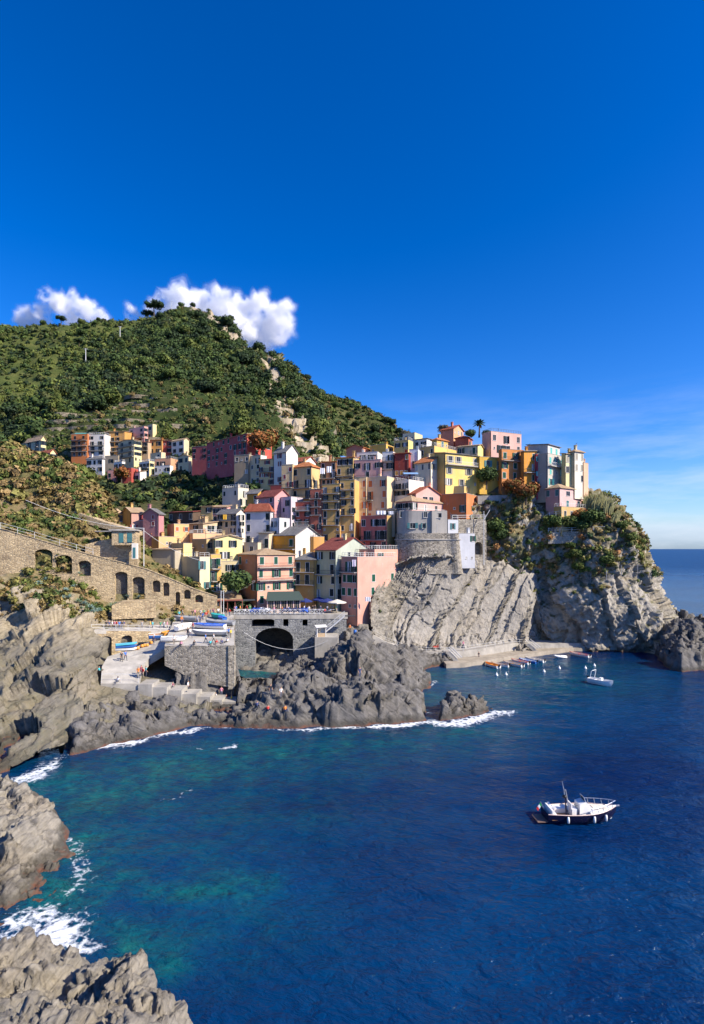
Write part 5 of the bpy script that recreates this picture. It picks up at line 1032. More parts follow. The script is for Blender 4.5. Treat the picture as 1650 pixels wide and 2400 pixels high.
M_arch_shade = mat_stone('arch_back_shade', (0.20, 0.175, 0.14), (0.08, 0.07, 0.06), 1.6, (0.16, 0.14, 0.11))  # darker stone for the arch backs; recess shade put into the colour
plane_wall('arcade_wall', (-60, 112), (508, 120.5), [(-60, 1222), (81, 1262), (140, 1280), (218, 1302), (290, 1320), (343, 1334), (400, 1357), (456, 1381), (508, 1398)],
    [(-60, 1352), (81, 1352), (130, 1360), (200, 1395), (255, 1425), (330, 1425), (400, 1432), (440, 1445), (508, 1445)],
    [(81, 123, 1287, 1297, 1335), (130, 169, 1301, 1312, 1345), (183, 213, 1314, 1322, 1350), (269, 299, 1340, 1348, 1410), (310, 339, 1352, 1360, 1405), (357, 376, 1360, 1367, 1388), (382, 397, 1365, 1371, 1397), (411, 422, 1387, 1392, 1425), (431, 447, 1382, 1389, 1404), (457, 476, 1394, 1401, 1412)],
    M_stone, thick=1.6, rec=1.1, back=M_arch_shade, cap=M_stone, label='long stone arcade wall descending towards the harbour square', cat='wall')
plane_wall('walkway_wall', (212, 100.5), (402, 108.5), [(212, 1478), (300, 1479), (402, 1480)], [(212, 1545), (300, 1540), (402, 1520)], [(237, 262, 1491, 1501, 1540), (284, 310, 1489, 1498, 1532)], M_stone, thick=6.0, rec=2.5, back=M_arch_shade, label='stone wall with two arched boat stores below the walkway', cat='wall')
plane_wall('terrace_wall', (262, 109.2), (366, 112.0), [(262, 1420), (285, 1410), (362, 1406), (366, 1412)], [(262, 1452), (366, 1448)], [], M_stone, thick=3.0, label='small rubble terrace wall below the tall arches', cat='wall')
plane_wall('terrace_wall', (200, 117.5), (322, 119.5), [(200, 1276), (230, 1268), (262, 1262), (318, 1264), (322, 1270)], [(200, 1318), (322, 1345)], [], M_stone, thick=4.0, label='rubble terrace wall under the little stone house', cat='wall')
plane_wall('garden_wall', (118, 128), (316, 123.5), [(118, 1190), (180, 1200), (240, 1222), (316, 1244)], [(118, 1215), (180, 1222), (240, 1238), (316, 1254)], [], M_stone, thick=3.0, label='long sloping rubble garden wall on the left hillside', cat='wall')
plane_wall('terrace_wall', (20, 120), (125, 122), [(20, 1228), (125, 1236)], [(20, 1265), (125, 1280)], [], M_stone, thick=2.5, label='rubble terrace wall above the descending path at the left edge', cat='wall')
bridge, bw3, bsz = plane_wall('harbour_bridge', (548, 119.5), (812, 122.5), [(548, 1440), (680, 1440), (812, 1441)], [(548, 1560), (590, 1590), (700, 1580), (812, 1545)],
    [(598, 687, 1471, 1500, 1572), (590, 643, 1450, 1455, 1469), (664, 676, 1449, 1454, 1468), (709, 721, 1452, 1453, 1467)], M_stone_b, thick=12.0, rec=11.0, back=M_arch_shade, label='grey masonry bridge with a wide arch over the rocky inlet', cat='bridge')
plane_wall('retaining_wall', (386, 94.5), (549, 94), [(386, 1514), (470, 1514), (549, 1513)], [(386, 1560), (470, 1600), (549, 1612)], [], M_stone_g, thick=1.0, label='rubble retaining wall in front of the boat platform', cat='wall')
plane_wall('retaining_wall', (549, 94.05), (551, 117), [(549, 1513), (550.9, 1449)], [(549, 1615), (550.9, 1560)], [], M_stone_g, thick=1.0, label='side of the boat platform facing the inlet', cat='wall')

# bastion under the grey house, two courses with a string moulding
def bastion():
    root = empty('bastion', P(1000, 1320, 140), label='curved rubble bastion carrying the grey house above the cliff', cat='wall'); o = root.location
    base = [(926, 150), (928, 141), (938, 138.2), (955, 137), (985, 136.2), (1045, 136.6), (1076, 137.4), (1080, 150)]
    base = [tuple(p) for p in _cr(np.array([plan(*q) for q in base]), 36)]
    def ring(z, out):
        c = np.array(base).mean(0); r = []
        for x, y in base: d = np.array((x, y)) - c; d = d / np.linalg.norm(d); r.append((x + d[0] * out - o.x, y + d[1] * out - o.y, z - o.z))
        return r
    z = [Zof(1345, 137), Zof(1266, 137), Zof(1263, 137), Zof(1250, 137)]
    def band(name, z0, o0, z1, o1, m):
        b = MB(); r0, r1 = ring(z0, o0), ring(z1, o1); n = len(r0)
        b.add(r0 + r1, [(i, i + 1, n + i + 1, n + i) for i in range(n - 1)] + [tuple(range(n, 2 * n))]); b.build(name, m, root)
    band('lower_wall', z[0], 0.8, z[1], 0.2, M_stone_g); band('string_course', z[1], 0.45, z[2], 0.45, M_conc); band('upper_wall', z[2], 0.15, z[3], 0.05, M_stone_g)
bastion()
plane_wall('terrace_wall', (1072, 141), (1140, 143), [(1072, 1217), (1137, 1216), (1140, 1225)], [(1072, 1335), (1140, 1335)], [(1111, 1131, 1270, 1282, 1300)], M_stone_g, thick=4, rec=1.2, back=M_arch_shade, label='tall rubble wall with a blind arch right of the white block', cat='wall')
plane_wall('terrace_wall', (1285, 144.6), (1418, 143), [(1285, 1247), (1418, 1243)], [(1285, 1275), (1418, 1270)], [], M_stone_g, thick=4, label='dry stone garden terrace below the pink headland house', cat='wall')
plane_wall('terrace_wall', (1120, 150), (1200, 150.5), [(1120, 1162), (1200, 1160)], [(1120, 1182), (1200, 1178)], [], M_conc, thick=3, label='concrete terrace wall below the mustard house', cat='wall')
for k, (A, B, vt, vb) in enumerate((((370, 228), (560, 212), 1128, 1137), ((390, 205), (560, 192), 1150, 1160), ((330, 238), (470, 228), 1112, 1120), ((450, 184), (560, 176), 1165, 1176))):
    plane_wall('terrace_wall', A, B, [(A[0], vt), (B[0], vt + 2)], [(A[0], vb), (B[0], vb + 3)], [], M_stone_g, thick=2, label=('highest', 'third highest', 'second highest', 'lowest')[[2, 1, 0, 3][k]] + ' dry stone terrace in the shaded garden slope' if k != 0 else 'dry stone terrace under the white cottages in the shaded slope', cat='wall')

# ------------------------------------------------------------------ paving: slipway, boat platform, square, quay
def sheet(name, rows, mat, thick=0.5, **tags):
    """paved strip: rows of (u, v, D) left to right, given a thickness"""
    A = np.array([[P(*q) for q in r] for r in rows]); nr, nc = A.shape[:2]; V = A.reshape(-1, 3); lowv = V - np.array((0, 0, thick)); n = len(V)
    f = [tuple(q) for q in grid_faces(nr, nc)]; fs = f + [tuple(i + n for i in q[::-1]) for q in f]
    rim = [(0, j) for j in range(nc)] + [(i, nc - 1) for i in range(1, nr)] + [(nr - 1, j) for j in range(nc - 2, -1, -1)] + [(i, 0) for i in range(nr - 2, 0, -1)]
    rim = [i * nc + j for i, j in rim]; fs += [(a, b, b + n, a + n) for a, b in zip(rim, rim[1:] + rim[:1])]
    b = MB(); b.add(np.concatenate([V, lowv]), fs); return b.build(name, mat, **tags)
sheet('slipway', [[(236, 1602, 88), (280, 1602, 88.2), (326, 1602, 88.5)], [(239, 1562, 92), (285, 1563, 92.2), (332, 1564, 92.5)], [(252, 1539, 96.5), (300, 1540, 96.8), (352, 1541, 97)], [(305, 1522, 101), (345, 1521, 100.5), (388, 1520, 98.5)], [(365, 1497, 106), (380, 1500, 104), (398, 1503, 101)], [(398, 1476, 109.5), (405, 1482, 106.5), (414, 1490, 103)]], M_pave, 1.2, kind='structure')
sheet('boat_platform', [[(386, 1513, 94.6), (470, 1513, 94.4), (549, 1512, 94.1)], [(392, 1490, 101), (470, 1489, 101), (549, 1488, 101)], [(402, 1468, 109), (470, 1467, 109), (548, 1466, 109)], [(410, 1440, 120), (470, 1440, 120), (548, 1441, 119.6)]], M_pave, 1.5, kind='structure')
sheet('harbour_square', [[(405, 1440.5, 119.4), (548, 1440.5, 119.4), (680, 1440, 120.9), (815, 1440, 122.4)], [(400, 1424, 134), (548, 1423, 136), (680, 1422, 137), (815, 1424, 137)]], M_conc, 1.0, kind='structure')
sheet('walkway', [[(212, 1477.5, 100.4), (300, 1478.5, 104.2), (403, 1479.5, 108.4)], [(205, 1462, 107.5), (300, 1462, 111), (405, 1462, 113.5)]], M_pave, 0.6, kind='structure')
qf = [(1046, 1557), (1090, 1554), (1130, 1549), (1200, 1537), (1290, 1525), (1345, 1518.5), (1420, 1516), (1490, 1517), (1545, 1526)]
def quay(name, pts, w, mat, zlow, **tags):
    b = MB(); V = []
    for x, y, z in pts: V += [(x, y, z), (x - 0.02 * w, y + w, z), (x, y - 0.15, zlow)]
    n = len(pts); fs = []
    for i in range(n - 1): a = 3 * i; fs += [(a, a + 3, a + 4, a + 1), (a + 2, a + 5, a + 3, a)]
    fs += [(0, 1, 2), (3 * n - 3, 3 * n - 1, 3 * n - 2)]
    b.add(V, fs); return b.build(name, mat, **tags)
quay('quay', [W(u, v, 0.9) for u, v in qf], 7.0, M_quay, -1.5, kind='structure')
up = [(872, 1486, 124.5), (905, 1505, 125), (956, 1524, 125.6), (1000, 1528, 126), (1041, 1529, 126.6), (1086, 1526, 128.2), (1140, 1518, 131.5), (1200, 1508, 136.3), (1235, 1508.5, 139), (1300, 1508, 140.5), (1350, 1507.5, 141), (1420, 1507.5, 141), (1486, 1507.5, 141)]
quay('quay_wall', [P(*q) for q in up], 5.0, M_conc, 0.2, label='grey concrete wall of the upper quay walkway', cat='wall')
def rail_line(name, pts, h, sp, mat, label, r=0.03, mids=(0.5,), cat='railing', **kw):
    """posts (one object each) and rails along a line of 3-d points"""
    pts = [np.array(p) for p in pts]; root = empty(name, pts[0], label=label, cat=cat, **kw); o = pts[0]; rb = MB()
    for a, b in zip(pts, pts[1:]):
        for k in mids + (1.0,): rb.bar(a + (0, 0, h * k) - o, b + (0, 0, h * k) - o, r * 1.6)
    rb.build('rail', mat, root); pm = MB().bar((0, 0, -0.05), (0, 0, h), r * 2).mesh('post', mat)
    for a, b in zip(pts, pts[1:]):
        n = max(1, int(np.linalg.norm(b - a) / sp))
        for i in range(n): obj('post', pm, root, a + (b - a) * i / n - o)
    obj('post', pm, root, pts[-1] - o); return root
rail_line('railing', [P(u, v, D) for u, v, D in up[:9]], 1.05, 2.4, M_railw, 'thin metal railing along the upper quay walkway', 0.025)
rail_line('railing', [P(214, 1477.5, 100.6), P(300, 1478.5, 104.4), P(400, 1479.5, 108.4)], 1.1, 1.7, M_railw, 'pale railing of the walkway where people stand', 0.03)
rail_line('railing', [P(-40, 1228, 111.5), P(81, 1261, 113.9), P(140, 1279, 114.8), P(218, 1301, 116)], 1.25, 2.6, M_railw, 'railing of the descending path at the left edge', 0.03)
rail_line('railing', [P(1140, 1291, 146.5), P(1200, 1289, 147), P(1290, 1280, 147)], 1.0, 3, mat_plain((0.45, 0.36, 0.26), 0.7, 'timber'), 'timber railing of the path on the headland', 0.05)
rail_line('railing', [P(1285, 1247, 144.3), P(1340, 1246, 143.7), P(1417, 1243, 142.8)], 1.0, 2.2, M_railw, 'railing of the garden terrace below the pink headland house', 0.04)
rail_line('railing', [P(1272, 1222, 146), P(1288, 1210, 145.5), P(1318, 1206, 143)], 1.0, 1.6, M_railw, 'stair railing beside the pink headland house', 0.04)
rail_line('railing', [P(1060, 1217, 140.5), P(1073, 1217, 140.8), P(1137, 1216, 142.8)], 1.0, 2.6, M_trim, 'white balustrade of the terrace below the orange house', 0.07)
# sloping stair rails between the two quay levels
for lab, a, b in (('left pale stair rails down to the quay', (1046, 1520, 126), (1072, 1546, 124.6)), ('right pale stair rails down to the quay', (1232, 1503, 138.5), (1256, 1522, 136.5))):
    pa, pb = P(*a), P(*b); st = empty('quay_stair', pa, label=lab, cat='stair'); d = pb - pa
    for k in range(3): MB().bar((0.4 * k, -0.5 * k, 0.2 + .25 * k), tuple(d + np.array((0.4 * k, -0.5 * k, 0.2 + .25 * k))), 0.12).build('rail', M_railw, st)
    for k in range(8): q = d * (k + 0.5) / 8; MB().box((q[0] - 0.4, q[1] - 1.0, q[2] - 0.9), (q[0] + 0.6, q[1] + 0.6, q[2] - 0.5)).build('step', M_conc, st)
# X-braced white balustrade along the bridge
def xrail():
    pts = [P(549, 1440, 119.35), P(680, 1439.6, 120.75), P(760, 1439.4, 121.7)]; root = empty('balustrade', pts[0], label='white cross-braced balustrade along the bridge', cat='railing'); o = pts[0]
    for a, b in zip(pts, pts[1:]):
        L = np.linalg.norm((b - a)[:2]); n = int(L / 1.0); ang = math.atan2(b[1] - a[1], b[0] - a[0]); w = L / n
        m = MB(); m.bar((0, 0, 0), (0, 0, 1.12), 0.09).bar((0, 0, 1.07), (w, 0, 1.07), 0.07).bar((0, 0, 0.12), (w, 0, 0.12), 0.06).bar((0.03, 0, 0.15), (w - 0.03, 0, 1.03), 0.06).bar((0.03, 0.01, 1.03), (w - 0.03, 0.01, 0.15), 0.06)
        me = m.mesh('panel', M_railw)
        for i in range(n): obj('panel', me, root, a + (b - a) * i / n - o, ang)
xrail()
# steps and blocks of concrete down to the bathing rocks
for k, (u0, u1, v, D) in enumerate(LANDINGS):
    a, b = P(u0, v, D), P(u1, v, D)
    MB().box((a[0] - 0.02, D, a[2] - 3.0), (b[0], D + 3.4, a[2])).build('concrete_block', M_conc, label=('%s concrete landing of the stepped bathing terrace, counted from the slipway' % ('first', 'second', 'third', 'fourth', 'fifth', 'sixth', 'last')[k]), cat='landing', group='stepped landings')
# slipway front rail posts
rail_line('railing', [P(238, 1601, 88.2), P(284, 1601, 88.4), P(325, 1602, 88.6)], 1.5, 1.9, M_railw, 'thin posts along the front of the slipway', 0.02, (0.95,))

# ------------------------------------------------------------------ square: restaurant pavilion, canopy, parasols, kiosk, poles
M_wood = mat_plain((0.22, 0.07, 0.045), 0.6, 'red_brown_timber'); M_canv = mat_plain((0.68, 0.62, 0.52), 0.85, 'beige_canvas'); M_navy = mat_plain((0.02, 0.035, 0.17), 0.8, 'navy_canvas'); M_blue = mat_plain((0.03, 0.12, 0.52), 0.6, 'blue_tarpaulin')
M_dgreen = mat_plain((0.05, 0.075, 0.065), 0.6, 'dark_green_canopy')
def pavilion():
    a, b = P(462, 1440, 121.5), P(568, 1438, 124); root = empty('pavilion', a, math.atan2(b[1] - a[1], b[0] - a[0]), label='open restaurant pavilion with pale roof on red-brown posts', cat='pavilion'); L = np.linalg.norm((b - a)[:2]); h = 3.3
    MB().add([(-0.3, -0.6, h - 0.3), (L, -0.6, h - 0.3), (L, 7, h + 0.5), (-0.3, 7, h + 0.5), (-0.3, -0.6, h - 0.12), (L, -0.6, h - 0.12), (L, 7, h + 0.68), (-0.3, 7, h + 0.68)], [(0, 1, 2, 3)[::-1], (4, 5, 6, 7), (0, 1, 5, 4), (1, 2, 6, 5), (2, 3, 7, 6), (3, 0, 4, 7)]).build('roof', R_TAN, root)
    MB().bar((-0.3, -0.65, h - 0.3), (L, -0.65, h - 0.3), 0.12, 0.3).build('fascia', M_wood, root)
    for i in range(7): MB().bar((L * i / 6, -0.3, -0.2), (L * i / 6, -0.3, h - 0.3), 0.16).build('post', M_wood, root)
    for i in range(3): MB().box((L * i / 6 + 0.15, -0.28, 0.1), (L * (i + 1) / 6 - 0.15, -0.24, h - 0.6)).build('screen', M_glass, root)
    MB().box((0, 6.4, -0.3), (L, 6.7, h + 0.2)).build('back_wall', M_wood, root)
pavilion()
a, b = P(434, 1412, 121), P(612, 1405, 127)
gr = empty('pergola_beam', a, label='long grey pergola beam above the restaurant', cat='pergola'); MB().bar((0, 0, 0), tuple(b - a), 0.5, 0.35).build('beam', M_rail, gr); MB().box((0, 0.1, -1.1), (2.2, 0.3, -0.2)).build('shade_panel', mat_plain((0.22, 0.24, 0.25), 0.7, 'grey_panel'), gr)
for k in (0.0, 0.33, 0.66, 1.0): q = (b - a) * k; MB().bar(tuple(q), (q[0], q[1], q[2] - 3.1), 0.14).build('post', M_rail, gr)
def lean_to():
    a, b = P(627, 1440, 122.5), P(703, 1438, 124.2); ang = math.atan2(b[1] - a[1], b[0] - a[0]); L = np.linalg.norm((b - a)[:2]); root = empty('veranda', a, ang, label='glazed veranda with dark green canopy in front of the orange house', cat='veranda')
    MB().add([(-0.4, -0.7, 3.0), (L + 0.9, -0.7, 3.0), (L + 0.3, 3.4, 4.6), (0.3, 3.4, 4.6), (-0.4, -0.7, 3.12), (L + 0.9, -0.7, 3.12), (L + 0.3, 3.4, 4.75), (0.3, 3.4, 4.75)], [(3, 2, 1, 0), (4, 5, 6, 7), (0, 1, 5, 4), (1, 2, 6, 5), (2, 3, 7, 6), (3, 0, 4, 7)]).build('canopy', M_dgreen, root)
    MB().box((0, 0, 0), (L, 0.2, 1.0)).build('sill_wall', mat_wall((0.62, 0.50, 0.44)), root)
    for i in range(6): MB().box((L * i / 5 - 0.12, 0, 1.0), (L * i / 5 + 0.12, 0.2, 3.1)).build('post', mat_wall((0.62, 0.42, 0.36)), root)
    for i in range(5):
        w = MB(); x0, x1 = L * i / 5 + 0.12, L * (i + 1) / 5 - 0.12; w.box((x0, 0.08, 1.0), (x1, 0.12, 3.0)); f = w.build('pane', M_glass, root)
        m = MB()
        for k in range(4): x = x0 + (x1 - x0) * k / 3; m.box((x - 0.03, 0.02, 1.0), (x + 0.03, 0.08, 3.0))
        m.build('frame', mat_plain((0.5, 0.42, 0.3), 0.6, 'pale_timber'), f)
lean_to()
def parasol(u, v, D, r, m, label):
    p = P(u, v, D); root = empty('parasol', p, label=label, cat='parasol', group='parasols on the square')
    MB().tube([(0, 0, 0), (0, 0, 2.5)], 0.04).build('pole', M_railw, root)
    n = 8; b = MB(); vs = [(0, 0, 2.75)] + [(r * math.cos(k * math.pi / 4), r * math.sin(k * math.pi / 4), 2.1) for k in range(n)]
    b.add(vs + [(0, 0, 2.6)] + [(x, y, z - 0.2) for x, y, z in vs[1:]], [(0, 1 + k, 1 + (k + 1) % n) for k in range(n)] + [(1 + k, 1 + (k + 1) % n, 10 + (k + 1) % n, 10 + k) for k in range(n)]); b.build('canopy', m, root)
    MB().box((-0.3, -0.3, 0), (0.3, 0.3, 0.1)).build('base', M_conc, root)
parasol(790, 1433, 125, 2.1, M_canv, 'beige parasol beside the pink harbour house'); parasol(767, 1430, 127.5, 2.0, M_navy, 'open navy parasol left of the beige one'); parasol(716, 1430, 127, 1.6, M_navy, 'navy parasol right of the veranda'); parasol(748, 1426, 130, 1.7, M_navy, 'navy parasol in the deep shade behind the others')
def kiosk():
    p = P(752, 1494, 116.5); root = empty('ticket_kiosk', p, 0.25, label='small white kiosk with flat roof on the concrete block', cat='kiosk')
    w = mat_plain((0.76, 0.74, 0.70), 0.6, 'white_panel')
    for x, y in ((-0.9, -0.7), (0.9, -0.7), (-0.9, 0.7), (0.9, 0.7)): MB().box((x - 0.06, y - 0.06, 0), (x + 0.06, y + 0.06, 2.2)).build('post', w, root)
    MB().box((-0.84, -0.7, 0), (0.84, -0.62, 1.0)).build('counter', mat_plain((0.45, 0.33, 0.2), 0.7, 'timber_panel'), root); MB().box((0.2, 0.6, 0), (0.9, 0.7, 2.2)).build('back_panel', w, root); MB().box((0.84, -0.7, 0.0), (0.9, 0.7, 2.2)).build('side_panel', w, root)
    MB().add([(-1.2, -1.0, 2.2), (1.2, -1.0, 2.25), (1.2, 1.0, 2.45), (-1.2, 1.0, 2.4), (-1.2, -1.0, 2.32), (1.2, -1.0, 2.37), (1.2, 1.0, 2.57), (-1.2, 1.0, 2.52)], [(3, 2, 1, 0), (4, 5, 6, 7), (0, 1, 5, 4), (1, 2, 6, 5), (2, 3, 7, 6), (3, 0, 4, 7)]).build('roof', w, root)
kiosk()
a, b = P(738, 1494, 115), P(792, 1494, 115)
MB().box((a[0], 115, -1), (b[0], 121, a[2])).build('concrete_block', M_conc, label='tall concrete pier block under the white kiosk', cat='block')
def stairs():
    a, b = P(762, 1482, 119), P(808, 1442, 120.5); root = empty('harbour_stair', a, label='grey steel stair from the square down to the kiosk', cat='stair'); d = b - a
    for k in range(14): q = d * k / 14; MB().box((q[0], 0, q[2]), (q[0] + d[0] / 14 + 0.05, 1.3, q[2] + 0.08)).build('step', M_rail, root)
    for y in (0, 1.3): MB().bar((0, y, 0), (d[0], y, d[2]), 0.1, 0.25).bar((0, y, 1.0), (d[0], y, d[2] + 1.0), 0.06).bar((0, y, .5), (d[0], y, d[2] + .5), 0.04).build('railing', M_railw, root)
    for k in range(5): q = d * k / 4; MB().bar((q[0], 0, q[2]), (q[0], 0, q[2] + 1), 0.06).build('post', M_railw, root)
    MB().box((d[0], 0, d[2] - 0.1), (d[0] + 2.2, 1.6, d[2])).build('landing', M_rail, root)
stairs()
for lab, u, v0, v1, D, r in (('tall white pole left of the harbour cluster', 337, 1336, 1238, 121, 0.11), ('left of two white masts beside the restaurant', 518, 1440, 1384, 120.3, 0.09), ('right of two white masts beside the restaurant', 524, 1440, 1383, 120.3, 0.09), ('pale leaning pole on the headland slope', 1134, 1320, 1198, 141, 0.1)):
    p, q = P(u, v0, D), P(u, v1, D); root = empty('pole', p, label=lab, cat='pole'); MB().tube([(0, 0, -0.4), (0, 0, q[2] - p[2])], [r, r * 0.7], 8).build('shaft', M_railw, root)
    if u == 337: MB().bar((-4.0, 0, q[2] - p[2] + 0.1), (0.1, 0, q[2] - p[2]), 0.12).build('arm', M_railw, root)
    if u == 518: MB().bar((0, 0, q[2] - p[2] - 0.2), (0.55, 0, q[2] - p[2] - 0.2), 0.06).build('crossbar', M_railw, root)
    if u == 1134: MB().bar((0, 0, q[2] - p[2] - 2.2), (1.5, 0, q[2] - p[2] + 0.3), 0.12).build('brace', M_railw, root)
def cable(label, pts, sag, r=0.03):
    out = []
    for a, b in zip(pts, pts[1:]):
        for k in range(13): t = k / 12; q = a + (b - a) * t; out.append((q[0], q[1], q[2] - sag * 4 * t * (1 - t)))
    MB().tube(out, r, 4).build('cable', M_railw, label=label, cat='cable')
cable('pale cable running down the left hillside to the beige house', [P(60, 1172, 112), P(330, 1238, 121), P(490, 1318, 124)], 1.2, 0.035)
cable('white cable sagging across the mouth of the bridge arch', [P(572, 1482, 116), P(768, 1502, 114.5)], 2.6, 0.04)
cable('upper white cable between amber and orange houses', [P(494, 1376, 124), P(598, 1360, 125)], 0.6, 0.03); cable('lower white cable between amber and orange houses', [P(496, 1384, 124), P(598, 1362, 125)], 1.4, 0.03)
# little stone house with green door, pergola and stair on the left hillside
def stone_hut():
    a, b = P(262, 1272, 116.6), P(318, 1278, 117.4); ang = math.atan2(b[1] - a[1], b[0] - a[0]); L = np.linalg.norm((b - a)[:2]); root = empty('stone_hut', a, ang, label='little stone house with green doors and flat roof on the left hillside', cat='house')
    MB().box((0, 0, -0.5), (L, 4, 2.5)).build('wall', M_stone, root); MB().box((-0.5, -0.5, 2.55), (L + 0.4, 4.2, 2.8)).build('roof', M_slabb, root)
    for x in (1.4, 3.1): MB().box((x, -0.07, 0), (x + 0.95, 0.0, 2.0)).build('door', SH['b'], root)
    MB().box((L - 0.6, -0.9, -3.4), (L + 0.4, 0.6, -0.1)).build('lower_room', mat_wall((0.66, 0.62, 0.54)), root); MB().box((L - 0.35, -0.96, -3.2), (L + 0.15, -0.9, -1.0)).build('door', SH['b'], root)
    for x in (L - 0.8, L + 0.6): MB().bar((x, -0.8, 0), (x, -0.8, 1.0), 0.05).build('post', M_rail, root)
    MB().bar((L - 1.6, -0.8, 1.0), (L + 0.7, -0.8, 1.0), 0.06).build('rail', M_rail, root)
stone_hut()
MB().box((0, 0, 0), (4.5, 3.2, 0.2)).build('long_roof', M_slabb, loc=P(222, 1246, 119.5), label='long low concrete roof beside the little stone house', cat='roof')
# awnings, laundry, sheet items
M_sheet = mat_plain((0.74, 0.74, 0.76), 0.9, 'linen')
def cloth(name, u0, u1, v0, v1, D, m, label, cat):
    a, b = P(u0, v0, D), P(u1, v1, D); n = 8; vs = []; fs = []
    for i in range(n + 1):
        x = (b[0] - a[0]) * i / n; y = 0.07 * math.sin(i * 2.3 + u0)
        vs += [(x, y, 0), (x, y * 1.8, (b[2] - a[2]) * (0.97 + 0.03 * math.sin(i * 1.7)))]
    fs = [(2 * i, 2 * i + 2, 2 * i + 3, 2 * i + 1) for i in range(n)]
    o = MB().add(vs, fs).build(name, m, loc=a, label=label, cat=cat, group='laundry and cloths'); s = o.modifiers.new('thick', 'SOLIDIFY'); s.thickness = 0.02
for q in (('sheet', 750, 761, 1097, 1111, 156.5, M_sheet, 'left white sheet drying outside the brown-orange house', 'laundry'), ('sheet', 766, 778, 1093, 1108, 156.5, M_sheet, 'right white sheet drying outside the brown-orange house', 'laundry'),
          ('sheet', 882, 904, 1197, 1206, 138.5, M_sheet, 'white washing hanging below the orange-shuttered house', 'laundry'), ('sheet', 911, 922, 1198, 1206, 138.2, M_sheet, 'pale washing left of the grey round house', 'laundry'), ('towel', 822, 826, 1227, 1242, 142.5, M_sheet, 'narrow white towel hanging from the ochre twin house', 'laundry'),
          ('towel', 825, 834, 1312, 1328, 123.5, mat_plain((0.66, 0.60, 0.70), 0.9, 'lilac_linen'), 'lilac washing on the balcony of the pink harbour house', 'laundry'), ('banner', 856, 868, 1399, 1410, 125.0, M_sheet, 'white cloth sign above the lit doorway of the pink house', 'banner'),
          ('awning', 522, 531, 1206, 1218, 141, mat_plain((0.75, 0.45, 0.05), 0.8, 'yellow_canvas'), 'small yellow awning on the cream house balcony', 'awning')): cloth(*q)
def awning(u0, u1, v, D, proj, drop, m, label):
    a, b = P(u0, v, D), P(u1, v, D); w = b[0] - a[0]
    MB().add([(0, 0, 0), (w, 0, 0), (w, -proj, -drop), (0, -proj, -drop), (0, 0, 0.05), (w, 0, 0.05), (w, -proj, -drop + 0.05), (0, -proj, -drop + 0.05), (0, -proj, -drop - 0.25), (w, -proj, -drop - 0.25)], [(0, 1, 2, 3), (7, 6, 5, 4), (0, 4, 5, 1), (1, 5, 6, 2), (3, 7, 4, 0), (2, 6, 7, 3), (3, 2, 9, 8)]).build('awning', m, loc=a, label=label, cat='awning')
awning(194, 226, 1105, 238, 3.5, 0.9, M_canv, 'wide cream awning beside the white villa'); awning(944, 978, 1108, 148, 2.2, 0.4, mat_plain((0.3, 0.5, 0.75), 0.7, 'pale_blue_canvas'), 'pale blue awning on the white terrace house'); awning(179, 205, 1015, 261, 1.5, 0.4, SH['t'], 'turquoise awning on the tall orange house')
# ------------------------------------------------------------------ foliage
def mat_leaf():
    t = NT('foliage'); a = t.attr('tint', 'Color'); n = t.noise(t.coord(kind='Pos'), 1.1, 4, 0.7)
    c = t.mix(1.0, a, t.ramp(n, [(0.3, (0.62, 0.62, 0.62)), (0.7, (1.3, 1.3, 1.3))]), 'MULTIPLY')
    t.set(base=c, rough=0.75, spec=0.2); return t.m
M_leaf = mat_leaf()
_ico = None
def ico():
    global _ico
    if _ico is None:
        bm = bmesh.new(); bmesh.ops.create_icosphere(bm, subdivisions=1, radius=1.0); _ico = (np.array([v.co[:] for v in bm.verts]), np.array([[v.index for v in f.verts] for f in bm.faces])); bm.free()
    return _ico
prng = np.random.RandomState(21)
def foliage(C, R, T, k=60, leaf=0.34, flat=0.8, core=0.72, jit=0.25):
    """C centres, R radii, T colours -> triangle soup arrays: a dark-cored clump of k leaf-clump triangles each"""
    n = len(C); d = prng.normal(size=(n, k, 3)); d /= np.linalg.norm(d, axis=2)[..., None]
    lump = 1 + 0.28 * np.sin(d[..., 0:1] * 5 + prng.rand(n, 1, 1) * 9) * np.cos(d[..., 1:2] * 4 + prng.rand(n, 1, 1) * 9)
    rr = (0.62 + 0.42 * prng.rand(n, k, 1) ** 0.6) * lump
    sc = np.array((1, 1, flat)); ctr = C[:, None] + d * rr * R[:, None, None] * sc
    nr = d + prng.normal(size=d.shape) * 0.55; nr /= np.linalg.norm(nr, axis=2)[..., None]
    a = np.cross(nr, prng.normal(size=d.shape)); a /= np.linalg.norm(a, axis=2)[..., None] + 1e-9; b = np.cross(nr, a)
    s = leaf * R[:, None, None] * (0.6 + 0.8 * prng.rand(n, k, 1))
    tri = np.stack([ctr + a * s, ctr - a * s * 0.6 + b * s * 0.9, ctr - a * s * 0.6 - b * s * 0.9], 2)
    V = tri.reshape(-1, 3); col_ = np.repeat((T[:, None] * (1 + jit * prng.normal(size=(n, k, 1)))).clip(0.004, 1).reshape(-1, 3), 3, 0)
    Fi = np.arange(len(V)).reshape(-1, 3)
    if core:
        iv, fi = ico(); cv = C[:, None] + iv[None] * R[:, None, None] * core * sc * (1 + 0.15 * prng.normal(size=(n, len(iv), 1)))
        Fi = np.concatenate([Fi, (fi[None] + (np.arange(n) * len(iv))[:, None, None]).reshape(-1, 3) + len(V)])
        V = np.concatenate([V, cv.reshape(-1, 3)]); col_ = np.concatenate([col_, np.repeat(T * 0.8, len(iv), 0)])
    return V, Fi, col_
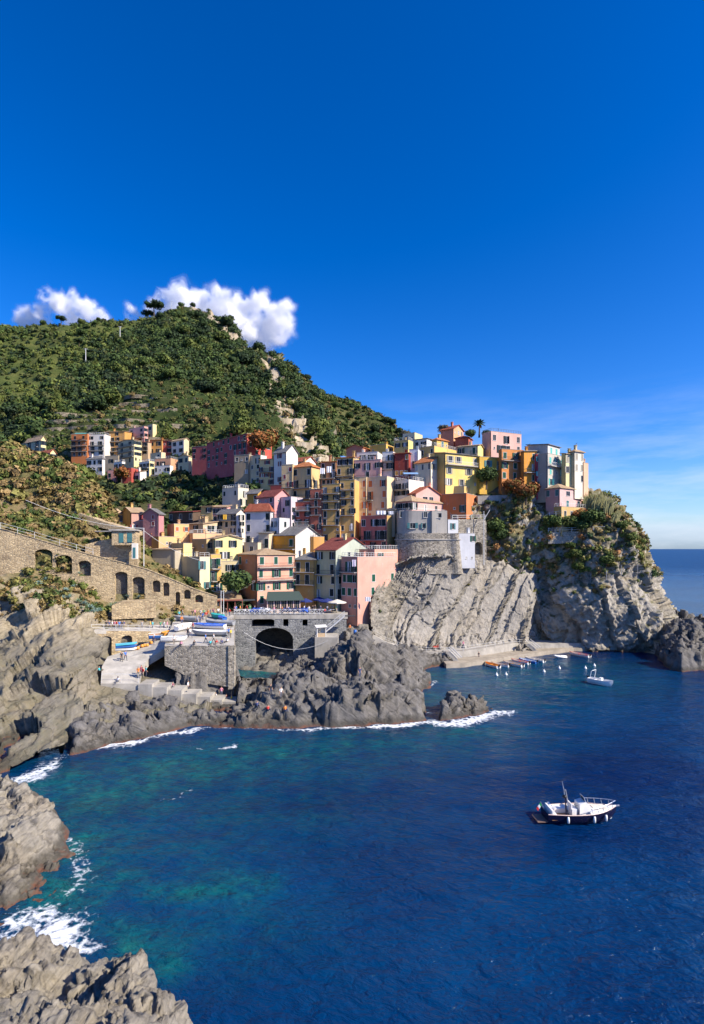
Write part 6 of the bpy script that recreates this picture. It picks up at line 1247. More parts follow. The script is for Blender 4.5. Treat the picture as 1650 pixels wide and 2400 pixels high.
def leaf_mesh(name, parts):
    Vs, Fs, Cs = [], [], []; o = 0
    for V, Fi, c in parts: Vs.append(V); Fs.append(Fi + o); Cs.append(c); o += len(V)
    V, Fi, c = np.concatenate(Vs), np.concatenate(Fs), np.concatenate(Cs)
    return np_mesh(name, V, Fi, M_leaf, smooth=False, attrs={'tint': ('FLOAT_COLOR', np.concatenate([c, np.ones((len(c), 1))], 1))})
def sample(G, n, mask=None, seed=1):
    """random points on a terrain grid, weighted by area"""
    rg = np.random.RandomState(seed); nr, nc = G.shape[:2]
    A = np.linalg.norm(np.cross(G[1:, :-1] - G[:-1, :-1], G[:-1, 1:] - G[:-1, :-1]), axis=2)
    c = (G[1:, :-1] + G[:-1, 1:]) / 2; u = UC + F * c[..., 0] / c[..., 1]; v = HZ + F * (CH - c[..., 2]) / c[..., 1]
    T = np.linspace(0, 1, nr - 1)[:, None] * np.ones((1, nc - 1)); S = np.ones((nr - 1, 1)) * np.linspace(0, 1, nc - 1)
    if mask is not None: A = A * mask(u, v, S, T, c)
    p = (A / A.sum()).ravel(); i = rg.choice(len(p), n, p=p); r, q = i // (nc - 1), i % (nc - 1); a, b = rg.rand(n, 1), rg.rand(n, 1)
    return G[r, q] * (1 - a) * (1 - b) + G[r + 1, q] * a * (1 - b) + G[r, q + 1] * (1 - a) * b + G[r + 1, q + 1] * a * b
GREENS = np.array([(0.036, 0.062, 0.018), (0.048, 0.080, 0.022), (0.072, 0.108, 0.025), (0.115, 0.140, 0.032), (0.030, 0.052, 0.023), (0.085, 0.098, 0.032)])
DRY = np.array([(0.15, 0.11, 0.04), (0.20, 0.14, 0.06), (0.13, 0.12, 0.035), (0.09, 0.10, 0.03), (0.24, 0.12, 0.045)])
def pick(pal, n, w=None): return pal[prng.choice(len(pal), n, p=w)]
def nz(c, s, seed=0): return 0.5 + 0.5 * np.clip(fbm(c.reshape(-1, 3) / s + seed, 3) * 1.6, -1, 1).reshape(c.shape[:2])
def grp(lo, hi, n): return lo + (hi - lo) * prng.rand(n) ** 1.8
def scrub(name, G, n, lo, hi, pal, k, mask, seed, w=None, label=None, up=0.35, leaf=0.34, flat=0.8):
    c = sample(G, n, mask, seed); r = grp(lo, hi, n); c[:, 2] += r * up
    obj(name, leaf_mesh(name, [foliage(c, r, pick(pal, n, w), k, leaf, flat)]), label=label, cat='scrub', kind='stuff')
# main hill: woodland above, terraced vines and shrubs below, bare rock left on the spine at the right
scrub('hill_woodland', G_hill, 4200, 1.8, 5.0, np.concatenate([GREENS, GREENS[:2], GREENS[4:5]]), 85, lambda u, v, S, T, c: (T > 0.215) * (T < 0.66) * (0.30 + nz(c, 55.0) ** 2) * (1 - 0.97 * rockspine(u, v)), 2, leaf=0.22, label='dense evergreen woodland covering the hill')
scrub('hill_scrub', G_hill, 2600, 1.0, 2.6, np.concatenate([GREENS, DRY[:4]]), 50, lambda u, v, S, T, c: (T > 0.17) * (1 - 0.85 * rockspine(u, v)), 3, leaf=0.28, label='low scrub between the trees of the hill')
def terrace_rows(u, v, S, T, c):
    k = (c[..., 2] + fbm(c.reshape(-1, 3) / 60.0, 2).reshape(c.shape[:2]) * 3) / 4.4; fr = k - np.floor(k)
    return (T > 0.56) * (0.05 + 1.0 * (fr > 0.0) * (fr < 0.4)) * (0.2 + nz(c, 30.0) ** 2)
scrub('terrace_vines', G_hill, 3000, 0.6, 1.7, np.concatenate([GREENS[2:4], GREENS[2:4], DRY[2:4], GREENS[:2]]), 36, terrace_rows, 4, label='vines and shrubs in rows on the hill terraces', flat=0.7)
scrub('flank_scrub', G_flank, 3600, 1.1, 3.2, np.concatenate([GREENS, GREENS[:3], DRY[:1]]), 40, lambda u, v, S, T, c: (T > 0.2) * (0.12 + nz(c, 45.0)), 5, label='dotted scrub on the sunlit right flank of the hill')
scrub('ridge_scrub', G_ridge, 2400, 1.5, 4.4, np.concatenate([GREENS[1:], GREENS[2:4]]), 44, lambda u, v, S, T, c: (T > 0.18) * (0.2 + nz(c, 60.0) ** 2), 6, label='scrub and pines on the far left ridge')
scrub('valley_scrub', G_vill, 900, 0.7, 2.6, np.concatenate([GREENS, DRY[:1], GREENS[4:5]]), 60, lambda u, v, S, T, c: (u < 600) * (v > 1085) * (0.15 + nz(c, 14.0)), 7, label='dark shrubs in the shaded garden valley')
scrub('headland_scrub', G_head, 1300, 0.25, 1.15, np.concatenate([GREENS[1:], GREENS[3:4], DRY, DRY[:3], DRY[2:4]]) * 1.5, 60, lambda u, v, S, T, c: ((T < 0.52) + 0.10 * (T < 0.62)) * (S < 0.88) * (T > 0.03) * (0.10 + nz(c, 7.0) ** 2 * 1.2), 8, leaf=0.26, label='green and russet scrub on the upper headland')
scrub('left_scrub', G_left, 1900, 0.3, 1.1, np.concatenate([DRY[:4] * 1.3, DRY[:3] * 1.3, GREENS[1:4]]), 50, lambda u, v, S, T, c: (T > 0.1) * (T < 0.62) * (0.10 + nz(c, 9.0) ** 2) * ((T < 0.36) * 0.7 + (u < 262) * 1.3 + (u > 262) * (T < 0.60) * 0.35 + (T > 0.44) * (u < 215) * 0.25), 9, label='brown and green scrub on the left hillside')
scrub('left_slope_thicket', G_left, 420, 0.8, 1.9, np.concatenate([GREENS[2:4], DRY[:3] * 1.35, DRY[:3] * 1.5]), 80, lambda u, v, S, T, c: (T > 0.1) * (T < 0.26) * (u < 270) * (0.1 + nz(c, 11.0) ** 2), 10, label='bushy thicket on the ridge of the left hillside')
scrub('slab_tufts', G_slab, 130, 0.15, 0.5, np.concatenate([GREENS[1:4], DRY[2:4]]), 40, lambda u, v, S, T, c: (T < 0.8) * (0.05 + (np.abs(S - 0.33) < 0.02) + (S < 0.28) * 0.5 + (np.abs(S - 0.6) < 0.012) * 2 + (T < 0.12) * 3), 11, label='small green tufts in the joints of the slabs')

# ------------------------------------------------------------------ single trees: shared crown and trunk meshes
M_bark = mat_plain((0.10, 0.075, 0.055), 0.9, 'bark')
def crown_mesh(kind, pal):
    lobes, rr = [], []
    if kind == 'round':
        for i in range(9): a = i * 2.4; lobes.append((0.5 * math.cos(a) * (0.4 + 0.1 * i / 3), 0.5 * math.sin(a) * (0.4 + 0.1 * i / 3), 0.62 + 0.06 * (i % 4) + 0.1 * prng.rand())); rr.append(0.30 + 0.12 * prng.rand())
    elif kind == 'cone':
        for i in range(12): h = i / 11; a = i * 2.1; q = 0.32 * (1 - h); lobes.append((q * math.cos(a), q * math.sin(a), 0.28 + 0.95 * h)); rr.append(0.26 * (1 - 0.75 * h) + 0.05)
    elif kind == 'pine':
        for i in range(8): a = i * 2.4; lobes.append((0.48 * math.cos(a) * (i > 1), 0.48 * math.sin(a) * (i > 1), 0.95 + 0.12 * prng.rand())); rr.append(0.20 + 0.10 * prng.rand())
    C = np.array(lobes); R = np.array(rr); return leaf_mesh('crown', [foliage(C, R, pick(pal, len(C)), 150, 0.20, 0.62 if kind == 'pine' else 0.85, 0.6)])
def trunk_mesh(kind):
    b = MB(); top = 0.95 if kind == 'pine' else 0.7; b.tube([(0, 0, -0.15), (0.02, 0.01, top * 0.5), (0.0, 0.03, top)], [0.055, 0.04, 0.02], 6)
    for k in range(5): a = k * 1.3; b.tube([(0.01, 0.01, top * (0.45 + 0.1 * k)), (0.2 * math.cos(a), 0.2 * math.sin(a), top * (0.62 + 0.1 * k))], [0.025, 0.01], 5)
    return b.mesh('trunk', M_bark)
protos = {k: (trunk_mesh(k.split('_')[0]), crown_mesh(k.split('_')[0], p)) for k, p in (('round_a', GREENS[:3]), ('round_b', GREENS[2:4]), ('round_c', GREENS[[0, 4, 4]]), ('cone_a', GREENS[[2, 3, 3]]), ('pine_a', GREENS[[0, 1, 4]]), ('round_d', np.array([(0.16, 0.15, 0.10), (0.13, 0.12, 0.07)])), ('round_e', np.array([(0.26, 0.10, 0.03), (0.16, 0.12, 0.03)])))}
def tree(kind, p, h, label, group=None, wide=1.0, name='tree', cat='tree'):
    t, c = protos[kind]; root = empty(name, p, prng.rand() * 6.28, label=label, cat=cat, group=group); root.scale = (h * wide, h * wide, h)
    obj('trunk', t, root); obj('crown', c, root); return root
def on_grid(G, u, v):
    c = G.reshape(-1, 3); uu = UC + F * c[:, 0] / c[:, 1]; vv = HZ + F * (CH - c[:, 2]) / c[:, 1]; d = (uu - u) ** 2 + (vv - v) ** 2; k = np.argsort(d)[:6]; k = k[np.argmin(c[k, 1])]; return c[k]
for p in sample(G_hill, 80, lambda u, v, S, T, c: (T > 0.27) * (T < 0.7) * (1 - rockspine(u, v)) * (0.2 + nz(c, 50.0)), 31):
    tree(['round_a', 'round_b', 'round_c', 'cone_a', 'round_c'][prng.randint(5)], p - (0, 0, 0.8), 6 + 4.5 * prng.rand(), 'rounded tree standing out of the woodland on the hill', 'trees on the hill', 1.05)
for p in sample(G_ridge, 22, lambda u, v, S, T, c: (T > 0.2) * (T < 0.6) * (u > -40) * (u < 330), 32): tree(['round_a', 'pine_a', 'round_b'][prng.randint(3)], p - (0, 0, 0.5), 5 + 3.5 * prng.rand(), 'tree standing out on the far left ridge', 'trees on the far ridge')
for p in sample(G_flank, 24, lambda u, v, S, T, c: (T > 0.22) * (u > 690), 33): tree(['round_a', 'round_c'][prng.randint(2)], p - (0, 0, 0.5), 5 + 3 * prng.rand(), 'small dark tree on the sunlit right flank of the hill', 'trees on the hill flank')
for u, k, h, l in ((358, 'pine_a', 14, 'tall umbrella pine breaking the skyline left of the summit'), (340, 'pine_a', 10, 'lower pine left of the tall skyline pine'), (200, 'round_c', 6, 'round dark tree on the skyline of the far ridge, right one'), (140, 'pine_a', 10, 'wide pine on the skyline near the left edge'), (105, 'round_a', 7, 'dark bushy tree on the skyline nearest the left edge'), (620, 'round_c', 7, 'round tree at the shoulder right of the cloud'), (722, 'round_c', 7, 'lone dark bush on the right skyline of the hill'), (456, 'round_c', 5, 'dark tree on the very summit of the hill'), (420, 'round_a', 5.5, 'tree just left of the summit'), (545, 'round_c', 6, 'tree on the right shoulder below the summit')):
    Gx = G_flank if u > 600 else (G_ridge if u < 250 else G_hill); c = Gx[int(Gx.shape[0] * 0.12):].reshape(-1, 3); uu = UC + F * c[:, 0] / c[:, 1]; m = np.abs(uu - u) < 6; q = c[m][np.argmin((HZ + F * (CH - c[m][:, 2]) / c[m][:, 1]))]
    tree(k, q - (0, 0, 0.30 * h if k[0] == 'r' else 0.8), h, l)
for u, v, D, k, h, l in ((552, 1402, 124.5, 'round_a', 5.2, 'leafy green tree between amber and orange harbour houses'), (566, 1030, 200, 'cone_a', 10, 'bright green pointed tree behind the crimson house'), (250, 1028, 0, 'round_b', 6, ''), (616, 1070, 183, 'round_e', 7.5, 'bare russet tree in front of the sunlit crimson gable'), (390, 1110, 0, 'round_c', 5, ''), (285, 1128, 224, 'round_e', 5, 'russet autumn tree below the red cottages'), (192, 1150, 214, 'round_b', 8, 'light green slender tree in the dark valley'), (1140, 1142, 151.5, 'round_a', 4.6, 'dense green tree below the mustard house'), (1102, 1030, 172, 'round_a', 2.6, 'garden shrub tree left of the palm on the crest'), (1140, 1028, 171, 'round_c', 2.2, 'garden shrub tree right of the palm on the crest'), (950, 1030, 182, 'round_d', 2.6, 'dry garden bush on the crest'), (1040, 1020, 184, 'round_d', 3.0, 'thin dry bush behind the coral house'), (392, 1036, 268, 'cone_a', 7, 'bright green bush above the far row of houses'), (575, 1214, 147, 'round_a', 2.6, 'small tree in front of the pink terrace house')):
    if D: tree(k, P(u, v, D), h, l)
# dry stone terraces and grass strips along the contours of the lower hill
M_grass = mat_plain((0.17, 0.17, 0.05), 0.9, 'terrace_grass', var=0.5, scale=0.4); M_dry = mat_stone('dry_terrace_wall', (0.36, 0.30, 0.21), (0.12, 0.10, 0.07), 0.9, (0.10, 0.09, 0.06))
def contour_terrace(z, u0, u1, k):
    run, nr = [], G_hill.shape[0]
    for j in range(G_hill.shape[1]):
        c = G_hill[int(nr * 0.5):, j]; i = np.where((c[:-1, 2] >= z) & (c[1:, 2] < z))[0]
        if len(i):
            p = c[i[-1]]; u = UC + F * p[0] / p[1]
            if u0 < u < u1 and p[1] < 400: run.append((p[0], p[1], z))
    if len(run) < 8: return
    A = np.array(run); 
    for _ in range(3): A[1:-1, :2] = 0.25 * A[:-2, :2] + 0.5 * A[1:-1, :2] + 0.25 * A[2:, :2]
    A[:, 2] += 0.5 * np.sin(A[:, 0] / 17.0 + k); n = len(A); dy = -1.4 - 0.5 * np.sin(A[:, 0] / 6.0 + k)
    lo = A + np.stack([0 * dy, dy, -1.9 + 0 * dy], 1); hi = A + np.stack([0 * dy, dy + 0.15, 0.35 + 0 * dy], 1); bk = A + np.stack([0 * dy, 2.6 + 0 * dy, 0.75 + 0 * dy], 1)
    root = empty('hill_terrace', A[n // 2], label='dry stone vineyard terrace on the lower hill, number %s from the bottom' % 'one two three four five six seven eight nine ten eleven twelve thirteen fourteen'.split()[k], cat='terrace', group='vineyard terraces'); o = A[n // 2]
    f = [(i, i + 1, n + i + 1, n + i) for i in range(n - 1)]
    MB().add(np.concatenate([lo, hi]) - o, f).build('stone_face', M_dry, root); MB().add(np.concatenate([hi, bk]) - o, f).build('grass_strip', M_grass, root)
for k, z in enumerate(np.linspace(76, 128, 12)): contour_terrace(z, -60, 300 + 170 * ((k * 0.618) % 1.0), k)
# rounded bushes on the headland that stand out singly
for u, v, r, k, l in ((1348, 1310, 1.6, 'round_b', 'pale green domed bush in the middle of the headland'), (1352, 1340, 1.5, 'round_b', 'pale green domed bush low on the headland'), (1331, 1312, 1.2, 'round_b', 'small domed bush left of the middle one'), (1335, 1288, 1.3, 'round_b', 'yellow-green bush beside the timber railing end'), (1420, 1322, 1.7, 'round_b', 'wide green bush above the net fence'), (1294, 1238, 2.6, 'round_b', 'light green garden bush at the stair of the pink house'), (1334, 1240, 2.6, 'round_b', 'clipped bright bush on the garden terrace'), (1384, 1232, 2.7, 'round_a', 'large dark green bush on the garden terrace'), (1360, 1242, 2.0, 'round_a', 'low bush between the garden terrace bushes'), (1347, 1225, 2.4, 'round_e', 'russet bush below the pink headland house'), (1160, 1250, 2.6, 'round_a', 'dark ivy mass beside the tall rubble wall, upper'), (1172, 1272, 2.4, 'round_a', 'dark ivy mass beside the tall rubble wall, lower'), (1232, 1170, 3.0, 'round_e', 'brown bush under the orange houses'), (1200, 1150, 2.4, 'round_e', 'brown shrub under the mustard house'), (1262, 1158, 2.2, 'round_b', 'olive bush under the crimson house'), (1458, 1240, 1.5, 'round_b', 'green bush on the seaward edge of the headland'), (1478, 1268, 1.3, 'round_b', 'lower green bush on the seaward edge of the headland')):
    tree(k, on_grid(G_head, u, v) - (0, 0.4, 0.3 * r), r * 1.5, l, 'bushes on the headland', 1.15, 'bush', 'bush')
# palm on the crest
def palm():
    p = P(1123, 1018, 172); root = empty('palm_tree', p, label='single palm tree on the crest beside the pink house', cat='palm'); MB().tube([(0, 0, -1), (0.1, 0, 1.5), (0.05, 0, 3.4)], [0.28, 0.22, 0.2], 8).build('trunk', M_bark, root)
    m = mat_plain((0.05, 0.085, 0.03), 0.6, 'palm_leaf')
    for k in range(26):
        a = k * 2.4; el = 1.25 - 1.5 * (k / 26); b = MB(); pts = []
        for i in range(6): t = i / 5; pts.append((math.cos(a) * 2.2 * t * math.cos(el * (1 - 0.35 * t)), math.sin(a) * 2.2 * t * math.cos(el * (1 - 0.35 * t)), 3.4 + 2.2 * t * math.sin(el) - 0.9 * t * t))
        for i in range(5):
            q0, q1 = Vector(pts[i]), Vector(pts[i + 1]); s = Vector((-math.sin(a), math.cos(a), -0.35)); w0, w1 = 0.42 * math.sin(0.4 + 2.5 * i / 5), 0.42 * math.sin(0.4 + 2.5 * (i + 1) / 5) * (i < 4)
            b.quad(q0, q0 + s * w0, q1 + s * w1, q1); s2 = Vector((math.sin(a), -math.cos(a), -0.35)); b.quad(q0, q1, q1 + s2 * w1, q0 + s2 * w0)
        b.build('frond', m, root)
palm()
# agaves: rosettes of thick pointed leaves
def agave_mesh(n, c):
    b = MB()
    for k in range(n):
        a = k * 2.399; el = 0.25 + 1.05 * k / n; d = Vector((math.cos(a) * math.cos(el), math.sin(a) * math.cos(el), math.sin(el))); s = Vector((-math.sin(a), math.cos(a), 0)); u = d.cross(s)
        L = 1.0 - 0.25 * k / n; p0, p1, p2 = Vector((0, 0, 0.05)), d * L * 0.5, d * L + Vector((0, 0, -0.06))
        b.add([p0 - s * 0.06, p0 + s * 0.06, p1 + s * 0.085, p1 - s * 0.085, p2, p1 + u * 0.05, p0 + u * 0.04], [(0, 1, 6), (0, 6, 5, 3), (6, 1, 2, 5), (3, 5, 4), (5, 2, 4), (0, 3, 2, 1), (3, 4, 2)])
    return b.mesh('agave', c)
ag = [agave_mesh(20, mat_plain((0.20, 0.30, 0.25), 0.5, 'agave_leaf')), agave_mesh(16, mat_plain((0.13, 0.20, 0.12), 0.5, 'green_agave_leaf')), agave_mesh(22, mat_plain((0.24, 0.24, 0.06), 0.5, 'yellow_aloe_leaf'))]
for i, (u, v, s, k) in enumerate(((95, 1372, 1.1, 0), (112, 1362, 1.0, 0), (128, 1386, 1.4, 0), (136, 1378, 1.0, 1), (158, 1386, .9, 0), (178, 1380, 1.3, 0), (190, 1350, 1.1, 0), (205, 1366, 1.0, 0), (152, 1404, 1.2, 0), (168, 1408, 1.4, 0), (186, 1412, 1.2, 1), (202, 1420, 1.3, 0), (214, 1428, 1.4, 0), (228, 1420, 1.2, 1), (224, 1440, 1.3, 0), (236, 1434, 1.1, 0), (145, 1396, 1.0, 1), (195, 1430, 1.0, 1), (104, 1346, 1.0, 2), (118, 1340, 1.2, 2), (132, 1336, 1.1, 2), (142, 1344, 1.0, 2), (98, 1336, .9, 2), (266, 1424, 1.4, 1), (276, 1420, 1.1, 1), (302, 1400, 1.0, 0), (330, 1404, .9, 0), (205, 1332, 1.0, 0), (1230, 1205, 1.6, 0), (1215, 1218, 1.2, 0), (1300, 1355, .8, 0), (1276, 1352, .8, 0))):
    G = G_head if u > 1000 else G_left; q = on_grid(G, u, v) + (0, -0.5, 0.35)
    o = obj('agave', ag[k], None, q, prng.rand() * 6.28, (s, s, s), label=('blue-grey agave rosette on the left slope', 'green agave rosette on the left slope', 'yellowish aloe rosette near the left arches')[k] if u < 1000 else 'blue-grey agave rosette on the headland', cat='agave', group='agaves and aloes'); o.rotation_euler[0] = 0.35
# tall cane on the seaward edge, thin blades fanning out
def cane(u, v, h, n, label, tilt=0.25):
    p = on_grid(G_head, u, v) - (0, 0.3, 0.3); b = MB(); rg = random.Random(u)
    for k in range(n):
        a = rg.random() * 6.28; r = rg.random() * h * 0.3; L = h * (0.6 + 0.5 * rg.random()); x, y = r * math.cos(a), r * math.sin(a) * 0.6; t = tilt * L * (0.4 + rg.random()); w = 0.05
        q = [(x, y, 0), (x + t * 0.3, y, L * 0.55), (x + t * (0.8 + 0.5 * rg.random()), y + rg.uniform(-.3, .3), L)]
        b.add([(q[0][0] - w, y, 0), (q[0][0] + w, y, 0), (q[1][0] + w * 1.6, q[1][1], q[1][2]), (q[1][0] - w * 1.6, q[1][1], q[1][2]), q[2], (q[1][0], q[1][1] + 0.1, q[1][2])], [(0, 1, 2, 3), (3, 2, 4), (3, 5, 4), (0, 1, 5)])
    b.build('cane_clump', mat_plain((0.30, 0.285, 0.12), 0.8, 'cane'), loc=p, label=label, cat='cane', group='cane on the headland')
cane(1398, 1200, 6.0, 170, 'tall feathery cane on the seaward skyline, largest clump'); cane(1420, 1205, 5.0, 120, 'cane leaning over the sea edge'); cane(1438, 1222, 3.6, 60, 'thin cane stalks lowest on the sea edge', 0.45); cane(1375, 1190, 5.0, 110, 'cane right of the pink headland house'); cane(1245, 1165, 3.0, 70, 'brown cane under the amber-orange house', 0.1); cane(1215, 1158, 2.6, 60, 'brown cane under the orange house', 0.1)
# ------------------------------------------------------------------ boats
M_white = mat_plain((0.78, 0.77, 0.74), 0.35, 'white_gelcoat'); M_oran = mat_plain((0.70, 0.30, 0.05), 0.5, 'orange_paint'); M_teak = mat_plain((0.36, 0.20, 0.10), 0.55, 'varnished_wood'); M_navyh = mat_plain((0.006, 0.007, 0.03), 0.25, 'navy_hull'); M_bhull = mat_plain((0.03, 0.13, 0.42), 0.4, 'blue_hull')
M_grey = mat_plain((0.30, 0.31, 0.32), 0.5, 'grey_boat_paint'); M_black = mat_plain((0.015, 0.015, 0.018), 0.4, 'black_plastic'); M_redb = mat_plain((0.55, 0.07, 0.04), 0.4, 'red_paint'); M_teal = mat_plain((0.03, 0.38, 0.36), 0.6, 'teal_tarpaulin'); M_steel = mat_plain((0.62, 0.63, 0.65), 0.25, 'steel_tube', metal=0.6)
def hull_sections(L, B, h, n=13, transom=0.75, sheer=0.28, m=7):
    out = []
    for i in range(n):
        t = i / (n - 1); x = -L / 2 + L * t
        hb = B / 2 * (transom + (1 - transom) * math.sin(min(t / 0.45, 1) * math.pi / 2)) * (1 - max(0, (t - 0.45) / 0.55) ** 2.3)
        top = h + sheer * h * max(0, (t - 0.3) / 0.7) ** 2 + 0.06 * h * (1 - t); keel = -0.12 * h + 0.9 * h * max(0, (t - 0.8) / 0.2) ** 2.2
        sec = []
        for k in range(m): a = k / (m - 1) * math.pi / 2; sec.append((x, hb * math.sin(a) ** 0.75, keel + (top - keel) * (1 - math.cos(a)) ** 1.15))
        out.append(sec)
    return out
def boat(loc, rz, L, B, h, hullm, inm, rimm, label, motor=True, cover=None, seats=2, group=None, name='rowing_boat', cat='boat', tilt=0.0, extra=None):
    root = empty(name, loc, rz, label=label, cat=cat, group=group); root.rotation_euler[0] = tilt
    S = hull_sections(L, B, h); n, m = len(S), len(S[0]); b = MB()
    for sg in (1, -1):
        vs = [(x, y * sg, z) for s in S for x, y, z in s]; f = [(i * m + k, (i + 1) * m + k, (i + 1) * m + k + 1, i * m + k + 1)[::sg] for i in range(n - 1) for k in range(m - 1)]; b.add(vs, f)
    tr = [(x, y, z) for x, y, z in S[0]] + [(x, -y, z) for x, y, z in S[0][::-1]]; b.add(tr, [tuple(range(len(tr)))])
    b.build('hull', hullm, root, smooth=True)
    ib = MB()                                             # lining: inset shell with a flat sole
    vs = []
    for i, s in enumerate(S):
        hb, top = max(0.0, s[-1][1] - 0.05), s[-1][2]; fl = max(0.25 * h, s[0][2] + 0.1); x = s[0][0] + (0.06 if i == 0 else (-0.08 if i == n - 1 else 0)); vs += [(x, -hb, top - 0.02), (x, -hb * 0.75, fl), (x, hb * 0.75, fl), (x, hb, top - 0.02)]
    ib.add(vs, [(4 * i + k, 4 * i + k + 1, 4 * i + 5 + k, 4 * i + 4 + k) for i in range(n - 1) for k in range(3)] + [(0, 3, 2, 1)]); ib.build('lining', inm, root)
    for sg in (1, -1): MB().tube([(s[-1][0], s[-1][1] * sg, s[-1][2]) for s in S], 0.05, 5).build('gunwale', rimm, root)
    for k in range(seats): i = 3 + 4 * k; w = S[i][-1][1] - 0.06; MB().box((S[i][0][0] - 0.14, -w, S[i][-1][2] - 0.22), (S[i][0][0] + 0.14, w, S[i][-1][2] - 0.17)).build('thwart', rimm, root)
    if motor:
        mo = MB(); mo.box((-L / 2 - 0.32, -0.13, h * 0.9), (-L / 2 - 0.02, 0.13, h * 0.9 + 0.42)); mo.box((-L / 2 - 0.22, -0.05, -0.3), (-L / 2 - 0.08, 0.05, h * 0.9)); mo.build('outboard_motor', M_black, root)
    if cover:
        cb = MB(); vs = []
        for i, s in enumerate(S):
            w, top = s[-1][1] + 0.05, s[-1][2]; ridge = top + 0.28 * h * math.sin(math.pi * (0.1 + 0.8 * i / (n - 1))) + 0.05 * math.sin(i * 2.1) + 0.03
            x = s[0][0]; vs += [(x, -w, top - 0.18), (x, -w, top + 0.03), (x, -w * 0.5, (top + ridge) / 2 + 0.05 * math.sin(i * 1.7)), (x, 0, ridge), (x, w * 0.5, (top + ridge) / 2 + 0.05 * math.cos(i * 1.9)), (x, w, top + 0.03), (x, w, top - 0.18)]
        cb.add(vs, [(7 * i + k, 7 * i + k + 1, 7 * i + 8 + k, 7 * i + 7 + k) for i in range(n - 1) for k in range(6)]); cb.build('cover', cover, root)
    if extra: extra(root, L, B, h)
    return root
def aim(u0, v0, u1, v1):
    a, b = W(u0, v0), W(u1, v1); return (a + b) / 2, math.atan2(b[1] - a[1], b[0] - a[0])
GM = 'boats moored along the quay'
for q in (((1153, 1562), 115, 4.6, M_white, M_oran, M_oran, 'moored boat with bright orange inside, left end of the line'), ((1172, 1561), 140, 4.2, M_white, M_canv, M_teak, 'moored white boat with brown rim, second from the left of the line'), ((1202, 1559), 128, 5.2, M_white, M_canv, M_teak, 'moored long white boat with brown rim, third from the left of the line'), ((1219, 1554), 130, 4.6, M_white, M_canv, M_redb, 'moored white boat with red rim, left of the blue boat'), ((1237, 1552), 130, 4.6, M_bhull, M_white, M_bhull, 'moored blue boat in the line along the quay'), ((1253, 1549), 130, 5.0, M_white, M_canv, M_canv, 'moored white boat with cream rim, right of the blue boat'), ((1358, 1537), 125, 5.4, M_white, M_canv, M_redb, 'white boat with red rim moored apart near the bright ledge')):
    (u, v), a, L, hm, im, rm, lab = q; p = W(u, v); boat(p - (0, 0, 0.12), rad(a), L, L * 0.36, 0.62, hm, im, rm, lab, group=GM)
def dinghy():
    root = empty('dinghy', W(1314, 1541) + (0, 0, 0.1), rad(165), label='small pale inflatable dinghy between the moored boats', cat='dinghy', group=GM)
    MB().tube([(-1.4, -0.6, 0.1), (0.6, -0.6, 0.1), (1.2, -0.35, 0.2), (1.45, 0, 0.25), (1.2, 0.35, 0.2), (0.6, 0.6, 0.1), (-1.4, 0.6, 0.1)], 0.22, 8).build('tube', M_white, root, smooth=True); MB().box((-1.3, -0.5, -0.05), (1.0, 0.5, 0.03)).build('floor', M_grey, root); MB().box((-0.2, -0.5, 0.2), (0.1, 0.5, 0.26)).build('seat', M_grey, root)
dinghy()
def targa(root, L, B, h):
    for sg in (1, -1): MB().tube([(-L * 0.36, sg * B * 0.44, h), (-L * 0.30, sg * B * 0.44, h + 1.5), (-L * 0.28, sg * B * 0.36, h + 1.65)], 0.06, 6).build('arch_leg', M_white, root)
    MB().tube([(-L * 0.28, -B * 0.37, h + 1.65), (-L * 0.28, B * 0.37, h + 1.65)], 0.06, 6).build('arch_top', M_white, root); MB().box((-0.2, -0.35, h * 0.4), (0.3, 0.35, h + 0.45)).build('console', M_white, root)
boat(W(1408, 1604) - (0, 0, 0.1), rad(-52), 4.8, 2.0, 0.95, M_white, M_white, M_white, 'open white motor boat with a tall arch at anchor', extra=targa, name='motor_boat', seats=1)
M_buoy = mat_plain((0.80, 0.80, 0.76), 0.5, 'buoy_plastic')
bme = MB().lathe([(0.0, -0.28), (0.2, -0.2), (0.28, 0.0), (0.2, 0.22), (0.07, 0.3), (0.05, 0.5), (0.0, 0.52)], 10).mesh('buoy', M_buoy, True)
for u, v, lab in ((1164, 1583, 'in front of the orange-lined boat'), (1186, 1582, 'second from the left'), (1275, 1575, 'right of the moored line'), (1311, 1567, 'below the pale dinghy'), (1372, 1567, 'left of the topmost right one'), (1393, 1561, 'farthest right, above the anchored motor boat')):
    obj('mooring_buoy', bme, None, W(u, v) + (0, 0, 0.05), 0, (1.15, 1.15, 1.15), label='white mooring buoy ' + lab, cat='buoy', group='mooring buoys')
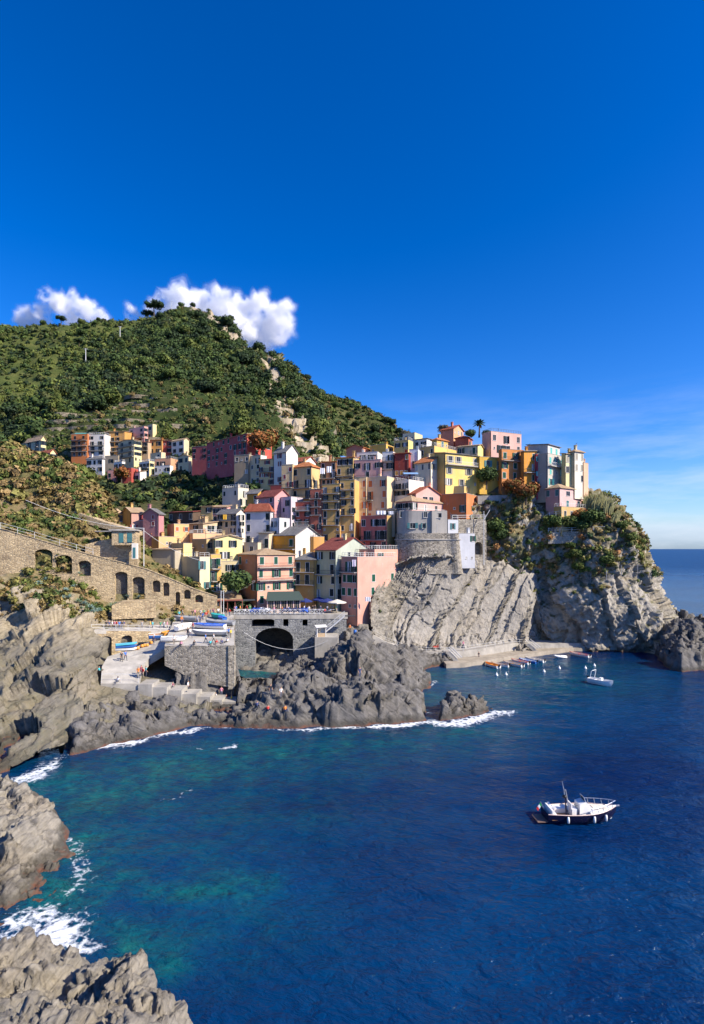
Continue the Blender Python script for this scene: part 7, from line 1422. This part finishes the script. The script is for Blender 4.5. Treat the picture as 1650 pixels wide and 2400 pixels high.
# the large motor boat in the foreground
def launch():
    def fit(root, L, B, h):
        MB().add([(-L * 0.45, -B * 0.40, h * 0.55), (L * 0.12, -B * 0.40, h * 0.55), (L * 0.12, B * 0.40, h * 0.55), (-L * 0.45, B * 0.40, h * 0.55)], [(0, 1, 2, 3)]).build('cockpit_sole', M_teak, root)
        dk = MB(); S = hull_sections(L, B, h); vs = []
        for i in range(7, 13): s = S[i]; vs += [(s[0][0], -max(0, s[-1][1] - 0.08), s[-1][2] - 0.04), (s[0][0], 0, s[-1][2] + 0.10), (s[0][0], max(0, s[-1][1] - 0.08), s[-1][2] - 0.04)]
        dk.add(vs, [(3 * i + k, 3 * i + k + 1, 3 * i + k + 4, 3 * i + k + 3) for i in range(5) for k in range(2)]); dk.build('foredeck', M_white, root)
        x0 = S[7][0][0]
        MB().add([(x0 - 0.9, -0.62, h * 0.55), (x0 + 0.75, -0.62, h), (x0 + 0.75, 0.62, h), (x0 - 0.9, 0.62, h * 0.55), (x0 - 0.9, -0.55, h + 0.75), (x0 - 0.25, -0.5, h + 0.95), (x0 - 0.25, 0.5, h + 0.95), (x0 - 0.9, 0.55, h + 0.75)], [(3, 2, 1, 0), (4, 5, 6, 7), (0, 1, 5, 4), (1, 2, 6, 5), (2, 3, 7, 6), (3, 0, 4, 7)]).build('console', M_white, root)
        MB().tube([(x0 - 0.28, -0.48, h + 0.9), (x0 - 0.42, -0.4, h + 1.35), (x0 - 0.42, 0.4, h + 1.35), (x0 - 0.28, 0.48, h + 0.9)], 0.035, 6).build('windscreen_frame', M_steel, root); MB().quad((x0 - 0.29, -0.46, h + 0.92), (x0 - 0.29, 0.46, h + 0.92), (x0 - 0.42, 0.38, h + 1.33), (x0 - 0.42, -0.38, h + 1.33)).build('windscreen', M_glass, root)
        MB().lathe([(0.16, -0.02), (0.2, 0.0), (0.16, 0.02)], 12, (x0 - 1.0, 0, h + 0.5)).build('steering_wheel', M_black, root)
        for x, y0, y1, z in ((-L * 0.44, -0.9, 0.9, 0.9), (-L * 0.40, 0.45, 1.05, 0.9)): 
            MB().box((x, y0, h * 0.55), (x + 0.5 if x < -L * 0.42 else x + 1.6, y1, h * 0.55 + 0.42)).build('bench', M_white, root); MB().box((x - 0.02, y0, h * 0.98), (x + 0.14, y1, h * 0.98 + 0.36)).build('backrest', M_white, root)
        MB().box((-1.0, -0.45, h * 0.55), (-0.5, 0.45, h * 0.55 + 0.75)).build('helm_seat', M_white, root); MB().box((-1.1, -0.45, h * 0.55 + 0.75), (-0.98, 0.45, h + 0.75)).build('seat_back', M_white, root)
        MB().box((1.15, -0.45, h + 0.18), (2.4, 0.45, h + 0.30)).build('sun_pad', M_canv, root)
        MB().tube([(-1.25, 0.2, h * 0.6), (-1.55, 0.15, h + 1.9), (-1.75, 0.1, h + 2.75)], [0.06, 0.05, 0.015], 6).build('antenna_mast', M_steel, root); MB().tube([(-0.85, 0.5, h * 0.7), (-1.35, 0.25, h + 1.85)], 0.06, 6).build('mast_brace', M_steel, root); MB().tube([(-1.5, -0.3, h * 0.7), (-1.45, 0.05, h + 1.2)], 0.07, 6).build('mast_post', M_navyh, root)
        MB().lathe([(0.0, -0.1), (0.2, -0.08), (0.22, 0.06), (0.1, 0.16), (0.0, 0.17)], 10, (-1.48, 0.12, h + 1.25)).build('radar', M_black, root, smooth=True)
        for sg in (1, -1):
            pts = [(S[i][0][0], sg * (S[i][-1][1] - 0.06), S[i][-1][2] + 0.55) for i in range(7, 12)] + [(S[12][0][0] - 0.05, 0, S[12][-1][2] + 0.5)]
            MB().tube([(pts[0][0] - 0.25, pts[0][1], pts[0][2] - 0.55)] + pts, 0.028, 5).build('bow_rail', M_steel, root)
            for i in (7, 8, 9, 10, 11): MB().tube([(S[i][0][0] + 0.12, sg * (S[i][-1][1] - 0.06), S[i][-1][2]), (S[i][0][0], sg * (S[i][-1][1] - 0.06), S[i][-1][2] + 0.55)], 0.025, 5).build('stanchion', M_steel, root)
        for x in (-1.75, 0.75, 2.0): i = min(range(13), key=lambda k: abs(S[k][0][0] - x)); MB().lathe([(0.0, -0.32), (0.11, -0.26), (0.13, 0.0), (0.11, 0.26), (0.0, 0.32)], 8, (x, -S[i][-1][1] - 0.12, h * 0.68)).build('fender', M_buoy, root, smooth=True)
        MB().box((-L / 2 - 0.95, -B * 0.30, 0.28), (-L / 2 + 0.1, B * 0.30, 0.36)).build('swim_platform', mat_plain((0.20, 0.13, 0.10), 0.6, 'weathered_teak'), root)
        fl = root; MB().tube([(-L / 2 + 0.1, 0.3, h), (-L / 2 - 0.28, 0.3, h + 0.75)], 0.02, 5).build('flagstaff', M_steel, fl)
        fo = MB(); 
        for k, m_ in enumerate(range(3)): fo.quad((-L / 2 - 0.26 - 0.14 * k, 0.31, h + 0.68 - 0.2 * k), (-L / 2 - 0.40 - 0.14 * k, 0.33, h + 0.48 - 0.2 * k), (-L / 2 - 0.24 - 0.14 * k, 0.30, h + 0.24 - 0.2 * k), (-L / 2 - 0.10 - 0.14 * k, 0.31, h + 0.44 - 0.2 * k), k)
        fo.build('flag', [mat_plain((0.02, 0.35, 0.10), 0.8, 'flag_green'), M_sheet, mat_plain((0.6, 0.03, 0.03), 0.8, 'flag_red')], fl)
        MB().bar((L / 2 - 0.1, 0, h * 1.28), (L / 2 + 0.35, 0, h * 1.32), 0.12, 0.1).build('bow_roller', M_steel, root)
        MB().box((-0.6, -0.2, h * 0.55), (-0.45, 0.2, h * 0.9)).build('cooler', M_redb, root)
    a = W(1360, 1921); boat(a - (0, 0, 0.1), rad(3), 7.0, 2.5, 1.05, M_navyh, M_white, mat_plain((0.62, 0.45, 0.38), 0.4, 'pale_teak_rim'), 'navy and white motor launch anchored in the foreground bay', motor=False, seats=0, extra=fit, name='motor_launch')
launch()
# boats drawn up on land
def gp(u, v):                                             # a point on the boat platform or the slipway
    D = np.interp(v, [1441, 1467, 1489, 1513], [119.8, 109, 101, 94.4]) if u > 398 else np.interp(v, [1482, 1500, 1521, 1540, 1563, 1602], [107, 104, 100.4, 96.8, 92.2, 88.3]); return P(u, v, D)
GL = 'boats drawn up on the platform'
for u, v, a, L, hm, im, rm, cv, lab, tl in ((430, 1476, 70, 4.6, M_white, M_canv, M_white, None, 'white boat tilted bow up at the top of the slipway', 0.25), (398, 1491, 60, 3.6, M_oran, M_oran, M_oran, None, 'orange boat beside the tilted white boat', 0.2), (376, 1497, 25, 4.2, M_bhull, M_teak, M_white, None, 'blue boat drawn up against the slipway wall', 0.15), (408, 1504, 12, 4.4, M_white, M_white, M_grey, None, 'low white boat lying at the edge of the slipway', 0.05), (438, 1456, 165, 5.6, M_grey, M_grey, M_grey, M_grey, 'grey boat under a dark cover near the arcade', 0.0), (490, 1474, 172, 6.4, M_white, M_white, M_white, M_blue, 'boat under a bright blue cover on the platform', 0.0), (492, 1490, 175, 6.6, M_grey, M_white, M_white, None, 'long grey and white boat in front of the blue covered one', 0.0), (515, 1466, 168, 6.0, M_grey, M_grey, M_grey, M_grey, 'boat under a grey cover behind the blue covered one', 0.0), (508, 1450, 140, 4.0, M_teal, M_teal, M_teal, M_teal, 'small boat under a teal cover near the restaurant', 0.0), (520, 1456, 120, 3.8, M_bhull, M_teal, M_bhull, M_blue, 'small boat under a blue cover beside the teal one', 0.0)):
    p = gp(u, v); boat(p + (0, 0, 0.18), rad(a), L, L * 0.34, 0.7, hm, im, rm, lab, motor=False, cover=cv, group=GL, tilt=tl)
    
for k, (dx, c, lab) in enumerate(((0, M_white, 'white kayak on the rack before the right boat store'), (0.15, M_bhull, 'blue kayak on the rack before the right boat store'), (0.3, mat_plain((0.1, 0.5, 0.65), 0.4, 'turquoise_plastic'), 'turquoise kayak on the rack before the right boat store'))):
    p = P(296, 1524 - 6 * k, 99.5); boat(p, rad(15 + 8 * k), 3.6, 0.75, 0.32, c, M_black, c, lab, motor=False, seats=1, name='kayak', cat='kayak', group='kayaks by the boat store')
fl_m = MB().lathe([(0, -0.3), (0.24, -0.2), (0.3, 0), (0.24, 0.2), (0, 0.3)], 8).mesh('float', M_oran, True)
for k, (u, v) in enumerate(((314, 1525), (320, 1524), (330, 1519), (336, 1517.5), (342, 1517), (351, 1511))): obj('float', fl_m, None, gp(u, v) + (0, 0.6, 0.3), 0, (1.2, 1.2, 1), label='orange fishing float in the row along the slipway wall', cat='float', group='orange floats')
tarp = leaf_mesh
# heaps of folded blue parasols and cloths along the balustrade
rg = random.Random(4)
for k, (u, m, lab) in enumerate(((600, M_blue, 'pale blue boat cover bundle left of the veranda'), (618, M_sheet, 'white cloth bundle beside the blue one'), (668, M_navy, 'navy folded awning heap before the veranda, left'), (690, M_navy, 'navy folded awning heap before the veranda, right'), (712, M_blue, 'blue folded cloth heap right of the veranda'))):
    V, Fi, c = foliage(np.array([(0, 0, 0.45), (0.8, 0.1, 0.4), (-0.7, 0, 0.35)]), np.array([0.55, 0.5, 0.45]), np.ones((3, 3)) * 0.1, 26, 0.75, 0.7, 0.9); obj('cloth_heap', np_mesh('cloth_heap', V, Fi, m, smooth=False), None, P(u, 1434, 121.6), label=lab, cat='cloth', group='folded cloths by the balustrade')

# ------------------------------------------------------------------ people
def mat_shirt():
    t = NT('shirt'); oi = t.node('ShaderNodeObjectInfo'); t.set(base=oi.outputs['Color'], rough=0.85); return t.m
def mat_trous():
    t = NT('trousers'); oi = t.node('ShaderNodeObjectInfo'); c = t.ramp(oi.outputs['Random'], [(0.0, (0.02, 0.03, 0.07)), (0.3, (0.10, 0.10, 0.11)), (0.55, (0.06, 0.09, 0.18)), (0.75, (0.30, 0.25, 0.18)), (1.0, (0.015, 0.015, 0.02))]); t.set(base=c, rough=0.85); return t.m
def mat_hair():
    t = NT('hair'); oi = t.node('ShaderNodeObjectInfo'); t.set(base=t.ramp(oi.outputs['Random'], [(0.0, (0.02, 0.012, 0.008)), (0.5, (0.07, 0.035, 0.015)), (0.8, (0.22, 0.15, 0.07)), (1.0, (0.3, 0.29, 0.27))]), rough=0.7); return t.m
M_skin = mat_plain((0.48, 0.27, 0.18), 0.55, 'skin'); PM = [mat_shirt(), mat_trous(), M_skin, mat_hair(), M_black]
def person_mesh(pose):
    hip = 0.92; legs = {'stand': ((0.09, 0.0, 0.0), (-0.10, 0.03, 0.0)), 'walk': ((0.09, -0.30, 0.0), (-0.09, 0.30, 0.02))}.get(pose)
    v, r, e = [], [], []
    def add(p, rr, par=None): v.append(p); r.append(rr); (e.append((par, len(v) - 1)) if par is not None else None); return len(v) - 1
    if pose in ('stand', 'walk'): hz, lean = 0.92, 0.0
    else: hz, lean = 0.12, 0.12
    pel = add((0, 0, hz), 0.14); wai = add((0, lean * 0.4, hz + 0.16), 0.125, pel); che = add((0, lean, hz + 0.38), 0.155, wai); nck = add((0, lean * 1.1, hz + 0.53), 0.06, che); hd0 = add((0, lean * 1.05 - 0.01, hz + 0.62), 0.085, nck); hd = add((0, lean - 0.02, hz + 0.70), 0.1, hd0); add((0, lean - 0.01, hz + 0.78), 0.075, hd); add((0, lean - 0.13, hz + 0.665), 0.02, hd0)
    for sg in (1, -1):
        if pose in ('stand', 'walk'):
            fy = {'stand': 0.02 * sg, 'walk': -0.30 * sg}[pose]; th = add((0.1 * sg, 0, hz - 0.08), 0.098, pel); kn = add((0.1 * sg, fy * 0.55 - 0.05, 0.48), 0.066, th); an = add((0.1 * sg, fy + 0.04, 0.09), 0.045, kn); add((0.11 * sg, fy - 0.13, 0.04), 0.038, an)
        else:
            th = add((0.11 * sg, -0.05, hz), 0.1, pel); kn = add((0.14 * sg, -0.42, hz + (0.28 if sg > 0 else 0.2)), 0.066, th); an = add((0.13 * sg, -0.72 - 0.05 * sg, 0.06), 0.045, kn); add((0.14 * sg, -0.86 - 0.05 * sg, 0.05), 0.036, an)
        sh = add((0.19 * sg, lean, hz + 0.45), 0.065, che); sw = {'stand': -0.03, 'walk': 0.22 * sg, 'sit': 0.12}[pose]
        el = add((0.26 * sg, lean + sw * 0.5 + 0.03, hz + 0.17), 0.045, sh); wr = add((0.25 * sg, lean + sw - (0.12 if pose != 'sit' else -0.15), hz - (0.05 if pose != 'sit' else 0.04)), 0.034, el); pa = add((0.25 * sg, lean + sw - (0.15 if pose != 'sit' else -0.2), hz - (0.11 if pose != 'sit' else 0.08)), 0.034, wr)
        for k in range(5): add((0.25 * sg + (k - 2) * 0.014, v[pa][1] - 0.03 - (0.03 if k == 0 else 0), v[pa][2] - (0.07 + 0.012 * (2 - abs(k - 2))) * (0.5 if k == 0 else 1)), 0.009, pa)
    me = bpy.data.meshes.new('person'); me.from_pydata(v, e, []); o = bpy.data.objects.new('person_tmp', me); col.objects.link(o)
    sm = o.modifiers.new('skin', 'SKIN'); sm.use_smooth_shade = True
    for i, rr in enumerate(r): me.skin_vertices[0].data[i].radius = (rr, rr * (0.72 if i in (0, 1, 2) else 1.0))
    me.skin_vertices[0].data[0].use_root = True
    o.modifiers.new('sub', 'SUBSURF').levels = 1
    dg = bpy.context.evaluated_depsgraph_get(); m2 = bpy.data.meshes.new_from_object(o.evaluated_get(dg)); bpy.data.objects.remove(o)
    vv = np.array(v); seg = [(vv[a], vv[b], a, b) for a, b in e]; idx = []
    kind = {}
    for a, b in e:
        z = max(a, b); kind[(a, b)] = 1 if z >= 8 else 0
    co = np.zeros(len(m2.vertices) * 3); m2.vertices.foreach_get('co', co); co = co.reshape(-1, 3); m2.materials.clear()
    for m in PM: m2.materials.append(m)
    for p in m2.polygons:
        c = co[list(p.vertices)].mean(0); best, bd = 0, 9
        for k, (A, B_, a, b) in enumerate(seg):
            t = np.clip(np.dot(c - A, B_ - A) / (np.dot(B_ - A, B_ - A) + 1e-9), 0, 1); d = np.linalg.norm(c - A - t * (B_ - A)) - 0.5 * (r[a] + (r[b] - r[a]) * t)
            if d < bd: best, bd, bt = k, d, t
        a, b = seg[best][2], seg[best][3]
        if b in (4, 5, 6, 7): mi = 3 if (c[2] > hz + 0.70 or (c[1] > lean + 0.02 and c[2] > hz + 0.58)) else 2
        elif b == 3: mi = 2 if bt > 0.5 else 0
        elif a == 0 and b == 1: mi = 0 if bt > 0.25 else 1
        elif b in (1, 2): mi = 0
        else:
            k = (b - 8) % 13; mi = 1 if k <= 2 else (4 if k == 3 else (0 if k <= 5 else 2))
        p.material_index = mi
    m2.polygons.foreach_set('use_smooth', [True] * len(m2.polygons)); return m2
pm = {k: person_mesh(k) for k in ('stand', 'walk', 'sit')}
CN = dict(r=((0.55, 0.04, 0.03), 'red'), b=((0.05, 0.18, 0.55), 'blue'), w=((0.75, 0.74, 0.72), 'white'), k=((0.03, 0.03, 0.035), 'black'), o=((0.75, 0.22, 0.03), 'orange'), g=((0.08, 0.35, 0.16), 'green'), y=((0.75, 0.55, 0.06), 'yellow'), t=((0.05, 0.45, 0.5), 'turquoise'), n=((0.03, 0.05, 0.15), 'navy'), p=((0.6, 0.25, 0.35), 'pink'), m=((0.25, 0.05, 0.1), 'maroon'), e=((0.3, 0.3, 0.3), 'grey'))
def person(u, v, c, pose, rz, where, p=None, group=None):
    p = gp(u, v) if p is None else p
    o = obj('person', pm[pose], None, p, rz, (1.04,) * 3 if pose != 'sit' else (1.0,) * 3, label='person in %s top %s %s' % (CN[c][1], {'stand': 'standing', 'walk': 'walking', 'sit': 'sitting'}[pose], where), cat='person', group=group or 'people at the harbour'); o.color = (*CN[c][0], 1)
for a in ((285, 1551, 'k', 'walk', 0.6, 'before the right boat store, left of a pair'), (294, 1548, 'b', 'walk', 0.9, 'before the right boat store, right of a pair'), (324, 1588, 'o', 'stand', 0.2, 'on the slipway, left of the group of four'), (331, 1584, 'm', 'stand', 1.2, 'on the slipway, at the back of the group of four'), (335, 1589, 'r', 'stand', -0.6, 'on the slipway, in front of the group of four'), (342, 1586, 't', 'stand', 2.2, 'on the slipway, right of the group of four'), (276, 1598, 'w', 'sit', 0.1, 'on the front edge of the slipway'), (234, 1574, 't', 'sit', 1.6, 'on the rock left of the slipway'),
          (482, 1508, 'b', 'walk', 1.5, 'on the platform in front of the long grey boat'), (501, 1508, 'w', 'walk', -1.5, 'on the platform right of the walker in blue'), (507, 1510, 'r', 'sit', 0.0, 'on the platform edge, right'), (493, 1511, 't', 'sit', 0.3, 'on the platform edge, middle'), (455, 1512, 'k', 'sit', 0.0, 'on the platform edge, left'), (520, 1509, 'n', 'sit', 0.4, 'near the corner of the platform'), (532, 1506, 'w', 'sit', -0.4, 'at the corner of the platform'), (408, 1511, 'w', 'stand', 0.4, 'where the slipway meets the platform wall'), (424, 1513, 'p', 'sit', 0.0, 'on the platform wall above the dark rocks'),
          (426, 1463, 'o', 'stand', 0.8, 'below the arcade beside the grey covered boat'), (462, 1463, 'e', 'walk', 0.3, 'on the platform, left of two walkers'), (469, 1462, 'n', 'walk', 0.2, 'on the platform, right of two walkers'), (475, 1454, 'b', 'stand', -0.2, 'near the restaurant, in front'), (483, 1452, 'r', 'stand', 0.5, 'near the restaurant, next to the one in blue'), (487, 1447, 'o', 'stand', -0.4, 'close to the pavilion screens'), (451, 1448, 'k', 'stand', 0.4, 'beside the arcade wall end, left'), (457, 1446, 'p', 'stand', 1.4, 'beside the arcade wall end, right')): person(*a)
for k, (u, v, c) in enumerate(((440, 1493, 'k'), (446, 1494, 'w'), (452, 1480, 'r'), (536, 1493, 'b'), (541, 1496, 'y'), (470, 1447, 'w'), (478, 1446, 'g'), (494, 1445, 'n'), (500, 1444, 'p'), (512, 1443, 'w'), (530, 1444, 'k'), (538, 1445, 'r'), (420, 1450, 't'), (428, 1447, 'e'), (360, 1512, 'n'))):
    person(u, v, c, ('stand', 'walk')[k % 2], k * 1.1, 'on the boat platform, %s' % ('left middle,left middle nearer the boats,beside the tilted boat,right edge,right corner,before the arcade end,before the pavilion left,before the pavilion screens,before the pavilion middle,by the left mast,by the masts right,near the bridge end,under the arcade,under the arcade nearer the wall,at the slipway wall'.split(',')[k]))
for k, (u, c) in enumerate(((249, 'k'), (256, 'n'), (263, 'w'), (268, 'p'), (273, 'r'), (280, 'b'), (286, 'k'), (291, 'n'), (333, 'e'), (352, 'y'), (358, 't'), (376, 'g'), (384, 'w'), (392, 'p'))):
    D = 102.0 + (u - 214) / 186.0 * 7.6; person(u, 0, c, 'stand', prng.rand() * 6, 'at the walkway railing, number %s from the left' % ('one two three four five six seven eight nine ten eleven twelve thirteen fourteen'.split()[k]), P(u, 1475.5, D + 0.6), 'people on the walkway')
for k, (u, v, D, c, pose) in enumerate(((404, 1611, 91, 'm', 'sit'), (433, 1624, 91, 'o', 'sit'), (441, 1620, 92.5, 'w', 'stand'), (497, 1637, 93, 'k', 'sit'), (506, 1634, 93.6, 'w', 'sit'), (519, 1633, 94, 'p', 'stand'), (529, 1638, 93.6, 'r', 'sit'), (541, 1641, 93, 'y', 'sit'))):
    person(u, v, c, pose, k * 0.7, 'on the stepped bathing terrace, number %s from the slipway' % ('one two three four five six seven eight'.split()[k]), P(u, v, D))
rr = sorted(zip(V_shore[:, 0], V_shore[:, 1], V_shore[:, 2]))
VS = V_shore
def shore_pt(u, v):
    uu = UC + F * VS[:, 0] / VS[:, 1]; vv = HZ + F * (CH - VS[:, 2]) / VS[:, 1]; d = (uu - u) ** 2 + (vv - v) ** 2; k = np.argsort(d)[:8]; return VS[k[np.argmin(VS[k, 1])]] + (0, -0.1, 0.03)
for u, v, c, pose, w in ((634, 1632, 'k', 'stand', 'on the rocks by the gully, left'), (660, 1636, 'w', 'stand', 'on the rocks by the gully, right'), (628, 1662, 'r', 'sit', 'on the flat bathing rocks, left'), (664, 1664, 'o', 'sit', 'on the flat bathing rocks, right'), (604, 1656, 'n', 'sit', 'on the rocks below the terrace end'), (842, 1592, 'n', 'stand', 'in the cleft of the middle rocks')): person(u, v, c, pose, 0.5, w, shore_pt(u, v))
for u, v, D, c, pose, w in ((1122, 1545, 128.5, 'k', 'stand', 'alone on the lower quay'), (1086, 1519, 129, 'p', 'walk', 'on the upper quay walkway'), (820, 1482, 119, 'o', 'stand', 'beside the blue barrel below the kiosk')): person(u, v, c, pose, 0.3, w, P(u, v, D))
# diners on the square
tb = empty('dining_table', (0, 0, 0)); 
tt = MB().lathe([(0, 0.70), (0.5, 0.70), (0.5, 0.74), (0, 0.74)], 10).mesh('table_top', M_sheet); tl = MB().tube([(0, 0, 0), (0, 0, 0.70)], 0.05).lathe([(0.0, 0.02), (0.3, 0.02), (0.28, 0.05), (0.0, 0.06)], 10).mesh('leg', M_rail); bpy.data.objects.remove(tb)
k = 0
for i, (u, D, w) in enumerate(((556, 122.5, 'left end of the balustrade'), (572, 123.5, 'pavilion front'), (588, 122.4, 'orange house corner'), (640, 121.9, 'veranda, left'), (668, 122.0, 'veranda, right'), (722, 123.5, 'navy parasol'), (740, 124.2, 'square middle'), (760, 123.4, 'open navy parasol'), (780, 124.4, 'beige parasol'), (500, 125, 'pavilion middle'), (530, 126, 'pavilion right'))):
    p = P(u, 1440, D); p[2] = 11.9 - 0.0; p[2] = Zof(np.interp(D, [120.5, 137], [1440, 1422.5]), D)
    root = empty('dining_table', p, label='small round dining table near the ' + w, cat='table', group='dining tables'); obj('table_top', tt, root); obj('leg', tl, root)
    for j in range(3):
        a = 2.1 * j + i; q = p + (0.85 * math.cos(a), 0.85 * math.sin(a), 0.0); c = 'kwnberpwokgw'[(i * 5 + j * 3) % 12]; pose = 'stand' if (i + j) % 3 else 'sit'
        person(0, 0, c, pose, a + 1.5, 'by the table near the %s%s' % (w, (', nearest', ', middle', ', farthest')[j]), q + ((0, 0, 0.3) if pose == 'sit' else (0, 0, 0)), 'people on the square')
MB().lathe([(0, 0), (0.32, 0.0), (0.36, 0.45), (0.32, 0.9), (0, 0.9)], 10).build('barrel', M_bhull, None, P(832, 1486, 119), label='blue plastic barrel below the pink harbour house', cat='barrel', smooth=True)
# scooter parked on the upper quay
sc = empty('motor_scooter', P(1022, 1521, 128.6), 0.3, label='red motor scooter parked on the upper quay', cat='scooter')
for x in (-0.6, 0.6): MB().lathe([(0.18, -0.06), (0.26, -0.05), (0.26, 0.05), (0.18, 0.06)], 12).build('wheel', M_black, sc, (x, 0, 0.26)).rotation_euler[0] = math.pi / 2
MB().box((-0.75, -0.15, 0.35), (0.1, 0.15, 0.75)).bar((0.1, 0, 0.35), (0.55, 0, 0.35), 0.3, 0.08).bar((0.5, 0, 0.3), (0.42, 0, 1.0), 0.3, 0.1).build('body', M_redb, sc); MB().box((-0.7, -0.14, 0.75), (0.0, 0.14, 0.84)).build('seat', M_black, sc); MB().bar((0.38, -0.3, 1.02), (0.38, 0.3, 1.02), 0.05).build('handlebar', M_black, sc)
# pylons and cable on the hill
for u, v, h, l in ((282, 800, 13, 'thin mast high on the shaded left slope of the hill'), (203, 862, 14, 'grey cable post on the shaded left slope of the hill'), (404, 722, 9, 'small mast on the skyline left of the summit')):
    q = on_grid(G_hill[15:], u, v); root = empty('mast', q, label=l, cat='mast'); MB().tube([(0, 0, -1), (0, 0, h)], [0.35, 0.2], 6).build('shaft', M_railw, root); MB().bar((-1.5, 0, h - 0.5), (1.5, 0, h - 0.5), 0.25).build('crossarm', M_railw, root)
# net fence on the headland
def net():
    pts = [on_grid(G_head, u, v) + (0, -0.6, 0) for u, v in ((1338, 1366), (1380, 1360), (1420, 1352), (1455, 1344), (1490, 1342))]; root = empty('net_fence', pts[0], label='rockfall net fence with posts across the headland', cat='fence'); o = pts[0]
    for p in pts: MB().bar(tuple(p - o - (0, 0, 0.5)), tuple(p - o + (0, 0, 2.0)), 0.10).build('post', M_grey, root)
    w = MB()
    for a, b in zip(pts, pts[1:]):
        for k in range(9): t = k / 8; w.bar(a + (b - a) * t - o, a + (b - a) * min(1, t + 0.25) + (0, 0, 2.3) - o, 0.025); w.bar(a + (b - a) * t + (0, 0, 2.3) - o, a + (b - a) * min(1, t + 0.25) - o, 0.025)
        w.bar(a + (0, 0, 2.3) - o, b + (0, 0, 2.3) - o, 0.05); w.bar(a - o, b - o, 0.04)
    w.build('net', M_rail, root)
net()

# ------------------------------------------------------------------ cumulus clouds behind the hill
def cloud(name, lobes, D, label, seed):
    pr = np.random.RandomState(seed); bm = bmesh.new(); px = D / F
    for u, v, r in lobes:
        for j in range(3):
            q = P(u + pr.uniform(-.4, .4) * r, v + pr.uniform(-.3, .3) * r * (1 if j else 0), D) + (0, pr.uniform(-.8, .8) * r * px, 0); bmesh.ops.create_icosphere(bm, subdivisions=3, radius=r * px * (0.85 if j == 0 else pr.uniform(.45, .7)), matrix=Matrix.Translation(q))
    me = bpy.data.meshes.new(name); bm.to_mesh(me); bm.free(); o = bpy.data.objects.new(name, me); col.objects.link(o)
    rm = o.modifiers.new('r', 'REMESH'); rm.mode = 'VOXEL'; rm.voxel_size = 11.0
    dg = bpy.context.evaluated_depsgraph_get(); m2 = bpy.data.meshes.new_from_object(o.evaluated_get(dg)); bpy.data.objects.remove(o)
    n = len(m2.vertices); co = np.zeros(n * 3); m2.vertices.foreach_get('co', co); co = co.reshape(-1, 3); nn = np.zeros(n * 3); m2.vertices.foreach_get('normal', nn); nn = nn.reshape(-1, 3)
    base = fbm(co / 75.0, 5, 0.58); root = empty(name, co.mean(0), label=label, cat='cloud'); o0 = co.mean(0)
    for part, grow, amp, dens in (('core', -12, 46, 0.04), ('body', -2, 54, 0.010), ('veil', 4, 62, 0.0022)):
        m3 = m2.copy(); m3.name = part; d = np.abs(base + 0.15 * fbm(co / 22.0, 3)) * amp + grow + fbm(co / 200.0, 2) * 18
        m3.vertices.foreach_set('co', (co + nn * d[:, None] - o0).astype(np.float32).ravel()); m3.update()
        m = bpy.data.materials.new('cloud_' + part); m.use_nodes = True; nt = m.node_tree; nt.nodes.clear(); out = nt.nodes.new('ShaderNodeOutputMaterial'); pv = nt.nodes.new('ShaderNodeVolumePrincipled')
        pv.inputs['Color'].default_value = (1, 1, 1, 1); pv.inputs['Anisotropy'].default_value = 0.0
        g = nt.nodes.new('ShaderNodeNewGeometry'); tn = nt.nodes.new('ShaderNodeTexNoise'); tn.inputs['Scale'].default_value = 0.014; tn.inputs['Detail'].default_value = 5; mr = nt.nodes.new('ShaderNodeMapRange'); mr.inputs['From Min'].default_value = 0.38; mr.inputs['From Max'].default_value = 0.60; mr.inputs['To Min'].default_value = 0.0; mr.inputs['To Max'].default_value = dens
        nt.links.new(g.outputs['Position'], tn.inputs['Vector']); nt.links.new(tn.outputs['Fac'], mr.inputs['Value']); nt.links.new(mr.outputs[0], pv.inputs['Density']); nt.links.new(pv.outputs[0], out.inputs['Volume'])
        m3.materials.clear(); m3.materials.append(m); m.cycles.volume_step_rate = 4.0; obj(part, m3, root)
cloud('cumulus_cloud', [(330, 748, 24), (370, 728, 32), (425, 712, 36), (475, 712, 38), (525, 718, 38), (565, 732, 42), (605, 732, 38), (645, 745, 36), (665, 765, 28), (642, 790, 28), (618, 806, 22), (585, 785, 40), (540, 765, 42), (500, 740, 44), (440, 735, 40), (660, 735, 26)], 2600, 'large white cumulus cloud behind the summit', 5)
cloud('cumulus_cloud', [(98, 728, 20), (135, 708, 26), (165, 714, 28), (200, 728, 26), (232, 742, 16), (165, 742, 30), (110, 750, 22), (60, 745, 24)], 2800, 'smaller white cumulus cloud at the left edge', 8)
